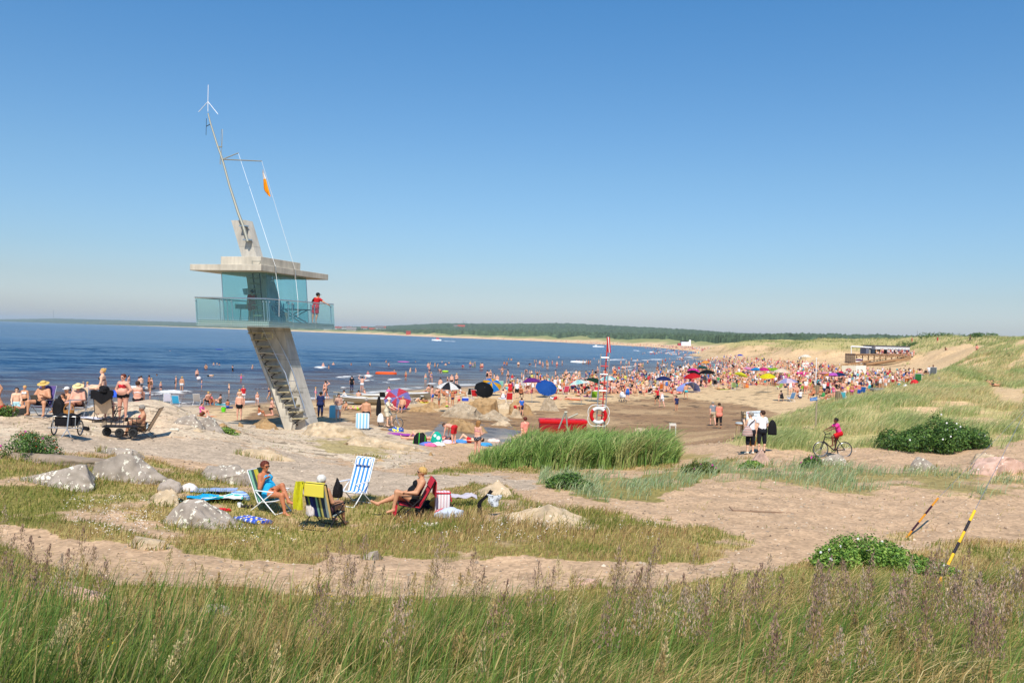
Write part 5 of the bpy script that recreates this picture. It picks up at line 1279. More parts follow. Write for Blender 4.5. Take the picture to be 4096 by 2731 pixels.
for top_,pts in((a1,[k1,PS(Z3(1150,830),sR+.06),PS(Z3(1188,1120),S0+.05),PS(Z3(1186,1330),S0+.05)]),(a2,[k2,PS(Z3(1378,905),sR+.06),PS(Z3(1402,1138),S0+.05),PS(Z3(1402,1335),S0+.05)])):
 mb=MB();mb.tube([top_]+pts,.009,6);tpart(mb,'halyard',ROPEM)
 for i in(0,):
  mb=MB();mb.bar(pts[0]-E1*.03,pts[1]-E1*.03,.045,6);tpart(mb,'halyard_tube',STEEL)
rowsF=[(845,786,788),(870,783,795),(895,786,803),(915,789,811),(930,790,815),(960,793,823),(990,794,830),(1018,796,838),(1040,806,844),(1058,822,849),(1075,834,853),(1088,848,857)]
rp=lambda y:773+(y-783)*(857-773)/(1090-783)
P=[];
for i,(yy,xa,xb)in enumerate(rowsF):
 P.append([PF(Z4(xa+(xb-xa)*j/6,yy+(6-j)*.6),-1.2+.07*math.sin(j*2.2+i*.35)*(1-j/6+.1))for j in range(7)])
mb=MB();mb.sheet(P,.008);bmesh.ops.translate(mb.b,verts=mb.b.verts,vec=-a2)
flag=mb.build('flag',None,None);flag.location=a2
FLW,FLO=mat('flag_white',hexlin('e6dcd4'),.8),mat('flag_orange',hexlin('e89a10'),.8)
flag.data.materials.append(FLW);flag.data.materials.append(FLO)
zsplit=PF(Z4(800,926),-1.2).z
for f_ in flag.data.polygons:
 wz=f_.center.z+a2.z
 f_.material_index=0 if wz>zsplit or(f_.center-(PF(Z4(800,1000),-1.2)-a2)).dot(E1)<-.10 and wz>zsplit-.9 else 1
tag(flag,'limp white and orange flag hanging from the tower yard arm','flag')
def prop(name,label,cat,at):return empty(name,label,cat,at)
v=PF(Z3(1345,1340),1.2);v.z=zf1+.002;tbl=prop('cabin_table','dark table with crossed legs inside the glass tower cabin','table',v)
mb=MB();mb.box((0,0,.74),(1.9,.8,.05),Euler((0,0,-.3)));mb.build('table_top',DSTEEL,tbl,False)
for s_ in(-1,1):
 for w_ in(-.3,.3):
  mb=MB();mb.bar(E1*(s_*.75)+E2*w_,E1*(-s_*.7)+E2*w_+Vector((0,0,.72)),.025,6);mb.build('leg',DSTEEL,tbl)
for i,xx in enumerate((-.62,.02)):
 b=MB();c=v+E1*xx+Vector((0,0,.767));b.bar((0,0,0),(0,0,.2),.045,10);b.bar((0,0,.2),(0,0,.27),.045,10,.016);b.bar((0,0,.27),(0,0,.31),.018,8)
 tag(b.build('bottle',mat('bottle_plastic',hexlin('7fb0b4'),.2),None,loc=c),['plastic water bottle left of the lamp on the cabin table','plastic water bottle right of the lamp on the cabin table'][i],'bottle','bottles on the cabin table')
lp=prop('desk_lamp','small dark lamp on bent arm standing on the cabin table','lamp',v+E1*-.3+Vector((0,0,.767)))
b=MB();b.bar((0,0,0),(0,0,.02),.09,12);b.build('base',DSTEEL,lp);b=MB();b.tube([(0,0,.02),tuple(E1*.1+Vector((0,0,.2))),tuple(E1*-.06+Vector((0,0,.36)))],.012,6);b.build('arm',DSTEEL,lp);b=MB();b.sphere(E1*-.06+Vector((0,0,.36)),.08,(1.3,.8,.7),10);b.build('lamp_shade',DSTEEL,lp)
v=PF(Z3(815,1350),.4);v.z=zf1+.002;dk=prop('cabin_desk','narrow grey desk at the left end of the tower cabin','desk',v)
b=MB();b.box((0,0,.82),(1.1,.6,.26),Euler((0,0,-.3)));b.build('desk_box',mat('desk_grey',hexlin('8f9492'),.7),dk,False)
for s_ in(-.4,.4):
 b=MB();b.bar(E1*s_,E1*s_+Vector((0,0,.69)),.03,6);b.build('leg',STEEL,dk)
b=MB();b.poly_prism([PF(Z3(*q_),.5)for q_ in((768,1012),(838,1005),(852,1082),(785,1082))],E2*.03);cc=PF(Z3(810,1082),.5);bmesh.ops.translate(b.b,verts=b.b.verts,vec=-cc)
tag(b.build('map_board',mat('board_white',hexlin('c9ceca'),.7),None,False,loc=cc),'pale slanted board standing on the cabin desk','board')
RED=cloth('b5171b','guard_red');NAVY=cloth('1a2034','navy')
v=PS(Z3(1598,1415),S0-.75);v.z=zf1+.002
person('lifeguard in red shirt and cap leaning on the balcony rail of the tower',v,R(-25),P_(spine=(.05,.22,1),aL=((-.85,.30,-.62),(-.35,.85,-.45)),aR=((.80,.25,-.55),(.80,.45,-.50)),lL=((-.10,-.1,-1),(0,-.1,-1),(-.1,1,0)),lR=((.02,.08,-1),(-.05,-.25,-1),(.1,1,0)),head=(.12,.15,1),face=(.5,.8,-.1)),'m','tan','dark',[('tee',RED),('shorts',RED)],.1,h=.016,hat=('cap',cloth('16141a','cap_dark')),scale=1.06)
v=PF(Z3(1195,1390),.3);v.z=zf1+.002
person('dark clothed person sitting behind the tower glass at the table',v,R(-100),'chair','m','tan','dark',[('jacket',NAVY),('shorts',NAVY)],.2,h=.02,keepz=False)
ch=empty('folding_chair','dark red folding chair inside the tower cabin','chair',v,R(-100))
b=MB();b.box((0,-.02,.42),(.5,.5,.03));b.build('seat',cloth('6a1c2c','wine'),ch,False);b=MB();b.box((0,-.34,.66),(.5,.03,.5),Euler((.35,0,0)));b.build('backrest',cloth('6a1c2c','wine'),ch,False)
for sx in(-.23,.23):
 for sy in(-.25,.2):
  b=MB();b.bar((sx,sy,0),(sx,sy,.42),.015,6);b.build('leg',DSTEEL,ch)
v=PF(Z3(872,1380),-.75);v.z=zf1+.002
person('person in red shirt standing beside the cabin ladder',v,R(20),'stand','m','tan','dark',[('tee',RED),('shorts',RED)],.1,h=.02)
# furniture and things around the people
BLACKM=mat('black_metal',(.02,.02,.022),.45,.3);WHM=mat('white_metal',(.80,.80,.80),.4);ALU=mat('aluminium',(.55,.56,.57),.35,.85)
TYRE=mat('tyre_rubber',(.025,.025,.025),.9);BASK=mat('wicker',hexlin('a8743a'),.8,noise=.35,nscale=30,bump=.6)
def stripes(name,seq,width,axis=0,rough=.85,freq=None):
 if name in _mats:return _mats[name]
 m=bpy.data.materials.new(name);m.use_nodes=True;t=m.node_tree;p=t.nodes['Principled BSDF'];p.inputs['Roughness'].default_value=rough;p.inputs['Specular IOR Level'].default_value=.2
 tc=t.nodes.new('ShaderNodeTexCoord');sp=t.nodes.new('ShaderNodeSeparateXYZ');t.links.new(tc.outputs['Object'],sp.inputs[0])
 mr=t.nodes.new('ShaderNodeMath');mr.operation='MULTIPLY_ADD';mr.inputs[1].default_value=1/width;mr.inputs[2].default_value=.5;t.links.new(sp.outputs[axis],mr.inputs[0])
 out=mr
 if freq:
  f_=t.nodes.new('ShaderNodeMath');f_.operation='MULTIPLY';f_.inputs[1].default_value=freq;t.links.new(mr.outputs[0],f_.inputs[0])
  fr=t.nodes.new('ShaderNodeMath');fr.operation='FRACT';t.links.new(f_.outputs[0],fr.inputs[0]);out=fr
 cr=t.nodes.new('ShaderNodeValToRGB');cr.color_ramp.interpolation='CONSTANT';t.links.new(out.outputs[0],cr.inputs[0])
 for i,(x,c)in enumerate(seq):
  e=cr.color_ramp.elements[i]if i<2 else cr.color_ramp.elements.new(x)
  e.position=x;e.color=(*hexlin(c),1)
 t.links.new(cr.outputs[0],p.inputs['Base Color']);_mats[name]=m
 return m
def spots(name,base,dot,scale,thr=.4,dot2=None):
 if name in _mats:return _mats[name]
 m=bpy.data.materials.new(name);m.use_nodes=True;t=m.node_tree;p=t.nodes['Principled BSDF'];p.inputs['Roughness'].default_value=.9;p.inputs['Specular IOR Level'].default_value=.15
 tc=t.nodes.new('ShaderNodeTexCoord');v=t.nodes.new('ShaderNodeTexVoronoi');v.inputs['Scale'].default_value=scale;t.links.new(tc.outputs['Object'],v.inputs['Vector'])
 lt=t.nodes.new('ShaderNodeMath');lt.operation='LESS_THAN';lt.inputs[1].default_value=thr;t.links.new(v.outputs['Distance'],lt.inputs[0])
 mx=t.nodes.new('ShaderNodeMix');mx.data_type='RGBA';mx.inputs[6].default_value=(*hexlin(base),1);mx.inputs[7].default_value=(*hexlin(dot),1);t.links.new(lt.outputs[0],mx.inputs[0]);t.links.new(mx.outputs[2],p.inputs['Base Color']);_mats[name]=m
 return m
def beach_chair(label,loc,rz,fab,frame,zs=.30,bl=.72,rec=.42,w=.27,group=None,arms=True,scale=1.0,low=False,high=False):
 r=empty('beach_chair',label,'beach chair',loc,rz,group,scale)
 by,bz=-.2,zs-.03
 ty,tz=by-bl*math.sin(rec),bz+bl*math.cos(rec)
 def strip(a,b,sag,name):
  P=[[(x,a[0]+(b[0]-a[0])*k/6,a[1]+(b[1]-a[1])*k/6-sag*math.sin(math.pi*k/6)*(1-(x/w)**2*.4))for x in np.linspace(-w,w,7)]for k in range(7)]
  m=MB();m.sheet(P,.012);return m.build(name,fab,r)
 strip((.27,zs+.04),(by+.01,bz),.03,'seat');strip((by,bz+.01),(ty,tz),.03,'backrest')
 m=MB()
 ah=zs+.24
 for s_ in(-1,1):
  x=s_*(w+.016)
  m.tube([(x,.29,zs+.045),(x,by,bz-.01),(x,ty,tz),],.013,6)
  m.tube([(x+s_*.02,.24,ah),(x+s_*.02,-.42,.013)],.013,6)
  m.tube([(x+s_*.02,by-.07,ah+.01),(x+s_*.02,.32,.013)],.013,6)
 m.tube([(-w-.016,ty,tz),(w+.016,ty,tz)],.013,6);m.tube([(-w-.016,.29,zs+.045),(w+.016,.29,zs+.045)],.013,6)
 m.tube([(-w-.036,-.42,.013),(w+.036,-.42,.013)],.013,6);m.tube([(-w-.036,.32,.013),(w+.036,.32,.013)],.013,6)
 m.build('frame',frame,r)
 if arms:
  for s_ in(-1,1):
   m=MB();m.box((s_*(w+.036),-.01,ah+.012),(.045,.52,.022),None,.006);m.build('armrest',frame,r)
 return r
def drape(name,label,cat,pts_fn,n,m_,mat_,loc,rz=0,thick=.014,group=None,scale=1.0):
 b=MB();b.sheet([[pts_fn(i/n,j/m_)for j in range(m_+1)]for i in range(n+1)],thick)
 o=b.build(name,mat_,None,loc=loc);o.rotation_euler.z=rz;o.scale=(scale,)*3
 return tag(o,label,cat,group)
def towel(label,loc,rz,mat_,L=1.6,W=.8,rough=.03,group=None,seed=0):
 def f(u,v):
  x,y=(v-.5)*W,(u-.5)*L
  return(x,y,.02+rough*float(fbm(x*3+seed,y*3+seed*2,seed,3))*1.5-rough*.4)
 return drape('towel',label,'towel',f,14,8,mat_,loc,rz,.012,group)
def lump(name,label,cat,loc,dims,mat_,seed=0,rz=0,group=None,rough=.5):
 b=bmesh.new();bmesh.ops.create_icosphere(b,subdivisions=4,radius=1)
 for v in b.verts:
  p=v.co;n=float(fbm(p.x*2.2+seed,p.y*2.2+p.z*1.7,seed,4))-.5
  ridge=abs(float(fbm(p.x*3+seed*2,p.y*3-p.z,seed+9,2))-.5)
  v.co=p*(1+n*rough*1.4-ridge*rough*.5)
  v.co.z=max(v.co.z,-.25);v.co=Vector((v.co.x*dims[0]/2,v.co.y*dims[1]/2,(v.co.z+.2)*dims[2]/1.2))
 me=bpy.data.meshes.new(name);b.to_mesh(me);b.free();me.polygons.foreach_set('use_smooth',np.ones(len(me.polygons),bool))
 o=link(name,me,mat_,None,loc);o.rotation_euler.z=rz
 return tag(o,label,cat,group)
def S(ox,oy,s):return lambda x,y:(ox+x*s,oy+y*s)
A1,A2,A5,A6,A7,A8=S(0,1450,.3189),S(650,1300,.3189),S(900,1800,.40391),S(1250,1350,.34014),S(1900,1300,.34014),S(2600,1250,.34014)
AC,AR,AT=S(3200,1360,.21259),S(2800,1550,.29762),S(620,1900,.34226)
G=lambda px:hit(*px)
C=cloth
MINT=stripes('chair_mint',[(0,'2f4a4c'),(.14,'9fd2b4'),(.34,'d4cf5a'),(.5,'cfc040'),(.62,'3f5a5a'),(.78,'8fc8a8'),(.92,'2f4a4c')],.6)
v=G((1088,2046));chA=beach_chair('white framed beach chair with mint, yellow and grey striped seat',v,R(-112),MINT,WHM,.28,.80,.42)
person('woman in turquoise swimsuit and sunglasses sitting cross legged in white framed chair',v,R(-112),P_(pel=(0,-.08,.43),spine=(0,-.42,1),head=(0,.22,1),face=(.15,1,.05),lR=((.06,1,.02),(.04,.30,-1),(0,1,-.25)),lL=((.22,.80,.50),(.10,.62,-.95),(0,1,-.1)),aR=((.28,.22,-1),(-.10,.42,.85),(-.5,.6,.4)),aL=((-.22,.25,-1),(.75,.62,-.05))),'f','brown','auburn',[('swimsuit',C('1f9fd0','turquoise'))],.35,h=.011,glasses=True,keepz=True)
def backtowel(x0,w,top,drop_f,drop_b,ty,tz,sl):
 return lambda u,vv:(x0+(vv-.5)*w,ty+(-.02 if u<.5 else .03)+(abs(u-.5)*2)*(drop_b if u<.5 else drop_f)*(.02 if u<.5 else sl),tz+.02-(abs(u-.5)*2)*(drop_b if u<.5 else drop_f))
tz_,ty_=.28-.03+.80*math.cos(.42),-.2-.80*math.sin(.42)
drape('towel','dark green towel hanging over the back corner of the mint striped chair','towel',backtowel(-.16,.22,0,.1,.36,ty_,tz_,.4),14,6,C('22403c','dark_green'),v,R(-112))
MULTI=stripes('chair_multi',[(0,'2a3a6a'),(.08,'8aa84a'),(.16,'1f2f7a'),(.3,'1a2560'),(.42,'7fb0a0'),(.5,'3a4a3a'),(.58,'c8c070'),(.66,'2f3f5a'),(.8,'8fa0a0'),(.9,'e0c080')],.6)
v=G((1302,2108));beach_chair('black framed beach chair with blue and green stripes seen from behind',v,R(-22),MULTI,BLACKM,.30,.82,.34,.29)
person('white haired person seen from behind in the dark striped chair',v,R(-22),P_(pel=(0,-.02,.43),spine=(0,-.40,1),head=(0,.05,1),lR=((.14,1,.06),(.05,.20,-1),(.1,1,0)),lL=((-.1,1,.12),(0,.3,-1),(0,1,0)),aR=((.30,.3,-.9),(.05,1,-.05)),aL=((-.3,.3,-.9),(0,1,0))),'f','tan','white',[('swimsuit',C('5a3a4a','plum'))],.4,h=.014,keepz=True)
tz_,ty_=.30-.03+.82*math.cos(.34),-.2-.82*math.sin(.34)
drape('towel','yellow and orange towel laid over the top of the dark striped chair','towel',backtowel(0,.50,0,.18,.30,ty_,tz_,.35),14,8,stripes('towel_yellow_orange',[(0,'d8742c'),(.62,'e08a3c'),(.70,'e6cf7a'),(.8,'d8c84c')],1.6,2),v,R(-22))
drape('shirt','lime yellow shirt hanging from the left shoulder of the dark striped chair','shirt',lambda u,q:(-.36+(q-.5)*.22-.05*u+.02*math.sin(q*9),ty_+.02-.05*math.sin(q*7+u*3)-.04,tz_+.02-u*.62),14,8,C('c4bf22','lime'),v,R(-22))
lump('bag','white crumpled plastic bag hanging on the dark striped chair','bag',v+Vector((-.30,-.12,.30)),(.22,.24,.40),C('cfc6c4','bag_white'),4)
BLUEW=stripes('chair_blue_white',[(0,'e8e8ea'),(.5,'3f86d8')],.5,0,.85,4)
v=G((1408,2018));chB=beach_chair('empty white chair with blue and white stripes and head pillow',v,R(152),BLUEW,WHM,.33,.92,.36,.27)
b=MB();b.box((0,-.2-.80*math.sin(.36)+.05,.30+.80*math.cos(.36)),(.46,.07,.19),Euler((.36,0,0)),.03);b.build('pillow',BLUEW,chB)
lump('bag','black bag standing between the striped chairs','bag',G((1345,2030))+Vector((0,.1,.26)),(.24,.2,.42),C('120f12','bag_black'),7)
REDT=C('c4283c','towel_red')
v=G((1640,2068));beach_chair('low dark framed chair covered by a red towel',v,R(103),REDT,BLACKM,.30,.74,.50)
person('woman in black swimsuit and sunglasses reclining with one leg stretched out',v,R(103),P_(pel=(0,-.05,.45),spine=(0,-.50,1),head=(0,.12,1),face=(0,1,.12),lL=((-.10,.88,.40),(-.02,.18,-1),(-.05,1,-.15)),lR=((.16,1,.02),(.12,1,-.42),(.1,.65,.4)),aL=((-.22,.50,-.85),(.10,1,.02)),aR=((.25,.45,-.9),(-.15,1,-.1))),'f','tan','blond',[('swimsuit',C('0d0d12','swim_black'))],.75,h=.011,glasses=True,keepz=True)
tz_,ty_=.30-.03+.74*math.cos(.50),-.2-.74*math.sin(.50)
drape('towel','bright red towel draped over the chair back behind the reclining woman','towel',backtowel(0,.62,0,.2,.42,ty_,tz_,.5),14,8,REDT,v,R(103))
drape('towel','red towel corner hanging below the front of the low chair','towel',lambda u,q:(.02+(q-.5)*.5,.33+.03*math.sin(q*8)+.04*u,.33-u*.32*(1-.3*abs(q-.5))),10,8,REDT,v,R(103))
CY=C('0f9fd0','cyan_towel')
q=G(AT(560,300));towel('turquoise towel spread on the grass beside the lichen boulder',q+Vector((0,0,.05)),R(-70),CY,.75,.62,.10,seed=2)
q=G(AT(760,300));towel('white towel with green and blue pattern next to the turquoise one',q+Vector((.05,0,.06)),R(-72),spots('towel_pattern','dfe6ea','49b8a8',4.0,.42),.95,.66,.10,seed=3)
q=G(AT(640,200));towel('blue and white striped blanket under the turquoise and white towels',q+Vector((0.1,.05,.02)),R(-80),stripes('blanket_blue',[(0,'c4d0e0'),(.5,'4a6aa8')],.5,0,.9,6),1.1,.5,.06,seed=5)
lump('blanket','rolled blue striped blanket beside the mug','blanket',G(AT(985,285)),(.55,.32,.22),stripes('blanket_roll',[(0,'8fb0d8'),(.45,'dfe4ea'),(.6,'4f74b4')],.5,2,.9,9),3,R(-15),rough=.2)
lump('pillow','pale patterned cushion behind the turquoise towel','cushion',G(AT(400,185)),(.42,.28,.2),C('d4ccc8','cushion'),5,rough=.25)
lump('jacket','heap of beige clothes on the grass left of the towels','clothes',G(AT(170,195)),(.62,.34,.30),C('a3968a','beige_cloth'),6)
lump('scarf','black and turquoise patterned scarf on the small rock','scarf',G(AT(190,330))+Vector((0,-.05,.05)),(.62,.22,.12),spots('scarf','14161a','7ab4c4',22,.3),8)
def mug(label,px):
 r=empty('mug',label,'mug',G(px));b=MB();b.bar((0,0,0),(0,0,.105),.045,16,.048);b.build('cup',WHITE,r);b=MB();b.tube([(.044,0,.085),(.08,0,.075),(.082,0,.035),(.045,0,.025)],.007,6);b.build('handle',WHITE,r)
mug('white mug standing on the grass near the chair',AT(985,372))
def shoe(label,px,m,rz=0,sc=1.0,group=None):
 b=MB();b.sphere((0,.06,.03),.05,(.9,1.7,.5),10);b.sphere((0,-.07,.035),.045,(.85,1.4,.65),10);b.box((0,0,.012),(.085,.26,.018),None,.006)
 o=b.build('shoe',m,None,loc=G(px));o.rotation_euler.z=rz;o.scale=(sc,)*3;return tag(o,label,'shoe',group)
SHR=mat('shoe_red',hexlin('c8202a'),.6);SHD=mat('shoe_dark',hexlin('2a2220'),.7);SHW=mat('shoe_white',hexlin('d8d0c0'),.7)
shoe('red slip on shoe nearer the lichen boulder',AT(742,408),SHR,R(70));shoe('red slip on shoe below the white patterned towel',AT(835,412),SHR,R(60))
shoe('dark sandal beside the white mug',AT(1040,378),SHD,R(80));shoe('dark sandal further right of the white mug',AT(1090,372),SHD,R(85))
shoe('pale sandal on the grass left of its pair, below the red striped bag',A5(2000,740),SHW,R(20));shoe('pale sandal with dark straps, right one of the pair below the bag',A5(2075,740),SHW,R(-30));shoe('white shoe lying alone on the rock shelf by the tower',A2(150,1318),SHW,R(80),1.3)
q=G(A5(255,705));r=empty('folded_windbreak','folded blue and yellow windbreak lying on the grass','windbreak',q,R(-35))
WB1,WB2=stripes('windbreak_a',[(0,'3a56b8'),(.55,'5a78d0'),(.75,'d8d8e0')],.5,0,.8,3),stripes('windbreak_b',[(0,'3a56b8'),(.4,'d8b84a'),(.7,'3a56b8')],.5,0,.8,2)
for i in range(5):
 b=MB();b.bar((-.36+.02*i,-.17+i*.075,.05),(.36+.04*i,-.15+i*.07,.05),.042,10);b.build('rolled_panel',WB1 if i%2==0 else WB2,r)
q=G(A5(2150,620));r=empty('cooler_bag','white and red striped cooler bag with red piping','bag',q,R(8))
b=MB();b.box((0,0,.26),(.36,.26,.52),None,.03);b.build('bag_body',stripes('cooler_stripe',[(0,'e4e0e0'),(.6,'9a9aa8'),(.7,'e4e0e0'),(.85,'b8485a')],.36,0,.7,5),r)
b=MB();b.tube([(-.18,-.13,.5),(.18,-.13,.5),(.18,.13,.5),(-.18,.13,.5)],.022,6,True);b.build('piping',REDT,r);b=MB();b.tube([(.18,-.10,.46),(.215,-.1,.3),(.2,.1,.3),(.18,.1,.46)],.015,6);b.build('handle',REDT,r)
towel('pale lilac blanket trailing from the cooler bag into the tall grass',G(A5(2260,560))+Vector((.1,.1,.16)),R(-85),C('b8b0b8','lilac'),.95,.5,.22,seed=9)
lump('clothes','black clothes heap under the red chair back','clothes',G(A5(1985,600)),(.5,.4,.28),C('17161a','cloth_dark'),11);lump('clothes','orange cloth between the black heap and the cooler bag','clothes',G(A5(2068,590)),(.28,.3,.3),C('d89a3c','cloth_orange'),12)
lump('clothes','light blue shirt heap at the edge of the tall grass','clothes',G(A5(2240,660)),(.72,.3,.22),C('b8c0d0','shirt_blue'),13,R(15));lump('clothes','red patterned cloth in front of the cooler bag','clothes',G(A5(2150,655)),(.4,.26,.2),spots('cloth_redpat','c4485a','e8d8d0',30,.3),14)
q=G((1912,2060));drape('tights','black tights hung over the tall grass on the mound','tights',lambda u,k:(.0+.30*(1-u)**2+(k-.5)*.10+.03*math.sin(u*9),-.02*u,.60-.55*u+.02*math.sin(k*6)),14,3,C('0c0b0d','tights_black'),q,0,.03)
drape('bikini','silver grey patterned bikini hung over the tall grass','bikini',lambda u,k:((k-.5)*.34*(1-u*.55)+.02*math.sin(u*8),.04*math.cos(k*6),.5-.26*u+.03*abs(k-.5)),8,8,spots('bikini_silver','d0d4d8','4a5058',26,.32),G((1974,2066)),0,.03)
def guy(label,base,top,far,Db,Dt,cols,g):
 hb=hit(*base);Dt=hb.y+(Dt-Db);Db=hb.y;a=atD(*base,Db);a.z-=.05;b_=atD(*top,Dt);e=atD(*far,Dt+(Dt-Db)*3.2)
 r=empty('guy_wire',label,'guy wire',a,0,g);a0=Vector(a);d=b_-a0
 n=len(cols)
 for i,c in enumerate(cols):
  m=MB();m.bar(d*(i/n),d*((i+1)/n),.024,10)
  for kq in(.25,.75):m.sphere(d*((i+kq)/n)+Vector((-.008,-.024,0)),.009,n=6)
  m.build('guard_tube',mat('guard_'+c,hexlin(c),.45),r)
 m=MB();m.bar(d,e-a0,.004,5);m.build('wire',STEEL,r)
guy('guy wire with brown and orange striped guard rising from the rose bush',(3618,2150),(3752,1992),(4098,1640),15.6,16.9,['c8841e','3a1a20','c8841e','3a1a20','c8841e'],'striped guy wires')
guy('guy wire with yellow and black striped guard in front of the bush',(3745,2340),(3899,2041),(4098,1650),13.2,14.2,['e0a028','2a2428','e8b428','2a2428','e8b428','2a2428','f0bc2c'],'striped guy wires')
def wheel(b_tyre,b_rim,c,r,w=.035,ax=(1,0,0),spokes=14):
 c=Vector(c);ax=Vector(ax);u=ax.orthogonal().normalized();q=ax.cross(u)
 ring=lambda rr:[c+(u*math.cos(a*6.2832/28)+q*math.sin(a*6.2832/28))*rr for a in range(28)]
 b_tyre.tube(ring(r-w/2),w/2,8,True);b_rim.tube(ring(r-w*1.25),w*.28,6,True)
 for k in range(spokes):
  a=k*6.2832/spokes;b_rim.bar(c+ax*(.02 if k%2 else-.02),c+(u*math.cos(a)+q*math.sin(a))*(r-w*1.2),.003,4)
 b_rim.bar(c-ax*.04,c+ax*.04,.018,8)
def wheelpart(root,c,r,w=.035,spokes=14,name='wheel',ax=(1,0,0)):
 t_,m_w=MB(),MB();wheel(t_,m_w,c,r,w,ax,spokes)
 o=m_w.build(name,ALU,root);t_.build('tyre',TYRE,o);return o
def bicycle(label,loc,rz,fm,scale=1.0):
 r=empty('bicycle',label,'bicycle',loc,rz,None,scale)
 wheelpart(r,(0,.52,.335),.335);wheelpart(r,(0,-.50,.335),.335)
 bb,st,ht,hb_,ra,fa_=(0,-.06,.29),(0,-.20,.80),(0,.36,.84),(0,.40,.68),(0,-.50,.335),(0,.52,.335)
 m=MB()
 for a,b_,rr in((bb,st,.019),(st,ht,.018),(bb,hb_,.024),(hb_,ht,.022)):m.bar(a,b_,rr,8)
 for s_ in(-1,1):m.bar((s_*.03,bb[1],bb[2]),(s_*.06,ra[1],ra[2]),.011,6);m.bar((s_*.02,st[1],st[2]-.05),(s_*.06,ra[1],ra[2]),.010,6)
 m.build('frame',fm,r)
 m=MB();m.bar(hb_,(0,.43,.60),.03,8)
 for s_ in(-1,1):m.bar((s_*.055,.42,.62),(s_*.055,.52,.335),.017,6)
 m.build('fork',fm,r)
 m=MB();m.bar(ht,(0,.33,.98),.016,6);m.tube([(-.30,.24,1.02),(-.1,.33,.985),(.1,.33,.985),(.30,.24,1.02)],.014,6)
 for s_ in(-1,1):m.bar((s_*.30,.24,1.02),(s_*.31,.32,1.06),.012,6)
 m.build('handlebar',BLACKM,r)
 m=MB();m.bar(st,(0,-.235,.90),.014,6);m.sphere((0,-.27,.92),.10,(.85,1.25,.35),10);m.sphere((0,-.14,.92),.05,(.7,1.6,.5),8);m.build('saddle',BLACKM,r)
 m=MB();m.tube([(.05+0,bb[1]+.09*math.cos(a*.3),bb[2]+.09*math.sin(a*.3))for a in range(21)],.010,5,True);m.bar((.06,bb[1],bb[2]),(.07,bb[1]+.12,bb[2]-.12),.012,5);m.bar((-.06,bb[1],bb[2]),(-.07,bb[1]-.12,bb[2]+.12),.012,5)
 m.box((.11,bb[1]+.12,bb[2]-.12),(.09,.07,.02));m.box((-.11,bb[1]-.12,bb[2]+.12),(.09,.07,.02));m.build('crank',BLACKM,r)
 return r
BEIGE=C('c9b094','canvas_beige');PURP=C('5a4a86','purple');BLKC=C('100e12','black_cloth')
v=atD(*A1(505,672),32.6);v.z=gz(v.x,v.y)
beach_chair('aluminium lounger with purple fabric on the rock at the left',v,R(178),PURP,ALU,.36,.82,.35,.30)
person('tanned man in straw hat reading on the purple lounger',v,R(178),P_(pel=(0,-.05,.50),spine=(0,-.28,1),head=(0,.25,1),face=(0,1,-.5),lR=((.42,.9,.12),(.0,.05,-1),(.2,1,-.1)),lL=((-.55,.9,.05),(-.05,.15,-1),(-.2,1,-.1)),aL=((-.42,.35,-.85),(.55,.75,.28)),aR=((.42,.35,-.85),(-.55,.75,.28))),'m','tan','grey',[('trunks',BLKC)],.75,h=.014,hat=('straw',mat('straw_hat',hexlin('c8a860'),.8,noise=.2,nscale=40)),glasses=True,keepz=True)
b=MB();b.box((0,0,0),(.26,.02,.18),Euler((.5,0,0)));tag(b.build('magazine',mat('magazine',hexlin('5a544e'),.6),None,False,loc=v+Vector((.02,-.50,.74))),'dark magazine held by the man in the straw hat','magazine')
lump('bag','black bag hanging beside the purple lounger','bag',v+Vector((.62,.15,.12)),(.5,.3,.6),BLKC,21);lump('bag','dark bag on the rock left of the straw hat man','bag',v+Vector((-.68,-.02,-.02)),(.55,.35,.3),C('2c2a26','bag_dark'),22)
v=atD(*A1(960,715),33.4);v.z=gz(v.x,v.y)
beach_chair('beige beach chair behind the wicker basket',v,R(192),BEIGE,ALU,.32,.80,.32,.28)
person('pale man in straw hat sitting with crossed legs in the beige chair',v,R(192),P_(pel=(0,-.05,.44),spine=(0,-.22,1),head=(0,.3,1),face=(0,1,-.55),lL=((-.25,1,.45),(1,.35,-.15),(.6,.5,-.2)),lR=((.12,1,.1),(0,.1,-1),(.1,1,-.05)),aL=((-.25,.35,-.9),(.45,.85,.0)),aR=((.25,.35,-.9),(-.45,.85,.1))),'m','pink','brown',[('trunks',C('4a2420','rust'))],.3,h=.014,hat=('straw',mat('straw_hat_pale',hexlin('d8c490'),.8,noise=.2,nscale=40)),glasses=True,keepz=True)
towel('white towel on the rock in front of the beige chair',G(A1(1150,705)),R(80),C('d8d8e4','towel_white'),1.0,.5,.05,seed=12)
v=atD(*A1(1320,748),33.2);v.z=gz(v.x,v.y)
beach_chair('beige lounger seen from behind with dark clothes hung over it',v,R(8),BEIGE,BLACKM,.34,.85,.30,.30)
person('person half hidden in the beige lounger seen from behind',v,R(8),P_(pel=(0,0,.46),spine=(0,-.3,1),aR=((.55,.2,-.9),(.1,1,0)),lL=((-.12,1,.1),(0,.12,-1),(-.1,1,-.05)),lR=((.12,1,.1),(0,.12,-1),(.1,1,-.05))),'f','pink','brown',[('swimsuit',BLKC)],.3,h=.02,keepz=True)
drape('jacket','black jacket draped over the top of the beige lounger','jacket',lambda u,k:((k-.5)*.78,-.2-.85*math.sin(.3)+(-.05 if u<.6 else .06)+.03*math.sin(k*12),.31+.85*math.cos(.3)+.05-abs(u-.6)*(.75-.5*abs(k-.5))+.04*math.sin(k*9)),12,12,BLKC,v,R(8),.03)
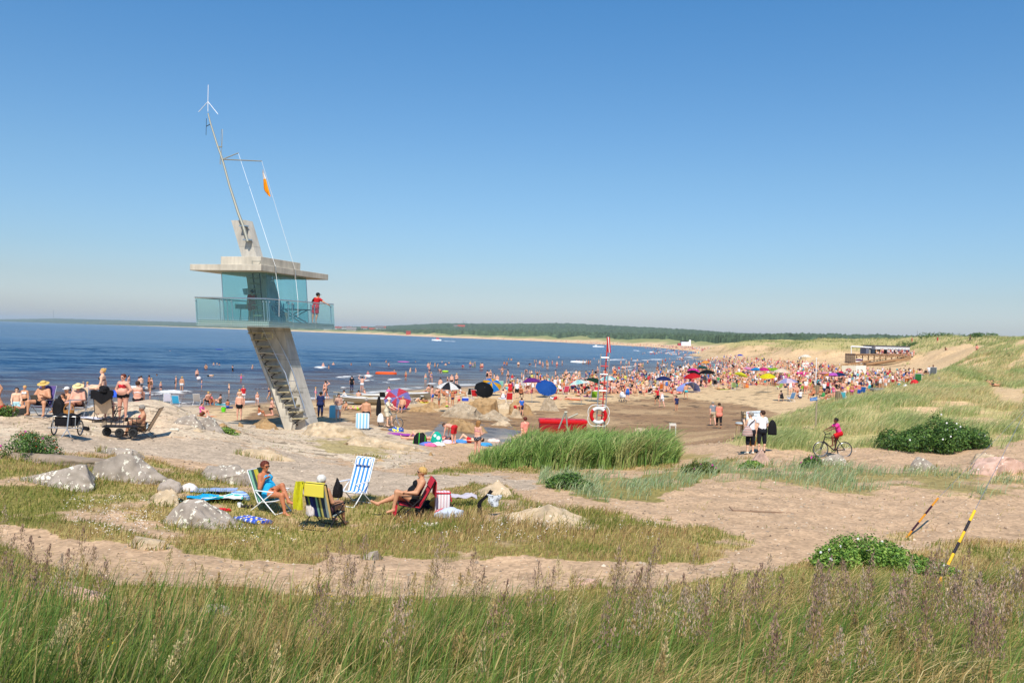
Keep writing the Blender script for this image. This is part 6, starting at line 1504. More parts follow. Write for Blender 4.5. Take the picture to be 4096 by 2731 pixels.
lump('hat','black hat lying on the black jacket of the lounger','hat',v+Vector((.12,-.40,1.13)),(.36,.36,.24),BLKC,23)
v=atD(*A1(1535,742),33.8);v.z=gz(v.x,v.y)
person('woman in red and black bikini standing with hands on hips',v,R(176),P_(aL=((-.55,-.15,-1),(.55,.30,-.75)),aR=((.55,-.15,-1),(-.55,.30,-.75)),face=(.25,1,-.05)),'f','pink','auburn',[('bra',spots('bikini_redblack','c8323a','1a1014',9,.33)),('briefs',BLKC)],.85,h=.013,glasses=True)
v=atD(*A1(1775,838),31.4);v.z=gz(v.x,v.y)
beach_chair('beige folding chair of the grey haired woman beside the wagon',v,R(98),BEIGE,BLACKM,.26,.95,.50,.28)
person('grey haired woman in bikini top looking at her phone in a low chair',v,R(112),P_(pel=(0,.02,.36),spine=(0,-.16,1),head=(0,.4,1),face=(0,1,-.7),lL=((-.12,.85,.42),(0,.2,-1),(-.1,1,-.1)),lR=((.2,.9,.3),(0,.25,-1),(.1,1,-.1)),aL=((-.2,.45,-.85),(.3,.8,.25)),aR=((.2,.45,-.85),(-.3,.8,.25))),'f','tan','grey',[('bra',spots('bikini_mixed','b04a54','e0d0d0',24,.3)),('shorts',C('6a5440','brown_shorts'))],.5,h=.014,keepz=True)
b=MB();b.box((0,0,0),(.10,.015,.15),Euler((.6,0,.4)),.004);tag(b.build('phone',BLACKM,None,False,loc=v+Vector((-.48,-.12,.62))),'dark phone held by the grey haired woman','phone')
b=MB();b.bar((0,0,0),(0,0,.2),.036,10);b.bar((0,0,.2),(0,0,.25),.036,8,.014);tag(b.build('bottle',mat('clear_plastic',hexlin('b8c8d0'),.2),None,loc=G(A1(1848,845))),'clear plastic bottle standing on the rock below the low chair','bottle')
lump('bag','dark bag under the low folding chair','bag',G(A1(1790,815))+Vector((0,.1,0)),(.36,.25,.2),BLKC,25)
v=atD(*A1(1275,402),37.5)
person('blond woman in black bikini sitting sideways on the rock',v,R(98),P_(spine=(.05,-.05,1),head=(0,.1,1),face=(-.3,1,0),lL=((-.1,1,-.08),(.05,.75,-.65),(0,1,-.6)),lR=((.1,1,.12),(0,.9,-.35),(0,1,-.6)),aL=((-.15,.1,-1),(.1,.55,-.8)),aR=((.2,-.25,-1),(0,-.05,-1))),'f','fair','blond',[('bra',BLKC),('briefs',BLKC)],.0,h=.016,style='bun',sink=.12)
lump('towel','bright blue towel bunched on the rock behind the blond woman','towel',atD(*A1(1400,425),37.6),(.9,.5,.28),C('2f5ad0','blue_towel'),27)
v=atD(*A1(1725,500),38.5);person('woman with white headband sitting with her back to the camera on a red mat',v,R(12),'sit','f','pink','brown',[('bra',C('e8e8e8','white_cloth')),('briefs',BLKC)],.3,h=.02,sink=.1)
lump('mat','red mat on the far side of the rock hump','mat',atD(*A1(1800,525),38.3),(1.2,.5,.16),C('b0384a','mat_red'),28,rough=.2)
v=atD(*A1(822,620),36.5);person('woman in dark bikini sitting behind the man with crossed legs',v,R(165),'sit','f','tan','dark',[('bra',C('4a4038','olive_dark')),('briefs',BLKC)],.1,h=.018,hat=('cap',C('d8d4d0','cap_white')))
v=atD(*A1(775,622),35.8);person('child sitting low between the two straw hat men',v,R(150),'sit','f','tan','brown',[('swimsuit',C('8a4a5a','rose'))],0,.6,.72,h=.018)
v=atD(*A1(205,625),46);person('man in pale blue shorts sitting at the rock edge on the far left',v,R(205),'kneel','m','fair','brown',[('shorts',C('a8d0d8','pale_blue'))],.1,h=.02,glasses=True)
v=atD(*A1(305,560),52);person('woman in white bikini standing behind the rock at far left',v,R(190),'stand','f','tan','blond',[('bra',C('e8e8e8','white_cloth')),('briefs',BLKC)],.2,h=.022,sink=.45)
v=atD(*A1(45,625),33.0);v.z=gz(v.x,v.y);person('person lying with raised bare legs at the left picture edge',v,R(120),P_(pel=(0,0,.12),spine=(0,-1,.05),front=(0,0,1),head=(0,-1,.2),face=(0,.2,1),lL=((-.1,.35,.9),(0,.25,1),(0,.6,.9)),lR=((.12,.5,.85),(0,-.3,.9),(0,.6,.9)),aL=((-.5,.6,.1),(.2,1,.1)),aR=((.5,.6,.1),(-.2,1,.1))),'m','tan','brown',[('trunks',C('b02030','red_shorts'))],.2,h=.016)
v=atD(*A1(840,955),28.6);v.z=max(gz(v.x+dx_,v.y+dy_)for dx_ in(-.4,0,.4)for dy_ in(-.5,0));r=empty('bike_trailer','two wheeled bicycle trailer with black box and tow bar','trailer',v,R(6))
for s_ in(-1,1):wheelpart(r,(s_*.40,0,.25),.25,.04,10)
b=MB();b.box((0,.02,.48),(.62,.5,.34),None,.03);b.build('box',BLKC,r);lid=MB();P=[[(-.36+.72*i/8,-.28+.58*j/6,.66+.03*math.sin(i*1.9+j))for j in range(7)]for i in range(9)];lid.sheet(P,.03);lid.build('cover',BLKC,r)
b=MB();b.tube([(-.34,-.26,.63),(.34,-.26,.63),(.34,.28,.63),(-.34,.28,.63)],.016,6,True);b.tube([(-.46,-.30,.27),(.46,-.30,.27)],.016,6);b.bar((-.34,-.26,.28),(-.34,-.26,.63),.014,6);b.bar((.34,-.26,.28),(.34,-.26,.63),.014,6);b.build('frame',ALU,r)
b=MB();b.bar((.17,-.46,.25),(.20,-.36,1.16),.022,8);b.bar((.20,-.36,1.16),(.52,-.36,1.18),.018,6);b.bar((.17,-.46,.25),(.05,-.58,.0),.016,6);b.bar((.17,-.46,.25),(.32,-.52,.0),.016,6);b.bar((.17,-.46,.27),(.17,0,.27),.016,6);b.build('tow_bar',ALU,r)
def basket(label,loc,r0,r1,h_,m,parent=None):
 r=empty('basket',label,'basket',loc);b=MB();n=20;rings=[]
 for z_,rr in((0,.02),(0,r0),(h_*.5,(r0+r1)/2*1.04),(h_,r1),(h_,r1-.02),(.03,r0-.02),(.03,.02)):rings.append([b.b.verts.new((math.cos(a*6.2832/n)*rr,math.sin(a*6.2832/n)*rr*.8,z_))for a in range(n)])
 for i in range(len(rings)-1):
  for a in range(n):b.b.faces.new((rings[i][a],rings[i][(a+1)%n],rings[i+1][(a+1)%n],rings[i+1][a]))
 b.build('basket_body',m,r)
 b=MB();b.tube([(-r1*math.cos(a*math.pi/12),0,h_-.02+h_*.95*math.sin(a*math.pi/12))for a in range(13)],.014,6);b.build('handle',m,r)
 return r
basket('wicker basket with hooped handle beside the bicycle trailer',atD(*A1(862,688),31.3),.15,.18,.26,BASK)
lump('shoes','pair of dark shoes lying beside the bicycle trailer','shoes',G(A1(1070,845)),(.26,.2,.14),BLKC,31)
v=atD(*A1(1530,868),30.6);v.z=max(gz(v.x+dx_,v.y+dy_)for dx_ in(-.5,0,.4)for dy_ in(-.25,.25));r=empty('garden_wagon','black garden wagon with mesh sides and long handle','wagon',v,R(8))
for(x,y)in((-.50,.02),(-.02,-.22),(.42,-.22),(.30,.25)):
 w_=MB();c=Vector((x,y,.155));w_.tube([c+Vector((math.cos(a*.3927)*.105,0,math.sin(a*.3927)*.105))for a in range(16)],.052,8,True);o=w_.build('tyre',TYRE,r);h_=MB();h_.bar(c-Vector((0,.05,0)),c+Vector((0,.05,0)),.055,12);h_.build('hub',BLACKM,o)
b=MB();b.box((-.02,0,.35),(1.12,.5,.05),None,.01);b.bar((-.5,0,.16),(.42,0,.16),.02,6);b.bar((-.5,0,.16),(-.45,0,.34),.02,6);b.bar((.36,0,.16),(.4,0,.34),.02,6);b.build('bed',BLACKM,r)
for sgn,nm in((-1,'near'),(1,'far')):
 b=MB();b.bar((-.58,sgn*.25,.62),(.54,sgn*.25,.62),.014,6)
 for k in range(9):b.bar((-.58+k*.14,sgn*.25,.37),(-.58+k*.14,sgn*.25,.62),.009,5)
 b.bar((-.58,sgn*.25,.5),(.54,sgn*.25,.5),.006,4);b.build('side_panel',BLACKM,r)
for x in(-.58,.54):
 b=MB();b.bar((x,-.25,.62),(x,.25,.62),.014,6);[b.bar((x,k,.37),(x,k,.62),.009,5)for k in(-.12,0,.12)];b.build('end_panel',BLACKM,r)
b=MB();b.tube([(-.40,0,.3),(-.28,.02,.62),(-.17,.03,.86),(-.20,.03,.95),(-.12,.03,1.02),(0,.03,1.01),(.03,.03,.96),(-.08,.03,.90),(-.17,.03,.86)],.016,6);b.build('pull_handle',BLACKM,r)
WT=C('e8e6e8','white_shirt');NVB=C('15161f','dark_navy')
v=G(AR(672,895));person('woman in white top with pink striped shoulder bag seen from behind',v,R(12),P_(aL=((-.2,.35,-.9),(.25,.75,.75)),face=(-.7,.7,-.1),head=(-.05,.1,1)),'f','fair','grey',[('tank',WT),('capri',NVB),('shoes',SHW)],.3,h=.014,style='short')
lump('shoulder_bag','pink and brown striped shoulder bag on the hip of the first woman','bag',v+Vector((-.17,-.17,.78)),(.42,.24,.40),stripes('bag_stripe',[(0,'c4a098'),(.4,'6a4a4a'),(.55,'d8c4bc'),(.8,'3a3038')],.3,2,.8,3),33,rough=.2)
b=MB();b.tube([(-.16,-.15,1.12),(-.02,-.14,1.30),(.13,-.10,1.42)],.018,6);tag(b.build('bag_strap',mat('strap_dark',hexlin('2a1c22'),.8),None,loc=v),'dark strap running across the back of the first woman','strap')
v2=G(AR(825,880));person('woman in white t shirt with black bag seen from behind',v2,R(10),P_(aL=((-.28,-.02,-1),(-.06,.1,-1)),aR=((.35,.05,-.9),(-.2,.5,-.6)),face=(-.6,.8,0)),'f','fair','brown',[('tee',WT),('capri',NVB),('shoes',SHD)],.2,h=.014,style='short',scale=1.02)
lump('shoulder_bag','large black bag carried on the right shoulder of the second woman','bag',v2+Vector((.40,-.05,.80)),(.36,.22,.62),BLKC,34,rough=.15)
bk=basket('wicker basket with green cloth held between the two women',v2+Vector((-.40,-.12,.30)),.12,.155,.24,BASK)
lump('cloth','green cloth lying in the wicker basket of the two women','cloth',v2+Vector((-.40,-.12,.52)),(.22,.18,.07),C('5fc46a','green_cloth'),35)
vc=G((3330,1829));bicycle('black mountain bike ridden along the sandy path',vc,R(93),BLACKM,.97)
sc_=.80
person('boy in pink t shirt and red shorts riding the mountain bike',vc,R(93),P_(pel=(0,-.26/sc_*.97,1.02/sc_*.97),spine=(0,.38,1),head=(0,.12,1),face=(0,1,-.1),aL=((-.14,.85,-.62),(.0,.95,-.45)),aR=((.14,.85,-.62),(0,.95,-.45)),lL=((-.04,.92,-.42),(.0,-.05,-1),(0,1,-.15)),lR=((.04,.42,-1),(0,-.1,-1),(0,1,-.1))),'m','dark','dark',[('tee',C('d83a8c','pink')),('shorts',stripes('shorts_redyellow',[(0,'c01a1e'),(.5,'c01a1e'),(.82,'e8b020')],.5,0))],.1,.25,sc_,h=.014,keepz=True)
q=G((3022,1762));q.y+=1.5;q=Vector((q.x,q.y,gz(q.x,q.y)))
def onD(px,D):return atD(*px,D)
Di=q.y
r=empty('information_board','white information board beside a stone filled pillar','sign',(q.x,q.y,q.z))
base=Vector((q.x,q.y,q.z))
ZI=S(2900,1600,250/1704)
b=MB();b.poly_prism([onD(ZI(*k),Di)-base for k in((582,312),(1000,285),(1005,720),(590,735))],(0,.05,0));pan=b.build('panel',mat('sign_white',hexlin('dfe6ec'),.5),r,False)
for k in(610,985):
 b=MB();p0=onD(ZI(k,730),Di+.03)-base;b.bar((p0.x,p0.y,-.2),p0,.03,8);b.build('leg',GALV,r)
text('Livräddarna',.115,mat('sign_text',hexlin('7a8494'),.8),onD(ZI(660,358),Di)-base+Vector((0,-.006,0)),(1,0,.03),(0,0,1),pan)
b=MB();c=onD(ZI(630,350),Di)-base;b.sphere(c,.05,(1,.12,1),10);b.build('emblem',mat('emblem_red',hexlin('c88a90'),.8),pan)
for i,yy in enumerate((412,430)):text('Välkommen till stranden'[:12+i*8],.05,mat('sign_text',hexlin('7a8494')),onD(ZI(625,yy),Di)-base+Vector((0,-.006,0)),(1,0,.03),(0,0,1),pan)
a,c=onD(ZI(508,330),Di+.3),onD(ZI(580,745),Di+.3)
r=empty('stone_pillar','narrow gabion pillar filled with stones left of the white board','pillar',(a.x,a.y,gz(a.x,a.y)));r['kind']='thing'
hh=a.z-gz(a.x,a.y);ww=c.x-a.x
for i in range(9):
 b=MB();b.box((ww/2+random.uniform(-.008,.008),.2,hh*(i+.5)/9),(ww*random.uniform(.86,.96),.38,hh/9*.9),None,.03);b.build('stone',random.choice([RPALE,RGREY,RWARM]),r)
b=MB()
for(x,y)in((-.01,0),(ww+.01,0),(-.01,.4),(ww+.01,.4)):b.bar((x,y,-.1),(x,y,hh+.03),.012,5)
for i in range(10):b.tube([(-.01,0,hh*i/9),(ww+.01,0,hh*i/9),(ww+.01,.4,hh*i/9),(-.01,.4,hh*i/9)],.006,4,True)
b.build('wire_cage',BLACKM,r)
c=onD(ZI(425,640),Di+.6);gzz=gz(c.x,c.y);r=empty('round_table','round grey topped stand on wooden legs beside the pillar','table',(c.x,c.y,gzz));hh=c.z-gzz
b=MB();b.bar((0,0,hh),(0,0,hh+.06),.25,24,.22);b.sphere((0,0,hh+.06),.22,(1,1,.08),20);b.build('lid',mat('lid_grey',hexlin('a8b0b2'),.5),r)
b=MB();b.tube([(math.cos(k*.393)*.26,math.sin(k*.393)*.26,hh-.04)for k in range(16)],.025,6,True);b.build('rim',mat('rim_wood',hexlin('9a6a44'),.8),r)
for k in range(4):
 b=MB();an=k*1.571+.6;b.bar((math.cos(an)*.28,math.sin(an)*.28,-.2),(math.cos(an)*.24,math.sin(an)*.24,hh-.05),.022,8);b.build('leg',mat('leg_wood',hexlin('b8a078'),.8),r)
p0,p1=G((3262,1722)),None
p1=onD((3268,1578),p0.y);r=empty('sign_post','blue street style sign on a thin wooden post','sign',p0)
b=MB();b.bar((0,0,-.3),p1-p0,.045,6,.04);b.build('post',mat('post_wood',hexlin('a09078'),.85),r,False)
a_,b_,c_,d_=[onD(k,p0.y-.06)-p0 for k in((3240,1592),(3269,1587),(3269,1600),(3241,1604))]
b=MB();b.poly_prism([a_,b_,c_,d_],(0,.03,0));sg=b.build('sign_plate',mat('sign_blue',hexlin('2f74b8'),.45),r,False)
text('Glenn Vika',.085,WHITE,onD((3243,1600),p0.y-.065)-p0+Vector((.0,-.004,.01)),(1,0,.12),(0,0,1),sg)
b=MB();a_,b_=G((2690,1737)),G((2705,1737));b.box((0,0,.62),(.42,.12,.04));b.box((0,.1,.70),(.42,.03,.05));b.box((-.17,0,.3),(.04,.08,.6));b.box((.17,0,.3),(.04,.08,.6))
tag(b.build('bench',mat('bench_white',hexlin('e0dcd4'),.7),None,False,loc=G((2690,1742))),'white bench end showing behind the right edge of the reeds','bench')
b=MB();b.bar((-.95,.1,.02),(.25,0,.025),.022,6,.014);b.bar((-.95,.1,.02),(-1.02,.22,.10),.02,5);b.bar((.25,0,.025),(1.0,-.08,.015),.012,5)
tag(b.build('driftwood',mat('driftwood',hexlin('8a705c'),.9),None,loc=G((3085,2051))),'thin piece of driftwood lying on the sand path','driftwood')
DL=42.0
RDM,WHP=mat('rescue_red',hexlin('c8141a'),.4),mat('rescue_white',hexlin('e2e2e0'),.45)
l0,l1,r0_,r1_=atD(*A7(1425,1200),DL),atD(*A7(1481,340),DL),atD(*A7(1520,1200),DL),atD(*A7(1582,345),DL)
bl_=Vector((l0.x,DL,gz(l0.x,DL)));r=empty('rescue_ladder','tall aluminium rescue ladder with red rungs standing at the beach','ladder',bl_)
for a,c in((l0,l1),(r0_,r1_)):
 b=MB();dd_=(c-a);a2_=a-dd_*.12;b.bar(a2_-bl_,c-bl_,.032,8);b.build('rail',ALU,r)
for i,yy in enumerate((380,480,577,675,770,870,965,1062,1157)):
 k=(1200-yy)/860;p0,p1=l0.lerp(l1,k),r0_.lerp(r1_,k);b=MB();b.bar(p0-bl_,p1-bl_,.026,8);b.build('rung',RDM if i%2 else ALU,r)
p0,p1=atD(*A7(1465,1200),DL+.15),atD(*A7(1560,190),DL+.15);r=empty('rescue_pole','red pole with red and white reflector wedge behind the ladder','pole',Vector((p0.x,p0.y,gz(p0.x,p0.y))))
b=MB();o_=Vector(r.location);b.bar(Vector((p0.x,p0.y,o_.z-.2))-o_,p1-o_,.034,8);b.build('shaft',mat('shaft_red',hexlin('c04a44'),.5),r)
for i,(xa,xb,xc,xd)in enumerate(((1550,1562,1572,1560),(1562,1573,1586,1572),(1573,1585,1598,1586))):
 b=MB();b.poly_prism([atD(*A7(*k),DL+.05)-o_ for k in((xa,142),(xb,140),(xd+12,325),(xc-8,325))],(0,.10,0));b.build('reflector',WHP if i==1 else RDM,r,False)
c=atD(*A7(1452,1062),DL-.12);r=empty('life_ring','red and white life ring with white grab rope on the ladder','life ring',c)
for k in range(8):
 n=6;arc=[(math.cos((k+j/n)*math.pi/4)*.335,0,math.sin((k+j/n)*math.pi/4)*.335)for j in range(n+1)]
 b=MB();b.tube(arc,.085,12);b.build('ring_segment',RDM if k in(3,4,7,0)else WHP,r)
b=MB();b.tube([(math.cos(a*6.2832/48)*(.47+.10*abs(math.sin(a*6.2832/24))),-.03,math.sin(a*6.2832/48)*(.47+.10*abs(math.sin(a*6.2832/24))))for a in range(48)],.014,6,True);b.build('grab_rope',ROPEM,r)
c=atD(*A7(1035,1250),43.6);gb=gz(c.x,43.6);r=empty('rescue_box','long red plastic rescue box with moulded lid behind the reeds','box',(c.x,43.6,gb),R(3));tz_=atD(*A7(1035,1105),43.6).z-gb
b=MB();b.box((0,.3,tz_/2-.1),(2.28,.85,tz_-.1),None,.06);b.build('box_body',mat('rescue_red_shaded',hexlin('8e1014'),.5),r);b=MB();b.box((0,.3,tz_-.13),(2.36,.93,.22),None,.09);b.build('lid',RDM,r)  # body uses a darker red: shade under the lid overhang put into its colour
for k in(-.75,-.25,.25,.75):
 b=MB();b.box((k,.02,tz_-.03),(.30,.20,.035),None,.012);b.build('lid_recess',mat('red_dark',hexlin('8a0c12'),.5),r)
r=empty('steel_trestle','galvanised steel A frame standing in front of the red box','frame',(c.x,42.6,gz(c.x,42.6)));o_=Vector(r.location)
for a,e in(((1063,1022),(985,1215)),((1070,1022),(1092,1290)),((1095,1092),(1210,1042))):
 b=MB();b.bar(atD(*A7(*a),42.6)-o_,atD(*A7(*e),42.6)-o_,.04,8);b.build('strut',GALV,r)
b=MB();b.bar(atD(*A7(1052,1022),42.6)-o_,atD(*A7(1085,1024),42.6)-o_,.05,8);b.build('cross_bar',GALV,r)
for(lab,px,ps,sx,sk,hr_,cl,rz_,kw)in[('man in black cap sitting low behind the reeds',A7(672,1235),'sit','m','fair','dark',[('trunks',BLKC)],R(-30),dict(hat=('cap',C('16141a','cap_dark')),D=41.8)),('woman in salmon shirt and white trousers walking on wet sand',A7(590,1235),'walk','f','fair','auburn',[('shirt',C('e08a78','salmon')),('trousers',WT)],R(20),dict(D=45)),('girl in polka dot bikini with long blond hair standing on the sand',A6(1935,1415),'hold','f','pink','golden',[('bra',C('d88a98','bikini_pink')),('briefs',spots('polka','1a1c2c','e8e8ea',34,.32))],R(-40),dict(style='long',h=.015,aux=1)),('boy in red shorts bending over on the sand',A6(1662,1250),'bend','m','pink','brown',[('shorts',C('b81a22','red_trunks'))],R(60),dict(scale=.95)),('bald man lying on his back with a black and green bag',A6(1240,1215),'lieback','m','pink',None,[('trunks',C('3a4a6a','slate'))],R(75),dict(glasses=True,fat=.5)),('sunbather lying behind the green bag',A6(1480,1215),'lieback','f','pink','brown',[('swimsuit',C('c84a5a','coral'))],R(70),dict()),('sunbather with raised knees on a red towel',A6(1845,1235),'lieback','m','fair','brown',[('trunks',C('c02028','red2'))],R(100),dict(glasses=True))]:
 D_=kw.pop('D',None);kw.pop('aux',None);kw.setdefault('h',.018)
 loc=atD(*px,D_)if D_ else G(px);loc=Vector((loc.x,loc.y,gz(loc.x,loc.y)))
 person(lab,loc,rz_,ps,sx,sk,hr_,cl,**kw)
lump('bag','black and green rucksack beside the bald sunbather','bag',G(A6(1265,1255)),(.75,.4,.62),stripes('bag_blackgreen',[(0,'101214'),(.82,'4ac83a'),(.9,'101214')],.6,0,.7,2),41,rough=.2)
lump('bag','green printed beach bag standing on the sand','bag',G(A6(1460,1255)),(.62,.3,.66),spots('bag_green','18a088','cfe8e0',3.2,.35),42,rough=.12)
towel('purple towel on the rock ridge below the tower',G(A6(1040,1145)),R(70),C('9a3a9c','towel_purple'),1.7,.9,.06,seed=14)
lump('towel','blue, yellow and white towel bunched on the rock ridge','towel',G(A6(995,1100)),(.9,.5,.22),spots('towel_byw','3a5ab0','e4e04a',5,.4),43)
for i,(px,c,lab)in enumerate([((1380,1275),'d86a98','pink towel end on the sand by the sunbathers'),((1340,1268),'5a74c0','blue towel bunch by the black rucksack'),((1750,1235),'4a8ad0','blue towel behind the boy in red shorts'),((2030,1270),'3a90c8','blue towel heap right of the girl in polka dot bikini'),((2130,1225),'e0c4bc','pale heap of clothes beside the reeds'),((1600,1240),'c8c0e0','lilac towel between sunbather and boy'),((1480,1268),'e8e4e0','white sun hat lying by the green bag')]):
 lump('towel',lab,'towel',G(A6(*px)),(.7,.4,.18),C(c),50+i)
# boats, parasols and beach gear
def hit_h(u,v,hh,y0=50.0):
 sx,sz=ray(u,v);D=np.exp(np.linspace(math.log(y0),math.log(420),900));d=H+sz*D-np.maximum(gfast(sx*D,D),0)-hh
 k=np.nonzero(d<0)[0];D=D[k[0]]if len(k)else 400.0
 return Vector((sx*D,D,max(gz(sx*D,D),0)))
AUTO,LM=[],[]
def auto(o,base,cat,group,p=None):
 q=Vector(p)if p is not None else Vector(o.location);u,v=proj(q.x,q.y,q.z);AUTO.append((o,base,float(u),float(v)));o['category']=cat;o['group']=group;return o
def landmark(name,p):u,v=proj(p[0],p[1],p[2]);LM.append((name,float(u),float(v)))
def slots(o,ms):
 for i,m in enumerate(ms):o.material_slots[i].link='OBJECT';o.material_slots[i].material=m
 return o
def rowboat(label,px,rz,D,L=4.3,oars=1):
 q=atD(*px,D);q.z=max(gz(q.x,q.y),0);r=empty('rowing_boat',label,'boat',q,rz,'aluminium rowing boats');b=MB();rings=[]
 n=14
 for i in range(n+1):
  s_=i/n;w=.72*(math.sin(math.pi*min(1,.28+s_*.72))**.75)*(1 if s_<.99 else .05);x=(s_-.5)*L;sh=.58+.20*s_**3+.05*(1-s_);kl=.06+.22*max(0,s_-.75)**1.2*2
  prof=[(-w,sh),(-w*.96,sh*.62),(-w*.75,kl+.12),(-w*.3,kl),(w*.3,kl),(w*.75,kl+.12),(w*.96,sh*.62),(w,sh)]
  ins=[(w-.05,sh-.01),(w*.9-.04,sh*.6),(w*.65,kl+.15),(-w*.65,kl+.15),(-w*.9+.04,sh*.6),(-w+.05,sh-.01)]
  rings.append([b.b.verts.new((x,y,z))for y,z in prof+ins])
 for i in range(n):
  A,B=rings[i],rings[i+1];m=len(A)
  for k in range(m):b.b.faces.new((A[k],A[(k+1)%m],B[(k+1)%m],B[k]))
 b.b.faces.new(rings[0]);b.b.faces.new(rings[-1]);b.build('hull',mat('boat_metal',hexlin('8f897c'),.4,.6),r);m=MB();[m.tube([((i/n-.5)*L,sg*.72*(math.sin(math.pi*min(1,.28+i/n*.72))**.75),.585+.20*(i/n)**3+.05*(1-i/n))for i in range(n)],.035,6)for sg in(-1,1)];m.build('gunwale',WHITE,r);m=MB();m.box((-.08*L,0,.2),(L*.7,.95,.03));m.build('floor_board',WHITE,r,False)
 for s_ in(-.28,.02,.30):
  m=MB();m.box((s_*L,0,.42),(.28,1.2,.04));m.build('thwart',mat('boat_seat',hexlin('4a5a86'),.6)if s_==.02 else WHITE,r,False)
 for k in range(oars):
  m=MB();m.bar((-.25*L,-.45+k*.2,.62),(.42*L,-.1,1.0),.03,6);m.box((.45*L,-.09,1.02),(.5,.14,.03));m.build('oar',mat('oar_wood',hexlin('c8b48c'),.7),r)
 landmark('rowing boats',q);return r
rowboat('rowing boat nearest the tower with its bow to the left',A6(550,690),R(176),78,4.6);rowboat('middle rowing boat lying between the two others',A6(880,680),R(8),83,4.6,2);rowboat('rowing boat at the right end with raised bow',A6(1130,672),R(4),86,4.4)
ph=MB();n8=8;R0=1.0;prof=[(.02,.42),(.35,.36),(.7,.2),(.97,.0)]
vr=[]
for(rr,zz_)in prof:
 vr.append([ph.b.verts.new((math.cos(a*math.pi/8)*rr*(1 if a%2==0 else .95 if rr>.5 else 1),math.sin(a*math.pi/8)*rr*(1 if a%2==0 else .95 if rr>.5 else 1),zz_))for a in range(16)])
fmat=[]
for i in range(3):
 for a in range(16):
  f=ph.b.faces.new((vr[i][a],vr[i][(a+1)%16],vr[i+1][(a+1)%16],vr[i+1][a]));f.material_index=(a//2)%2
bmesh.ops.solidify(ph.b,geom=ph.b.faces[:],thickness=.02)
CAN=ph.build('canopy',None,None,True,angle=20);CANM=CAN.data;bpy.data.objects.remove(CAN);CANM.materials.append(WHITE);CANM.materials.append(WHITE)
pm=MB();pm.bar((0,0,-2.0),(0,0,.45),.02,6);PO=pm.build('pole',ALU);POM=PO.data;bpy.data.objects.remove(PO)
rm=MB();rm.bar((0,0,.30),(.95,0,.0),.008,4);RO=rm.build('rib',BLACKM);ROM=RO.data;bpy.data.objects.remove(RO)
def parasol(name,px,c1,c2=None,rr=1.0,tilt=0.0,az=0.0,hh=1.95):
 q=hit_h(*px,hh,112.0 if px[0]>3200 else 50.0);r=empty('parasol',name+' parasol standing among the bathers','parasol',q,rng.uniform(0,6)if abs(tilt)<.5 else 0.0,'parasols on the beach');tilt=abs(tilt)
 top=Vector((0,0,hh));s_=rr*.9
 for me_,nm in((CANM,'canopy'),(POM,'pole'))+tuple((ROM,'rib')for _ in range(8 if q.y<110 else 0)):
  o=link(nm,me_,None,r)
  o.location=top;o.rotation_euler=(tilt,0,az)
  if nm=='rib':parasol.k+=1;o.rotation_euler=(Euler((tilt,0,az)).to_matrix()@Euler((0,0,parasol.k*math.pi/4)).to_matrix()).to_euler()
  o.scale=(s_,s_,s_ if nm!='pole' else 1)
  if nm=='canopy':slots(o,[mat('par_'+c1,hexlin(c1),.8),mat('par_'+(c2 or c1),hexlin(c2 or c1),.8)])
 landmark(name+' parasol',q+Vector((0,0,.8)));return r
parasol.k=0
for a in[('purple and red low',A6(1000,735),'8a86c4','d04a5c',1.25,-1.0,0,.75),('white and black striped',A6(1605,585),'e8e8e8','2a2a30',1.15,.15,0),('black tilted',A6(2015,615),'121216',None,1.15,-.9,.3,.95),('rainbow',A6(2105,560),'2a8ad8','d8a82a',1.25,-.7,.2,1.1),('violet',A7(665,672),'7a2f8c',None,1.1,.1),('big royal blue',A7(838,738),'1f5cb0',None,1.35,-.75,.2,1.0),('pale turquoise',A7(1215,695),'a8dcdc','e0ece8',1.1,.2),('dark green',A7(1408,675),'14402c',None,1.2,.3),('turquoise and white',A7(1562,640),'8fc8d0','e4ece8',1.1,.1),('navy by the ladder',A7(2218,642),'2a3a70',None,1.1,0),('magenta far left',A8(515,688),'d83a9c',None,1.2,.1),('black left',A8(512,715),'16161a',None,1.2,.2),('black wide',A8(668,712),'101014',None,1.4,.1),('red left',A8(498,758),'c81e2a',None,1.3,.2),('navy left',A8(157,795),'26346a',None,1.15,0),('yellow left',A8(1068,738),'d8d83a',None,1.1,.3),('bright yellow',A8(1380,758),'e0d81e',None,1.15,.2),('sky blue',A8(1250,680),'2a9ad0',None,1.2,.1),('magenta middle',A8(1337,682),'d02a86',None,1.3,0),('lime left',A8(1400,680),'9ac82a',None,1.1,0),('lime right',A8(1466,682),'8cc020',None,1.2,0),('cream',A8(1545,702),'e8dcc8',None,1.5,0),('pale dotted',A8(1612,825),'e0d0dc','a8a8d0',1.3,.1),('large navy',A8(2215,800),'1c3464',None,1.2,.1),('lilac',A8(2147,833),'d06ad0',None,1.15,-.1),('orange',A8(2110,805),'d88a1e',None,.9,.1),('pale pink',A8(1160,672),'e09ac0',None,1.2,.2),('blue far',A8(1060,507),'2a4ac0',None,1.3,0),('white far',A8(1830,522),'ece8dc',None,1.9,0),('pale pink right',A8(2052,725),'e0a8b0',None,.9,.2),('teal far',A8(615,655),'2a5a54',None,1.2,.1),('orange far',A8(650,592),'e8a84a',None,1.2,.1)]:
 nm,px,c1,c2=a[:4];kw=dict(zip(('rr','tilt','az','hh'),a[4:]));parasol(nm,px,c1,c2,**kw)
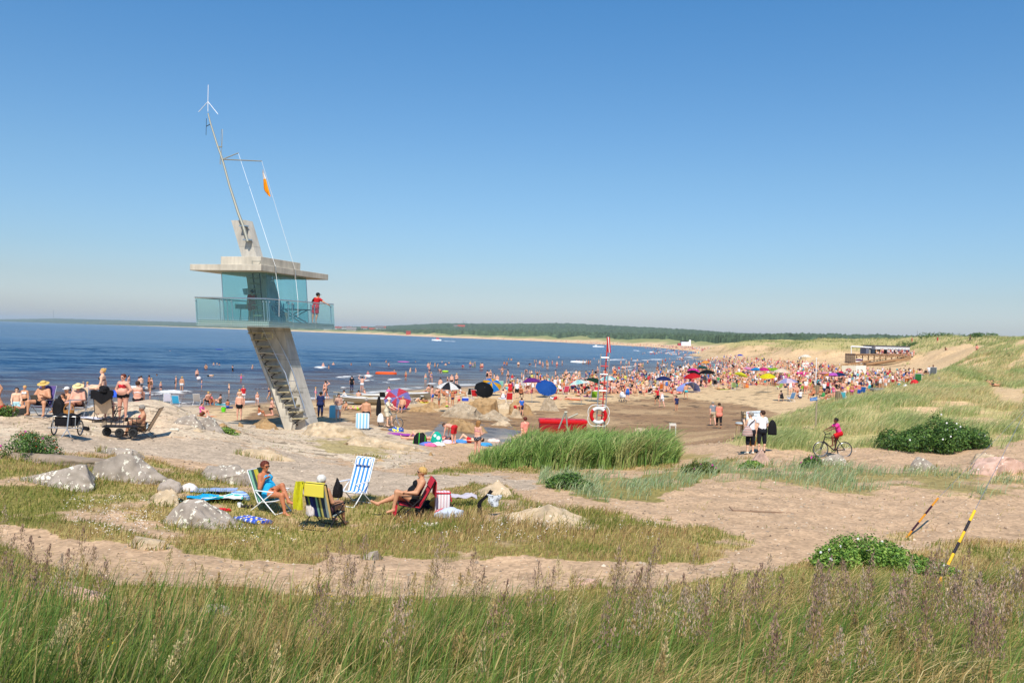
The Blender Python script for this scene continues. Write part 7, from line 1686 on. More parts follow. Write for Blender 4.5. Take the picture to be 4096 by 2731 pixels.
def floaty(name,label,cat,px,dims,m,rz=0,ring=True,lift=.12):
 q=hit(*px,0.0);b=MB()
 if ring:b.tube([(math.cos(a*.3927)*dims[0],math.sin(a*.3927)*dims[1],lift)for a in range(16)],dims[2],8,True);b.box((0,0,.05),(dims[0]*1.6,dims[1]*1.6,.05))
 else:b.sphere((0,0,lift),1,(dims[0],dims[1],dims[2]),14)
 o=b.build(name,m,None,loc=q);o.rotation_euler.z=rz;tag(o,label,cat);landmark(' '.join(label.split()[:2]),q);return o
floaty('inflatable_dinghy','orange inflatable dinghy with children aboard','dinghy',A6(865,432),(1.5,.75,.26),mat('dinghy_orange',hexlin('e0561a'),.5))
floaty('inflatable_dinghy','small grey dinghy among bathers left of the tower','dinghy',A1(1700,335),(1.1,.6,.22),mat('dinghy_grey',hexlin('c8c8c4'),.5))
floaty('inflatable_dinghy','white dinghy held by bathers straight off the parasols','dinghy',A7(1215,442),(1.9,.8,.3),WHITE)
floaty('air_mattress','pink air mattress carrying a swimmer far out','air mattress',A6(1070,288),(1.4,.4,.12),mat('float_pink',hexlin('d86ac0'),.5),.1,False,.06)
floaty('air_mattress','dark blue air mattress drifting left of the tower stairs','air mattress',A2(712,308),(1.3,.5,.12),mat('float_blue',hexlin('1a2a9a'),.5),0,False,.06)
floaty('ball','white and red ball floating near the waders','ball',A2(455,690),(.28,.28,.28),mat('ball_white',hexlin('e4d8d8'),.5),0,False,.2);floaty('swim_ring','lime green swim ring beside a wading man','swim ring',A6(1562,405),(.45,.4,.14),mat('ring_lime',hexlin('b8e02a'),.5))
q=hit(*zc(1200,1240,.51)(1075,240),0.0);r=empty('motor_boat','small white and red motor boat speeding far out on the bay','boat',q,R(180));b=MB();b.poly_prism([(-4,-1.1,0),(3,-1.1,0),(5,0,0),(3,1.1,0),(-4,1.1,0)],(0,0,1.3));b.build('hull',WHITE,r,False);b=MB();b.box((-.5,0,1.9),(3,1.6,1.2),None,.2);b.build('cabin',mat('cabin_red',hexlin('c02a2a'),.5),r)
q=hit(*zc(1200,1240,.51)(2335,290),0.0);r=empty('motor_boat','low white boat moored off the far bathing beach','boat',q,R(5));b=MB();b.poly_prism([(-4,-1.1,0),(3,-1.1,0),(5,0,0),(3,1.1,0),(-4,1.1,0)],(0,0,.9));b.build('hull',WHITE,r,False);b=MB();b.box((-1.5,0,1.2),(1.5,1.4,.6),None,.1);b.build('console',WHITE,r)
# the bathers: bodies shared by pose, colours per person
OUT={'trunks':[('trunks',1)],'bikini':[('briefs',1),('bra',1)],'suit':[('swimsuit',1)],'dressed':[('shorts',1),('tee',3)],'dress':[('dress',1)],'towel':[('trunks',1),('towel',3)],'long':[('trousers',1),('shirt',3)]}
_pm={}
def pmesh(pose,sex,out,child,fat,h=.03):
 key=(pose,sex,out,child,fat,h)
 if key not in _pm:
  B,J=skeleton(POSES[pose],sex,fat,child);B=[b for b in B if not(b[5].startswith('hand')and b[2]<.013)]if h>.035 else B
  vol,lo=field(B,h);V,Q=surface_nets(vol,lo,h);names,T=classify(V,B);mi=np.zeros(len(V),int);N=vnormals(V,Q)
  hm_=hair_mask(V,J,'short',J['hs']);mi[hm_]=2;V=V+N*(hm_*.012)[:,None]
  for g,s_ in OUT[out]:
   m=gmask(names,T,g);mi[m]=s_;d0,d1=LOOSE.get(g,(.004,0));V=V+N*(m*d0)[:,None]
  V[:,2]-=V[:,2].min()
  me=quads_mesh('person',V,Q,np.array([np.bincount(mi[q],minlength=4).argmax()for q in Q]))
  for k in range(4):me.materials.append(skin('fair'))
  _pm[key]=me
 return _pm[key]
CN={'red':'c0202a','black':'121216','navy':'1f2a54','blue':'2a62b8','white':'dcdce0','turquoise':'38b4c0','pink':'d8609c','green':'3a8a4a','yellow':'d8c83a','orange':'d8742a','purple':'6a3f8c','grey':'7c8088','brown':'6a4a34','lime':'a0c83a','salmon':'d8806c','beige':'b8a488'}
SK={'f':'fair','p':'pink','t':'tan','b':'brown','d':'dark'}
PW={'stand':'standing','hips':'standing','hold':'standing','shade':'standing','armsup':'arms raised','wide':'arms spread','walk':'walking','bend':'bending','crouch':'crouching','kneel':'kneeling','sit':'sitting','sitout':'sitting','cross':'cross legged','chair':'seated','lieback':'lying','prone':'lying prone','onehip':'standing'}
OW={'trunks':'trunks','bikini':'bikini','suit':'swimsuit','dressed':'shorts','dress':'dress','towel':'towel','long':'trousers'}
LIERS=[]
def bather(loc,pose,sex,out,col,rz,sk='p',hair='brown',child=0.0,fat=.2,sink=0.0,scale=1.0,top='white',where='sand',label=None,h=.03):
 o=link('person',pmesh(pose,sex,out,child,fat,h));o.location=loc-Vector((0,0,sink));o.rotation_euler.z=rz;o.scale=(scale,)*3
 slots(o,[skin(SKN[sk]),cloth(CN[col]),hairm(hair),cloth(CN[top])])
 w='child' if child>.3 else('man' if sex=='m' else 'woman')
 if label:tag(o,label,'person');return o
 pw=PW[pose]
 if where=='water':pw='swimming' if sink>1.0 else 'wading' if pw in('standing','walking')else pw
 auto(o,f"{hair} haired {w} in {col} {OW[out] if out != 'towel' else 'trunks and towel'} {pw}",'person','bathers in the water' if where=='water' else 'people on the beach',loc)
 if pose in('lieback','prone','sit','sitout','cross')and where=='sand':LIERS.append((loc,rz,pose))
 return o
SKN=SK
CODE={'S':'stand','H':'hips','h':'hold','a':'armsup','x':'wide','k':'walk','b':'bend','c':'crouch','n':'kneel','t':'sit','o':'sitout','X':'cross','r':'chair','l':'lieback','p':'prone','e':'shade'}
RL=random.Random(5)
def YM(px):return 88.0 if px[0]>3150 else 54.0 if px[0]<1250 else 44.0
def parse(blk,txt,water):
 for e in txt.split(','):
  f=e.split();x,y,c,w,col=float(f[0]),float(f[1]),f[2],f[3],f[4]
  ch=w in 'bg';sex='m' if w in 'mb' else 'f';px=blk(x,y)
  sc=RL.uniform(.62,.80)if ch else RL.uniform(.94,1.06)
  if water:
   loc=hit(*px,0.0);dep=float(f[5])if len(f)>5 else .55
  else:
   loc=hit(*px,ymin=YM(px));dep=0.0;loc.z=max(loc.z,gz(loc.x,loc.y))
  out='trunks' if sex=='m' else RL.choice(['bikini','bikini','suit'])
  top=RL.choice(['white','blue','grey','pink','red'])
  if not water and RL.random()<.12 and not ch:out='dressed'
  bather(loc,CODE[c],sex,out,col,RL.uniform(0,6.28),RL.choice('fppptb'),RL.choice(['brown','brown','dark','blond','blond','grey']if not ch else['brown','blond','blond']),.6 if ch else 0.0,RL.choice([.05,.3])if not ch else 0.0,dep*(sc if ch else 1),sc,top,'water' if water else 'sand')
parse(A1,'885 378 b b black .45,1040 392 S m blue .6,1095 396 S m white .6,1615 305 S m white .45,1768 345 S m grey .3,1745 320 h f pink .4,1865 330 S f black .2,1897 322 S g brown .3,2015 348 S b navy .25,1965 158 S m black 1.42,1880 468 S b navy .1',True)
parse(A2,'95 330 S m black 1.42,640 498 S m black 1.42,685 495 S f black 1.42,712 500 S m navy 1.42,545 560 h f black .85,575 645 b m black .8,432 627 S m black .8,880 575 x f black .9,1128 552 S m black 1.05,240 815 S m white .3,165 778 S f black .4,490 792 S b blue .15,985 702 x g pink .3,833 852 S b navy .2,1340 922 k f navy .15',True)
parse(A6,'125 335 S m black 1.1,190 365 S f black 1.1,245 318 S m red 1.3,455 318 S m black 1.25,675 330 S f black 1.0,865 292 S m black 1.25,895 337 h f navy .9,1210 290 S m black 1.35,1360 342 S m red .95,1385 318 S m black 1.2,1440 345 S m navy .9,1473 345 S f black .9,1523 294 S m black 1.35,1565 322 S f lime 1.2,1605 302 S m navy 1.25,1150 402 S m black 1.0,1213 402 S f navy 1.0,960 435 x g blue .7,652 437 S f pink 1.0,1097 478 S b red .35,1375 412 h f navy .4,1328 532 S b turquoise .12,1393 532 k f blue .12,1510 410 b m black .5,1587 548 S g black .2,1635 548 S m black .4,1690 560 h f black .2,1765 356 b m red .5,1855 342 S m blue .6,1885 347 S m green .7,1910 345 S f green .7,1975 370 S m red .4,1995 372 S m red .4,2255 322 S m blue .75,2285 322 S f black .8,2230 428 k f white .5,2300 502 k m black .15,2055 512 S f black .1,2090 512 S f black .1,2135 545 S m grey .15,2170 560 S m white .2',True)
parse(A7,'345 468 S m turquoise .8,375 468 S f black .9,395 412 S f black 1.1,428 414 S m black 1.1,510 487 S m black .6,640 472 b f black .6,700 440 S m black .9,720 442 S f black .9,712 492 S f white .8,762 460 S m red .7,795 492 S f navy .6,845 452 S m yellow .7,857 516 S f black .3,845 505 S m black .5,908 458 S f red .6,962 488 h m red .5,1025 474 S m black .6,865 380 S m black 1.35,985 382 S f black 1.2,1195 440 S m blue .9,1225 437 S f red .9,1270 455 S m black .8,1310 458 S m black .6,1335 458 S f red .6,1357 458 S m black .6,1455 448 S f white .8,605 568 b m black .4,635 570 c g purple .2,665 578 c b black .2,320 572 x f black .6,388 655 k m black .12,1400 398 S m black 1.25,1735 393 S m black 1.0,1840 418 S m black .7,1910 424 S f black .8,1715 465 S m grey .6,1780 458 S f turquoise .6,1810 480 S f black .5,1790 522 S g black .3,1885 492 S m white .5,1925 508 h m black .4,1975 498 S m lime .4,1960 490 S f green .5,2030 447 S m black .8,2290 418 S m blue .8,2145 470 S m black .6,2205 474 S f black .6,843 645 S g black .1',True)
parse(A2,'720 1000 t f brown,600 1000 t f pink,560 1002 r m black,815 1040 t b blue,1010 1003 S f white,1185 1006 k b white,2045 928 k f black',False)
bather(hit(*A2(960,1192),ymin=40),'stand','m','trunks','black',R(5),'p','dark',0,.2,label='man in black trunks carrying a child on his shoulders by the shore')
_q=hit(*A2(960,1192),ymin=40);bather(_q+Vector((0,.02,1.18)),'chair','m','trunks','white',R(5),'f','blond',.6,0,0,.62,label='small child riding on the shoulders of the man in black trunks')
parse(A2,'1215 1145 t b white,1360 1135 n f black,495 1150 t m brown',False)
for a in[((90,940),'stand','m','long','navy',0,'d','dark','man in navy hooded jacket with hands behind his back right of the tower','navy'),((300,978),'hold','m','trunks','white',R(200),'p','dark','bare chested man in white shorts carrying a pale blue board','white'),((625,1078),'stand','m','trunks','black',R(3),'t','grey','man in black trunks carrying a folded striped chair','white'),((460,625),'stand','m','long','navy',0,'p','dark','man in black shirt standing behind the rowing boats','black'),((580,640),'armsup','m','trunks','white',0,'p','dark','man with a white towel over his shoulders behind the boats','white'),((1405,805),'stand','m','trunks','blue',R(80),'p','brown','tall man in blue trunks standing left of the striped parasol','white'),((95,805),'stand','m','trunks','black',R(170),'t','dark','stout boy in black trunks walking up from the water by the tower','white'),((35,725),'stand','f','suit','pink',R(100),'f','blond','little girl in pink swimsuit at the water by the tower','white'),((150,722),'shade','f','bikini','black',R(20),'p','blond','woman in black bikini walking at the water edge right of the tower','white'),((1050,875),'chair','m','trunks','navy',R(170),'t','grey','tanned man seated in a low chair right of the purple parasol','white'),((885,725),'chair','f','dressed','grey',R(160),'f','brown','woman in pink top seated beside the tall black chair','pink'),((540,745),'sit','m','trunks','black',R(0),'p','brown','man with sunburnt back sitting in front of the boats','white'),((400,765),'crouch','f','dressed','white',R(80),'f','brown','person in white crouching on the sand near the boats','white'),((530,855),'lieback','f','bikini','lime',R(-70),'p','blond','woman lying on a lounger with a yellow ball above her','white'),((390,855),'sit','m','trunks','white',R(150),'t','dark','toddler in dark cap sitting alone on the wet sand','white')]:
 px,po,sx,ou,co,rz_,sk_,hr_,lb,tp=a;ch=.6 if any(k in lb for k in('little','toddler','boy'))else 0;q=hit(*A6(*px),ymin=40);bather(q,po,sx,ou,co,rz_,sk_,hr_,ch,.35,0,.7 if ch else 1.02,tp,label=lb,h=.025)
parse(A6,'630 745 r m black,1200 762 l f black,1320 765 p f brown,1485 818 S b grey,1645 798 S b navy,1720 812 k b red,1585 695 t f white,1630 690 t f turquoise,1670 690 r f red,1740 700 r f white,1500 650 S f beige,1460 720 r m black,1545 720 r f grey,1580 820 t g lime,2240 720 t f white,2100 640 r m navy,2280 630 r m beige,2330 700 S f pink,1350 690 r f black',False)
for a in[(A7(410,860),'stand','f','long','orange','dark','woman in red top and patterned orange sarong','red'),(A7(490,862),'stand','f','dressed','black','blond','woman in white top and black shorts facing the sarong woman','white'),(A7(545,1062),'stand','m','dressed','navy','brown','boy in blue tank top and spotted shorts by the rocks','blue'),(A7(470,1072),'bend','m','trunks','red','brown','boy in red plaid shorts bending by the pointed rock','white'),(A7(2140,942),'walk','m','dressed','black','brown','man in red t shirt and dark shorts walking on the sand','red'),(A7(2195,972),'walk','f','dress','white','brown','girl in short white dress walking beside the man in red','white'),(A7(1790,892),'stand','f','dress','blue','blond','blond woman in long blue dress beside a white pram','blue'),(A7(2015,792),'stand','f','bikini','beige','brown','woman in beige bikini seen from behind near the navy parasol','white'),(A7(1640,640),'stand','m','dressed','navy','dark','man in bright orange shirt standing at the water','orange'),(A8(310,1155),'stand','m','towel','white','brown','boy wrapped in a navy patterned towel on the wet sand','navy'),(A8(290,1045),'stand','m','trunks','beige','brown','bare backed person just behind the boy in the towel','white'),(A8(420,1020),'walk','m','trunks','turquoise','brown','man in turquoise patterned shorts walking near the blue tent','white'),(A8(735,1330),'walk','m','dressed','beige',None,'bald man in grey shirt walking away over the wet sand','grey'),(A8(808,1362),'walk','f','long','black','brown','woman in pink blouse and black trousers with shoulder bag','salmon'),(A8(1465,862),'stand','m','trunks','navy','brown','man in dark shorts beside the green beach tent','white'),(A8(1650,960),'stand','f','dress','white','blond','woman in loose white shirt standing right of the dotted parasol','white'),(A8(1550,1042),'crouch','f','suit','black','brown','girl crouching alone on the open sand','white'),(A8(1765,1015),'sit','m','dressed','navy','dark','man in white t shirt sitting at the edge of the crowd','white'),(A8(1110,890),'stand','f','bikini','white','brown','woman in white bikini bottom beside the black stacked chairs','white'),(AC(1105,1100),'stand','m','dressed','blue','brown','bare chested man in jeans standing at the dune edge','salmon'),(AC(1170,1030),'stand','m','long','grey','brown','man in navy shirt and grey trousers at the dune edge','navy'),(AC(1300,1000),'stand','f','dressed','turquoise','brown','woman in white top carrying a pale blue bucket','white'),(AC(1975,650),'stand','f','dressed','black','brown','woman in dark shorts standing below the sandy slope','beige'),(AC(1560,630),'stand','m','trunks','blue','grey','man in blue trunks in front of the stony ramp foot','white'),(AC(1825,640),'bend','m','trunks','turquoise','brown','man in turquoise trunks bending below the sandy slope','white')]:
 px,po,sx,ou,co,hr_,lb,tp=a;q=hit(*px,ymin=YM(px));ch=.4 if 'boy' in lb else 0
 rz_=R(10)if po!='bend' else R(-80)
 if 'toward' in lb:rz_=R(180)
 bather(q,po,sx,ou,co,rz_+RL.uniform(-.4,.4),RL.choice('pft'),hr_ or 'grey',ch,.25,0,.8 if ch else 1.0,tp,label=lb,h=.025)
q=hit(3972,1546,ymin=60);bather(q,'lieback','m','trunks','black',R(75),'t','dark',0,.2,label='sunbather in black trunks lying in a bare hollow of the dune',h=.025);q=hit(3985,1534,ymin=60)+Vector((0,.7,0));q.z=gz(q.x,q.y);bather(q,'prone','f','bikini','black',R(-80),'t','dark',0,.1,label='second sunbather lying behind the first in the dune hollow',h=.025)
for(px,lb,co,po)in[((3880,1366),'person in black walking on the dune skyline','black','walk'),((3782,1402),'person sitting high on the sand slope right of the cafe','brown','sit'),((3908,1412),'person in striped top sitting on the dune path','salmon','sit'),((3648,1372),'person standing on the dune left of the shrubs','red','stand'),((3750,1370),'person standing between the dune shrubs','red','stand')]:
 q=hit(*px,ymin=120);bather(q,po,'f','long' if co=='black' else 'dressed',co,RL.uniform(0,6),'p','brown',0,.1,label=lb,top=co)
parse(A7,'945 662 S m navy,1070 642 S m black,1105 702 S f black,1160 702 S f pink,1215 668 S m white,1380 652 S m red,730 662 a f black,975 690 t m navy,905 690 t m red,1765 582 h m white,1760 634 S f black,1850 642 k f brown,1975 622 S f black,1815 640 b b white,540 850 r f black,345 800 o m beige,350 850 t f grey,930 880 l f red,1150 880 p f beige,1220 835 l m black,1320 840 p m brown,1380 800 t f pink,1470 790 r f white,1540 800 S f navy,1680 830 r f black,1660 740 r m white,1700 745 t f red,1730 730 r m grey,1800 735 r f navy,1850 745 t m black,1880 830 r m black,1940 830 r m navy,1920 760 r f turquoise,1960 740 t m orange,2070 800 o f black,2110 780 r m red,2250 760 t f yellow,2290 770 r m navy,2320 740 t f pink',False)
parse(A8,'260 955 o f red,330 960 l f red,560 900 r m black,640 870 t f white,800 905 l f yellow,860 905 p m black,930 900 l f navy,870 850 r m salmon,980 880 r f black,1190 850 t f white,1240 830 t m pink,1300 840 o f red,1380 830 l f black,1490 900 r f lime,1590 910 r m navy,1700 930 t f purple,1730 950 t m orange,1830 960 S f salmon,1910 1010 r m black,2000 1000 r m beige,2090 1080 r f white,2060 1085 t f red,2180 1010 r f white,2290 1000 S b white',False)
POLY=np.array([(1440,905),(1480,880),(1560,872),(1640,862),(1760,858),(1900,862),(2000,866),(2110,862),(2160,866),(2110,882),(2020,897),(1960,915),(1900,922),(1830,908),(1740,893),(1640,895),(1560,905)],float)
pts,tries=[],0
while len(pts)<112 and tries<9000:
 tries+=1;u_,v_=RL.uniform(1430,2165),RL.uniform(858,925)
 if not inside(np.array([u_]),np.array([v_]),POLY)[0]:continue
 if 1740<u_<1830 and v_>893 or 1560<u_<1660 and v_>890:continue
 p_=hit(u_*K,v_*K,ymin=60)
 if any((p_-w_).length<1.5 for w_ in pts):continue
 pts.append(p_);ch=RL.random()<.15;sx=RL.choice('mf');po=RL.choice(['sit','sit','chair','chair','chair','sitout','cross','lieback','prone','stand','stand','hips','hold','kneel','walk'])
 ou=RL.choice(['trunks','trunks','dressed'])if sx=='m' else RL.choice(['bikini','suit','bikini','dress','dressed'])
 bather(p_+Vector((0,0,.22 if po=='chair' else 0)),po,sx,ou,RL.choice(list(CN)),RL.uniform(0,6.28),RL.choice('fppptb'),RL.choice(['brown','dark','blond','grey','brown','auburn']),.6 if ch else 0.,RL.choice([.05,.3]),0,.7 if ch else RL.uniform(.94,1.05),RL.choice(list(CN)))
 if po=='chair':LIERS.append((p_,0,'chair'))
def _tw(u,v):return((v-.5)*.85,(u-.5)*1.75,.02+.015*math.sin(u*9+v*5))
b=MB();b.sheet([[_tw(i/5,j/3)for j in range(4)]for i in range(6)],.012);_o=b.build('towel',None);TWM=_o.data;bpy.data.objects.remove(_o);TWM.materials.append(WHITE)
for k,(p_,rz_,po)in enumerate(LIERS):
 if po=='chair' or k%2:continue
 c=RL.choice(list(CN));o=slots(link('towel',TWM),[cloth(CN[c])]);o.location=p_+Vector((0,0,.012));o.rotation_euler.z=rz_;auto(o,f'{c} towel on the sand','towel','towels on the beach')
proto=beach_chair('x',(0,-40,0),0,WHITE,WHM,.34,.72,.4)
def chair_copy(loc,rz,c,label=None,fr=None):
 r=proto.copy();COL.objects.link(r);r.location=loc;r.rotation_euler.z=rz;r['group']='beach chairs among the bathers'
 for ch in proto.children:
  d=ch.copy();COL.objects.link(d);d.parent=r
  if ch.name.startswith(('seat','backrest')):slots(d,[cloth(c)])
 if label:r['label']=label
 return r
chairs=[(A2(60,998),'d8d8ec','white beach chair at the shore left of the tower'),(A2(175,1025),'3aa8d8','turquoise striped beach chair at the shore left of the tower'),(A2(440,1000),'b0aca8','grey chair with its back to the camera by the water'),(A6(838,760),'121216','tall black reclining chair by the boats'),(A6(1850,705),'1c2422','black chair left of the black parasol'),(A6(1915,725),'c8242c','red chair beside the black parasol'),(A6(2110,675),'d4d4d8','white framed chair under the rainbow parasol'),(A6(2310,765),'c8242c','red chair at the edge of the sand'),(A7(960,800),'a8d84a','lime green chair right of the big blue parasol'),(A7(1060,815),'d84a6a','pink chair beside the lime green chair'),(A7(1135,775),'3a8ad8','blue chair with towel behind the sunbathers'),(A7(1400,885),'9ad02a','lime striped recliner left of the rescue ladder'),(A7(540,735),'e4e4e8','white plastic chair right of the rainbow parasol'),(A7(595,738),'dcdce4','white reclined chair below the violet parasol'),(A7(300,745),'8fd8c8','mint coloured chair behind the black parasol'),(A7(1615,735),'c02838','red chair right of the dark green parasol'),(A7(1885,720),'9ac8d0','pale turquoise chair in the crowd near the pram'),(A7(2135,735),'d8dce0','white and black striped chair below the navy parasol'),(A8(705,850),'c8202c','tall red chair in the middle of the crowd'),(A8(765,865),'16161a','black box shaped chair right of the red chair'),(A8(840,850),'1a1a1e','second black chair right of the red chair'),(A8(1035,865),'141418','black stacked lounger beside a standing woman'),(A8(990,905),'b8d88a','pale green recliner at the front of the crowd'),(A8(1650,1045),'6a9ad0','blue and white chair near the crouching girl'),(A8(1520,905),'a8d06a','green lounger right of the green tent'),(A8(2265,1105),'5ac8e0','turquoise chair beside the wooden bin'),(A8(930,770),'6ac8e0','pale blue chair behind the yellow parasol')]
for px,c,lb in chairs:chair_copy(hit(*px,ymin=YM(px)+(14 if px[0]<800 else 0)),RL.uniform(-.5,.5),c,lb)
k=0
for p_,rz_,po in LIERS:
 if po=='chair':
  c=RL.choice(list(CN));auto(chair_copy(p_+Vector((0,-.05,0)),RL.uniform(-.6,.6),CN[c]),f'{c} beach chair','beach chair','beach chairs among the bathers')
for o in[proto]+list(proto.children):bpy.data.objects.remove(o)
_o=lump('bag','x','bag',(0,0,0),(.6,.45,.42),WHITE,3,rough=.3);BGM=_o.data;bpy.data.objects.remove(_o)
for i in range(46):
 p_=RL.choice(pts)+Vector((RL.uniform(-1.6,1.6),RL.uniform(-1.6,.6),0));p_.z=gz(p_.x,p_.y);c=RL.choice(list(CN));o=slots(link('bag',BGM),[cloth(CN[c])]);o.location=p_;o.rotation_euler.z=RL.uniform(0,6);o.scale=(RL.uniform(.7,1.3),)*3;auto(o,f'{c} bag on the sand','bag','bags on the beach')
for nm,px,c,lb in[('bucket',A2(765,1088),'6ad81e','lime green bucket standing on the sand by the shore'),('board',A6(262,960),'7ac8dc','pale blue board held by the man in white shorts'),('folded_chair',A6(585,1085),'8fc0e0','folded blue striped chair carried by the man in black trunks'),('cooler_box',A6(1795,745),'2a4ab8','blue cooler box on the sand right of the boys')]:
 q=hit(*px,ymin=40);r=empty(nm,lb,nm.replace('_',' '),q,.3);b=MB()
 if nm=='bucket':b.bar((0,0,0),(0,0,.34),.14,14,.19);b.build('pail',cloth(c),r);b=MB();b.tube([(.19,0,.34),(.1,0,.42),(-.1,0,.42),(-.19,0,.34)],.012,5);b.build('handle',WHITE,r)
 elif nm=='cooler_box':b.box((0,0,.15),(.6,.35,.3),None,.04);b.build('box',cloth(c),r);b=MB();b.box((0,0,.33),(.62,.37,.06),None,.02);b.build('lid',WHITE,r)
 else:b.box((0,0,.5),(.75,.06,.8 if nm=='board' else .85),None,.03);b.build('panel',stripes('panel_'+nm,[(0,c),(.6,'e4e8ec')],.7,0,.7,1 if nm=='board' else 4),r);b=MB();b.bar((-.3,0,.92),(.3,0,.92),.02,6);b.build('edge',WHITE,r)
def tent(label,px,c1,c2,w=1.1):
 q=hit(*px,ymin=40);r=empty('beach_tent',label,'tent',q,.4);b=MB();P=[[(math.cos(math.pi*j/10)*w,(i/6-.5)*1.2*w,math.sin(math.pi*j/10)*w*.95*(1-.35*(i/6)**2))for j in range(11)]for i in range(7)];b.sheet(P,.02);b.build('shell',cloth(c1),r);b=MB();b.sheet([[((j/4-.5)*2*w,-.6*w-.5*i/3,.02)for j in range(5)]for i in range(4)],.02);b.build('groundsheet',cloth(c2),r);landmark(label.split(' standing')[0],q)
tent('blue and white beach tent standing at the front of the crowd',A8(450,925),'8a9ad8','e0c8c8',1.3);tent('green beach tent standing below the bright yellow parasol',A8(1412,835),'1f6a48','2a5a40',1.1)
def pram(label,px,c):
 q=hit(*px,ymin=40);r=empty('pram',label,'pram',q,.2);[wheelpart(r,(sx,sy,.14),.14,.04,6)for sx in(-.26,.26)for sy in(-.35,.35)];b=MB();b.box((0,0,.62),(.46,.8,.28),None,.08);b.build('carrycot',cloth(c),r);b=MB();b.sphere((0,.2,.78),.3,(.8,.9,.85),12);b.build('hood',cloth(c),r);b=MB();[b.bar((sx,-.4,.16),(sx,.35,.6),.016,6)for sx in(-.2,.2)];[b.bar((sx,.4,.16),(sx,-.35,.6),.016,6)for sx in(-.2,.2)];b.tube([(-.2,-.35,.6),(-.2,-.72,.95),(.2,-.72,.95),(.2,-.35,.6)],.016,6);b.build('frame',BLACKM,r)
pram('white pram beside the woman in blue dress',A7(1735,905),'dcdce0');pram('black pram in front of the big blue parasol',A7(825,830),'16161a')
q=hit(*A6(915,1066),ymin=40);q.z=gz(q.x,q.y);bicycle('silver bicycle carrying a folded black chair, seen on the wet sand',q,R(-112),ALU,1.0)
person('older man in cream shirt and white cap astride the silver bicycle',q,R(-112),P_(pel=(0,-.24,1.0),spine=(0,.18,1),aL=((-.14,.75,-.75),(0,.95,-.3)),aR=((.14,.75,-.75),(0,.95,-.3)),lL=((-.06,.6,-.8),(0,-.05,-1),(0,1,-.1)),lR=((.1,.3,-1),(0,-.05,-1),(.1,1,-.1))),'m','fair','grey',[('shirt',C('d0c8b0','cream')),('shorts',C('cfc6b0','cream_shorts'))],.2,h=.018,hat=('cap',WHITE),keepz=True)
lump('chair_bag','folded black chair strapped upright behind the cyclist','bag',q+Vector((-.75,.25,.75)),(.3,.25,1.1),BLKC,61,rough=.08);lump('bag','white pannier bag on the silver bicycle','bag',q+Vector((-.6,.1,.35)),(.4,.3,.5),WHITE,62,rough=.08)
# cafe, hoarding, car, clock
WOODR=mat('deck_wood',hexlin('a07c58'),.85,noise=.25,nscale=3);DW=mat('dark_wood',hexlin('4a3a34'),.9,noise=.3,nscale=4)
DCF=236.0
def FC(x,y,D=DCF):return atD(*AC(x,y),D)
o0=FC(1400,275);cafe=empty('beach_cafe','low beach cafe with white fascia on a wooden deck above the sand','cafe',(o0.x,DCF,o0.z));o0=Vector(cafe.location)
def cbox(x0,y0,x1,y1,D,dep,nm,m,par=None):
 a,c,t_=FC(x0,y1,D)-o0,FC(x1,y1,D)-o0,FC(x0,y0,D)-o0;c.z=t_.z;b=MB();b.box(((a.x+c.x)/2,a.y+dep/2,(a.z+c.z)/2),(c.x-a.x,dep,c.z-a.z));return b.build(nm,m,par or cafe,False)
wl=cbox(1400,160,2040,285,DCF,6.5,'wall',mat('cafe_wall',hexlin('7c8a92'),.7));cbox(1240,140,1398,275,DCF+2,4,'side_wall',mat('cafe_side',hexlin('6a6c7c'),.8));cbox(1420,105,2064,170,DCF-1.0,8.5,'roof',mat('cafe_roof',hexlin('d4d4d4'),.6));cbox(1395,95,2075,104,DCF-1.2,9,'roof_edge',mat('roof_edge',hexlin('4a4a50'),.7))
for i in range(8):
 w_=cbox(1404+i*79,186,1474+i*79,262,DCF-.06,.04,'window',mat('window_dark',hexlin('2a3034'),.15,spec=.6));cbox(1474+i*79,182,1481+i*79,264,DCF-.12,.06,'window_frame',mat('window_frame',hexlin('b8c0c0'),.5),w_)
cbox(1040,268,2090,290,DCF-7,7,'deck',WOODR)
cbox(1300,180,1325,272,DCF-.5,.3,'post',GALV)
for xx in range(1060,2080,110):cbox(xx,290,xx+14,400,DCF-5,.25,'stilt',DW)
b=MB();
for i in range(9):
 xa,xb=1060+i*110,1170+i*110;b.bar(FC(xa,262,DCF-7.1)-o0,FC(xa,300,DCF-7.1)-o0,.07,4);b.bar(FC(xa,265,DCF-7.1)-o0,FC(xb,340,DCF-7.1)-o0,.06,4);b.bar(FC(xa,340,DCF-7.1)-o0,FC(xb,265,DCF-7.1)-o0,.06,4)
b.bar(FC(1060,262,DCF-7.1)-o0,FC(2090,262,DCF-7.1)-o0,.07,4);b.build('railing',WOODR,cafe)
b=MB();b.bar(FC(950,128)-o0,FC(1345,148)-o0,.09,4);b.bar(FC(965,118)-o0,FC(1345,140)-o0,.16,4);b.build('awning',WHITE,cafe);b=MB();b.bar(FC(965,130)-o0,FC(965,270)-o0,.1,6);b.build('awning_post',WHITE,cafe)
pts_=[((430,520),(430,545)),((1300,395),(1300,420)),((1830,305),(2080,372))]
b=MB();b.poly_prism([FC(*k,DCF-13)-o0 for k in((1250,500),(1850,395),(2090,372),(2090,350),(1850,352),(1250,440))],(0,2.2,0));b.build('ramp',WOODR,cafe,False)
b=MB()
for(p0,p1)in(((430,518),(1830,300)),((440,545),(1300,400)),((830,480),(1320,385)),((1240,470),(2100,330))):b.bar(FC(*p0,DCF-14)-o0,FC(*p1,DCF-14)-o0,.11,5)
for i in range(12):b.bar(FC(440+i*75,515-i*12,DCF-14)-o0,FC(440+i*75,590-i*12,DCF-14)-o0,.07,4)
b.build('ramp_railing',WOODR,cafe)
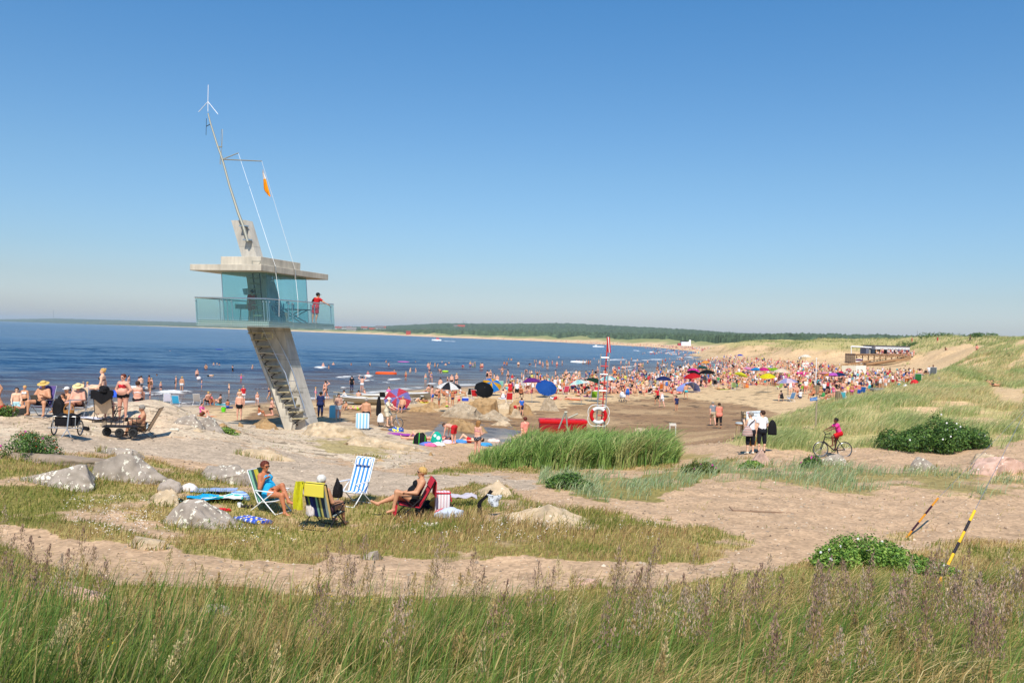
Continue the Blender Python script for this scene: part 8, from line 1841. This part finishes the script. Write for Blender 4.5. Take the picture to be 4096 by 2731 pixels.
r=empty('plank_fence','dark plank fence box at the left end of the cafe deck','fence',FC(940,430,DCF-9));q=Vector(r.location)
for i in range(10):
 b=MB();a,c=FC(845+i*20,430,DCF-9)-q,FC(862+i*20,250,DCF-9)-q;b.box(((a.x+c.x)/2,0,(a.z+c.z)/2),(c.x-a.x,.15,c.z-a.z));b.build('plank',mat('fence_dark',hexlin('3a2c2c'),.9)if i%2 else mat('fence_brown',hexlin('5a4238'),.9),r,False)
def sheetsign(name,label,cat,pts,D,m,thick=.08):
 P=[FC(*k,D)for k in pts];r=empty(name,label,cat,P[0]);b=MB();b.poly_prism([p-P[0]for p in P],(0,thick,0));return r,b.build('panel',m,r,False),P[0]
r,pn,q=sheetsign('banner','white banner with umbrella emblem hanging on the cafe deck','banner',[(1055,440),(1172,440),(1172,348),(1055,350)],DCF-10,WHITE)
b=MB();c=FC(1112,385,DCF-10.1)-q
b.poly_prism([c+Vector((math.cos(math.pi*k/8)*1.0,0,math.sin(math.pi*k/8)*.42))for k in range(9)],(0,.03,0));b.build('emblem',mat('emblem_dark',hexlin('5a2a4a'),.7),pn);b=MB();b.bar(FC(1080,418,DCF-10.1)-q,FC(1150,418,DCF-10.1)-q,.07,4);b.build('lettering',mat('emblem_dark',(0,0,0)),pn)
DH=150.0
r=empty('folding_hoarding','cream folding billboard with red wave and oval logo','billboard',FC(1050,690,DH));q=Vector(r.location);q.z=gz(q.x,DH)-.1;r.location=q
CRM=mat('hoarding_cream',hexlin('ddd4bc'),.7);RW=mat('hoarding_red',hexlin('a81e24'),.7)
for nm,a,c,off in(('left_panel',790,1050,1.2),('right_panel',1050,1242,1.2)):
 p=[FC(790,480,DH+1.1),FC(1050,482,DH),FC(1050,690,DH),FC(790,690,DH+1.1)]if a==790 else[FC(1050,482,DH),FC(1242,478,DH+.9),FC(1242,685,DH+.9),FC(1050,690,DH)]
 b=MB();b.poly_prism([x-q for x in p],(0,.15,0));b.build('panel',CRM if a==790 else mat('hoarding_white',hexlin('e6e2d8'),.7),r,False)
b=MB();b.poly_prism([FC(x,y,DH-.25)-q for x,y in((850,655),(930,650),(990,655),(1020,640),(1050,625),(1085,642),(1120,655),(1120,690),(850,690))],(0,.05,0));b.build('red_wave',RW,r,False)
b=MB();c=FC(915,565,DH+.35)-q;b.sphere(c,.52,(1,.1,.52),16);lg=b.build('logo',RW,r);text('gifflar',.34,WHITE,c+Vector((-.42,-.08,-.1)),(1,-.1,0),(0,0,1),lg);text('Pågen',.24,mat('logo_gold',hexlin('c89a5a'),.7),FC(890,522,DH+.3)-q,(1,-.1,0),(0,0,1),lg)
q=hit(*AC(770,690),ymin=100);q=Vector((q.x,146.0,gz(q.x,146)));q.x=FC(770,690,146).x;car=empty('small_car','small rounded red car parked beside the cream billboard','car',q,R(62));CR=mat('car_red',hexlin('c01820'),.25,spec=.6)
b=MB();ring=[]
for(x,w,zlo,zhi)in[(-1.45,.5,.38,.62),(-1.3,.62,.28,.78),(-.7,.68,.25,.86),(0,.69,.24,.88),(.7,.68,.25,.86),(1.25,.62,.30,.80),(1.45,.48,.40,.66)]:
 ring.append([b.b.verts.new((x,y,z))for y,z in((-w,zlo),(-w*1.03,(zlo+zhi)/2),(-w*.85,zhi),(w*.85,zhi),(w*1.03,(zlo+zhi)/2),(w,zlo))])
for i in range(6):
 for k_ in range(6):b.b.faces.new((ring[i][k_],ring[i][(k_+1)%6],ring[i+1][(k_+1)%6],ring[i+1][k_]))
b.b.faces.new(ring[0]);b.b.faces.new(ring[-1]);bmesh.ops.subdivide_edges(b.b,edges=b.b.edges[:],cuts=1,smooth=.6,use_grid_fill=True);b.build('body',CR,car)
b=MB();b.sphere((-.12,0,.82),1,(.92,.58,.52),18);cab=b.build('cabin',CR,car);b=MB();b.sphere((-.12,0,.84),1,(.90,.605,.40),18);b.build('windows',mat('car_glass',hexlin('1a2024'),.1,spec=.7),cab)
for x in(-.9,.9):
 for y in(-.6,.6):wheelpart(car,(x,y,.26),.26,.12,6,'wheel',(0,1,0))
for y in(-.4,.4):
 b=MB();b.sphere((1.42,y,.66),.10,n=8);b.build('headlight',WHITE,car);b=MB();b.sphere((-1.4,y,.62),.07,n=8);b.build('tail_light',mat('tail_red',hexlin('e04030'),.4),car)
b=MB();b.tube([(-1.5,-.55,.4),(-1.56,0,.4),(-1.5,.55,.4)],.05,6);b.build('bumper',ALU,car);b=MB();b.box((-1.46,0,.62),(.03,.5,.12));b.build('number_plate',WHITE,car,False)
ck=atD(3200,1431.6,255);r=empty('beach_clock','round white clock on a tall pole at the top of the beach','clock',Vector((ck.x,255,gz(ck.x,255))));q=Vector(r.location);hh=ck.z-q.z
b=MB();b.bar((0,0,0),(0,0,hh),.09,6);b.build('pole',BLACKM,r);b=MB();b.bar((0,-.1,hh),(0,.1,hh),.48,24);b.build('case',mat('clock_case',hexlin('3a3a40'),.5),r);b=MB();b.bar((0,-.12,hh),(0,-.10,hh),.40,24);f_=b.build('dial',WHITE,r);b=MB();b.bar((0,-.14,hh),(.22,-.14,hh+.12),.025,4);b.bar((0,-.14,hh),(-.05,-.14,hh+.3),.02,4);b.build('hands',BLACKM,f_);landmark('beach clock',ck)
for lab,pp_,D in[('wide white advertising board standing in the crowd',((3210,1469),(3240,1469),(3240,1450),(3210,1450)),215.0),('small white advertising board standing in the crowd',((3233,1497),(3248,1497),(3249,1478),(3234,1478)),170.0)]:
 P=[atD(*k,D)for k in pp_];r=empty('advertising_board',lab,'board',Vector((P[0].x,D,gz(P[0].x,D))));q=Vector(r.location);b=MB();b.poly_prism([p-q for p in P],(0,.1,0));pn=b.build('panel',mat('ad_white',hexlin('e8dcd4'),.7),r,False);[(lambda b_:(b_.bar((P[k].x-q.x+(.15 if k==0 else-.15),.05,-.1),(P[k].x-q.x+(.15 if k==0 else-.15),.05,P[0].z-q.z),.05,5),b_.build('leg',BLACKM,r)))(MB())for k in(0,1)];b=MB();m_=(P[0]+P[2])/2-q;b.box((m_.x,-.03,m_.z),((P[1]-P[0]).length*.7,.03,.18));b.build('red_band',mat('ad_red',hexlin('c8606a'),.7),pn,False)
for lab,px,D in[('round wooden bin among the bathers nearest the sign post',A8(2220,1120),None),('round wooden bin beside the cream billboard',AC(980,715),None),('round wooden bin behind the small trailer',AC(1490,930),None),('grey wooden bin below the white flag pole',A8(1955,960),None)]:
 q=hit(*px,ymin=YM(px));r=empty('litter_bin',lab,'bin',q,0,'wooden bins on the beach')
 for k in range(12):
  an=k*.5236;b=MB();b.box((math.cos(an)*.33,math.sin(an)*.33,.55),(.05,.15,1.1),Euler((0,0,an)));b.build('slat',mat('bin_wood',hexlin('8c7c64'),.9),r,False)
 b=MB();b.bar((0,0,.02),(0,0,1.0),.30,12);b.build('liner',BLACKM,r)
q=hit(*AC(1455,1030),ymin=40);r=empty('small_trailer','small grey two wheeled trailer at the edge of the marram grass','trailer',q,R(15));[wheelpart(r,(.1,sy,.32),.32,.1,5,'wheel',(0,1,0))for sy in(-.6,.6)];b=MB();b.box((.2,0,.62),(1.7,1.0,.3),None,.04);b.build('bed',GALV,r);b=MB();b.bar((1.0,0,.5),(2.2,0,.45),.04,6);b.build('drawbar',GALV,r)
fp=hit(*A8(1945,960),ymin=40);r=empty('flag_pole','short white flag pole rising from the right of the crowd','pole',fp);b=MB();b.bar((0,0,0),(0,0,4.2),.06,8,.04);b.build('shaft',WHITE,r);b=MB();b.sphere((0,0,4.25),.09,n=8);b.build('knob',WHITE,r)
for c,px in(('magenta',A8(1755,770)),('magenta',A8(1800,775))):
 q=hit(*px,ymin=60);b=MB();b.sheet([[((j/5-.5)*2.0,.05*math.sin(j),i/3*1.1)for j in range(6)]for i in range(4)],.03);o=b.build('windbreak',cloth('d8308c'),None,loc=q);o.rotation_euler.z=.5 if px[0]<3210 else-.5;tag(o,'magenta cloth windbreak in the crowd, left half' if px[0]<3210 else 'magenta cloth windbreak in the crowd, right half','windbreak')
def house(label,px,D,w,h_,wall,roofc,group=None):
 q=atD(*px,D);q.z-=6;r=empty('house',label,'house',q,0,group);b=MB();b.box((0,0,h_/2+3),(w,w*.6,h_+6));b.build('wall',mat('house_'+wall,hexlin(wall),.8),r,False);b=MB();z_=h_+6;b.poly_prism([(-w*.55,-w*.36,z_),(-w*.55,w*.36,z_),(-w*.55,0,z_+w*.28)],(w*1.1,0,0));b.build('roof',mat('roof_'+roofc,hexlin(roofc),.8),r,False)
ZF=zc(1200,1240,.5102)
for i,(x,y,D,w,wc,rc)in enumerate([(300,152,3500,26,'d8d4cc','8a4a3a'),(345,150,3500,20,'d8d4cc','6a6460'),(405,166,2900,30,'e0dcd4','7a7470'),(385,150,3400,18,'b8503c','8a3a2c'),(565,166,2700,18,'b8503c','a0402e'),(625,150,3300,28,'d0ccc4','6a6460'),(650,150,3300,22,'d8d4cc','8a4a3a'),(1265,142,3200,24,'e0dcd4','a0402e'),(1240,146,3200,30,'e0dcd4','6a6460'),(850,190,2000,10,'b04a38','8a3a2c'),(975,166,2700,14,'d8d4cc','6a6460'),(220,158,3400,30,'d4d0c8','7a7470'),(505,152,3200,22,'d8d4cc','8a4a3a')]):
 house(f"{['white', 'red'][wc[0] == 'b']} house on the far wooded shore, number {['one', 'two', 'three', 'four', 'five', 'six', 'seven', 'eight', 'nine', 'ten', 'eleven', 'twelve', 'thirteen'][sorted([300, 345, 405, 385, 565, 625, 650, 1265, 1240, 850, 975, 220, 505]).index(x)]} of thirteen from the left",ZF(x,y),D,w,5,wc,rc,'houses on the far shore')
Z9=A8
q=atD(*Z9(415,415),620);q.z=3.4;r=empty('beach_house','white beach building with red annex on the far shore','building',q,0,None,.7);b=MB();b.box((0,0,2),(9,5,4));b.build('wall',WHITE,r,False);b=MB();b.box((-1.4,0,4.5),(6.6,5.4,.9));b.build('roof',mat('roof_dark',hexlin('3a3438'),.8),r,False);b=MB();b.box((4.4,0,3),(1.6,1.6,6));b.build('tower',WHITE,r,False);b=MB();b.box((-6.2,0,1.2),(3,3,2.4));b.build('annex',mat('annex_red',hexlin('b84a4a'),.8),r,False)
for lab,(x,y0,y1),D in[('thin radio mast on the far left shore',(214,1240,1272),6500),('thin mast standing on the dune skyline right of the cafe',(3669,1320,1352),330),('thin radio mast on the wooded hill, left of two',(1853,1281,1300),3900),('thin radio mast on the wooded hill, right of two',(1863,1283,1300),3900)]:
 a,c=atD(x,y1,D),atD(x,y0,D);b=MB();b.bar((0,0,-5),c-a,D*.00022,5);b.bar((0,0,(c-a).z*.8),(D*.0006,0,(c-a).z*.8),D*.00015,4);tag(b.build('radio_mast',mat('mast_grey',hexlin('8a8e92'),.6),None,loc=a),lab,'mast')
# the far crowd, too many to count
def crowd_mass(name,label,P,scale=1.0):
 protos=[]
 for po,sx,ou in[('stand','m','trunks'),('stand','f','bikini'),('sit','m','trunks'),('chair','f','suit'),('hips','f','suit'),('lieback','m','trunks'),('walk','m','dressed'),('sit','f','suit'),('stand','f','dressed'),('chair','m','dressed'),('sit','f','dressed')]:
  me=pmesh(po,sx,ou,0.,.2,.055);nv=len(me.vertices);V=np.empty(nv*3);me.vertices.foreach_get('co',V);Q=np.empty(len(me.loops),int);me.loops.foreach_get('vertex_index',Q);mi=np.empty(len(me.polygons),int);me.polygons.foreach_get('material_index',mi);vm=np.zeros(nv,int);np.maximum.at(vm,Q.reshape(-1,4).ravel(),np.repeat(mi,4));protos.append((V.reshape(-1,3),Q,vm))
 sk_=np.array([hexlin(SKINS[k])for k in('fair','pink','pink','tan')]);cl=np.array([hexlin(v)for v in['dcd8d8']*7+['16161a']*3+['b8303a']*4+['26305a']*3+['d89a84']*2+['c8709a','5ab0b8','3a68b0','c8bc5a','80848a','8a5a4a','c87848','6a4a80']]);ha=np.array([hexlin(HAIRS[k])for k in('brown','dark','blond','grey')])
 VV,LL,CC,o=[],[],[],0
 for p in P:
  V,Q,vm=protos[RL.randrange(len(protos))];a=RL.uniform(0,6.28);c,s_=math.cos(a),math.sin(a);sc=RL.uniform(.85,1.05)*scale
  W=np.stack([V[:,0]*c-V[:,1]*s_,V[:,0]*s_+V[:,1]*c,V[:,2]],1)*sc+np.array(p)
  pal=np.stack([sk_[RL.randrange(4)],cl[RL.randrange(len(cl))],ha[RL.randrange(4)],cl[RL.randrange(len(cl))]]);VV.append(W);LL.append(Q+o);CC.append(pal[vm]);o+=len(V)
 VV,LL,CC=np.concatenate(VV),np.concatenate(LL),np.concatenate(CC);n=len(LL)//4
 return tag(link(name,np_mesh(name,VV,LL,np.arange(n)*4,np.full(n,4),CC,smooth=True),attr_mat('crowd_skin',noise=0.0,rough=.8)),label,'crowd',kind='stuff')
PB=np.array([(1120,908),(1200,899),(1290,890),(1380,882),(1470,876),(1540,864),(1575,848),(1610,836),(1640,824),(1700,822),(1800,832),(1900,843),(1945,852),(2060,862),(2150,866),(2110,882),(2020,897),(1960,906),(1880,905),(1830,892),(1740,886),(1640,888),(1560,898),(1480,908),(1300,914),(1120,920)],float);P=[];tries=0
while len(P)<1750 and tries<12000:
 tries+=1;v_=822+84*RL.random()**1.25;u_=RL.uniform(1120,2160)
 if not inside(np.array([u_]),np.array([v_]),PB)[0]:continue
 if v_<835 and RL.random()<.35:continue
 p_=hit(u_*K,v_*K,ymin=100)
 if any(abs(p_.x-w_.x)+abs(p_.y-w_.y)<.8 for w_ in pts):continue
 P.append((p_.x,p_.y,max(p_.z,gz(p_.x,p_.y))))
WPB=np.array([(1150,878),(1300,862),(1450,846),(1550,824),(1590,812),(1622,818),(1575,842),(1510,858),(1400,870),(1250,880)],float);nw=0
while nw<170:
 u_,v_=RL.uniform(1150,1625),RL.uniform(812,880)
 if inside(np.array([u_]),np.array([v_]),WPB)[0]:q_=hit(u_*K,v_*K,0.0);P.append((q_.x,q_.y,RL.uniform(-.9,-.2)));nw+=1
for _ in range(60):
 p_=FC(RL.uniform(1420,2160),300,DCF-RL.uniform(1,5));P.append((p_.x,p_.y,o0.z+(FC(1500,275)-o0).z))
crowd_mass('beach_crowd','dense crowd of bathers filling the far end of the beach',P)
P=[]
for _ in range(1500):
 s_=min(RL.expovariate(1/600.0)+5,2300);d_=RL.choice([RL.uniform(3,30),RL.uniform(3,20),RL.uniform(-25,0)]);x_,y_=np.interp(s_,ss,wx),np.interp(s_,ss,wy);x_+=np.interp(s_,ss,nx)*d_;y_+=np.interp(s_,ss,ny)*d_
 P.append((x_,y_,float(np.interp(d_,dd,zz))if d_>0 else-.9))
crowd_mass('shore_crowd','tiny bathers scattered along the far shore of the bay',P,1.1)
# labels for the many
LM+=[('lifeguard tower',*proj(-11.5,49,5)),('rescue ladder',*A7(1500,700)),('cream billboard',*AC(1020,590)),('green beach tent',*A8(1412,820))]
ORD=['first','second','third','fourth','fifth','sixth','seventh','eighth','ninth','tenth','eleventh','twelfth','thirteenth','fourteenth']
lab={}
for o,base,u_,v_ in AUTO:
 d,nm,lu,lv=min(((abs(u_-l[1])+2.2*abs(v_-l[2]),l[0],l[1],l[2])for l in LM),key=lambda k:k[0])
 du,dv=u_-lu,(v_-lv)*2
 rel=('right of' if du>0 else 'left of')if abs(du)>abs(dv)else('in front of' if dv>0 else 'behind')
 lab.setdefault(f'{base} {rel} the {nm}',[]).append((u_,o))
for k,v in lab.items():
 v.sort(key=lambda q:q[0])
 for i,(u_,o)in enumerate(v):o['label']=k if len(v)==1 else f'{k}, {ORD[min(i, 13)]} from left'
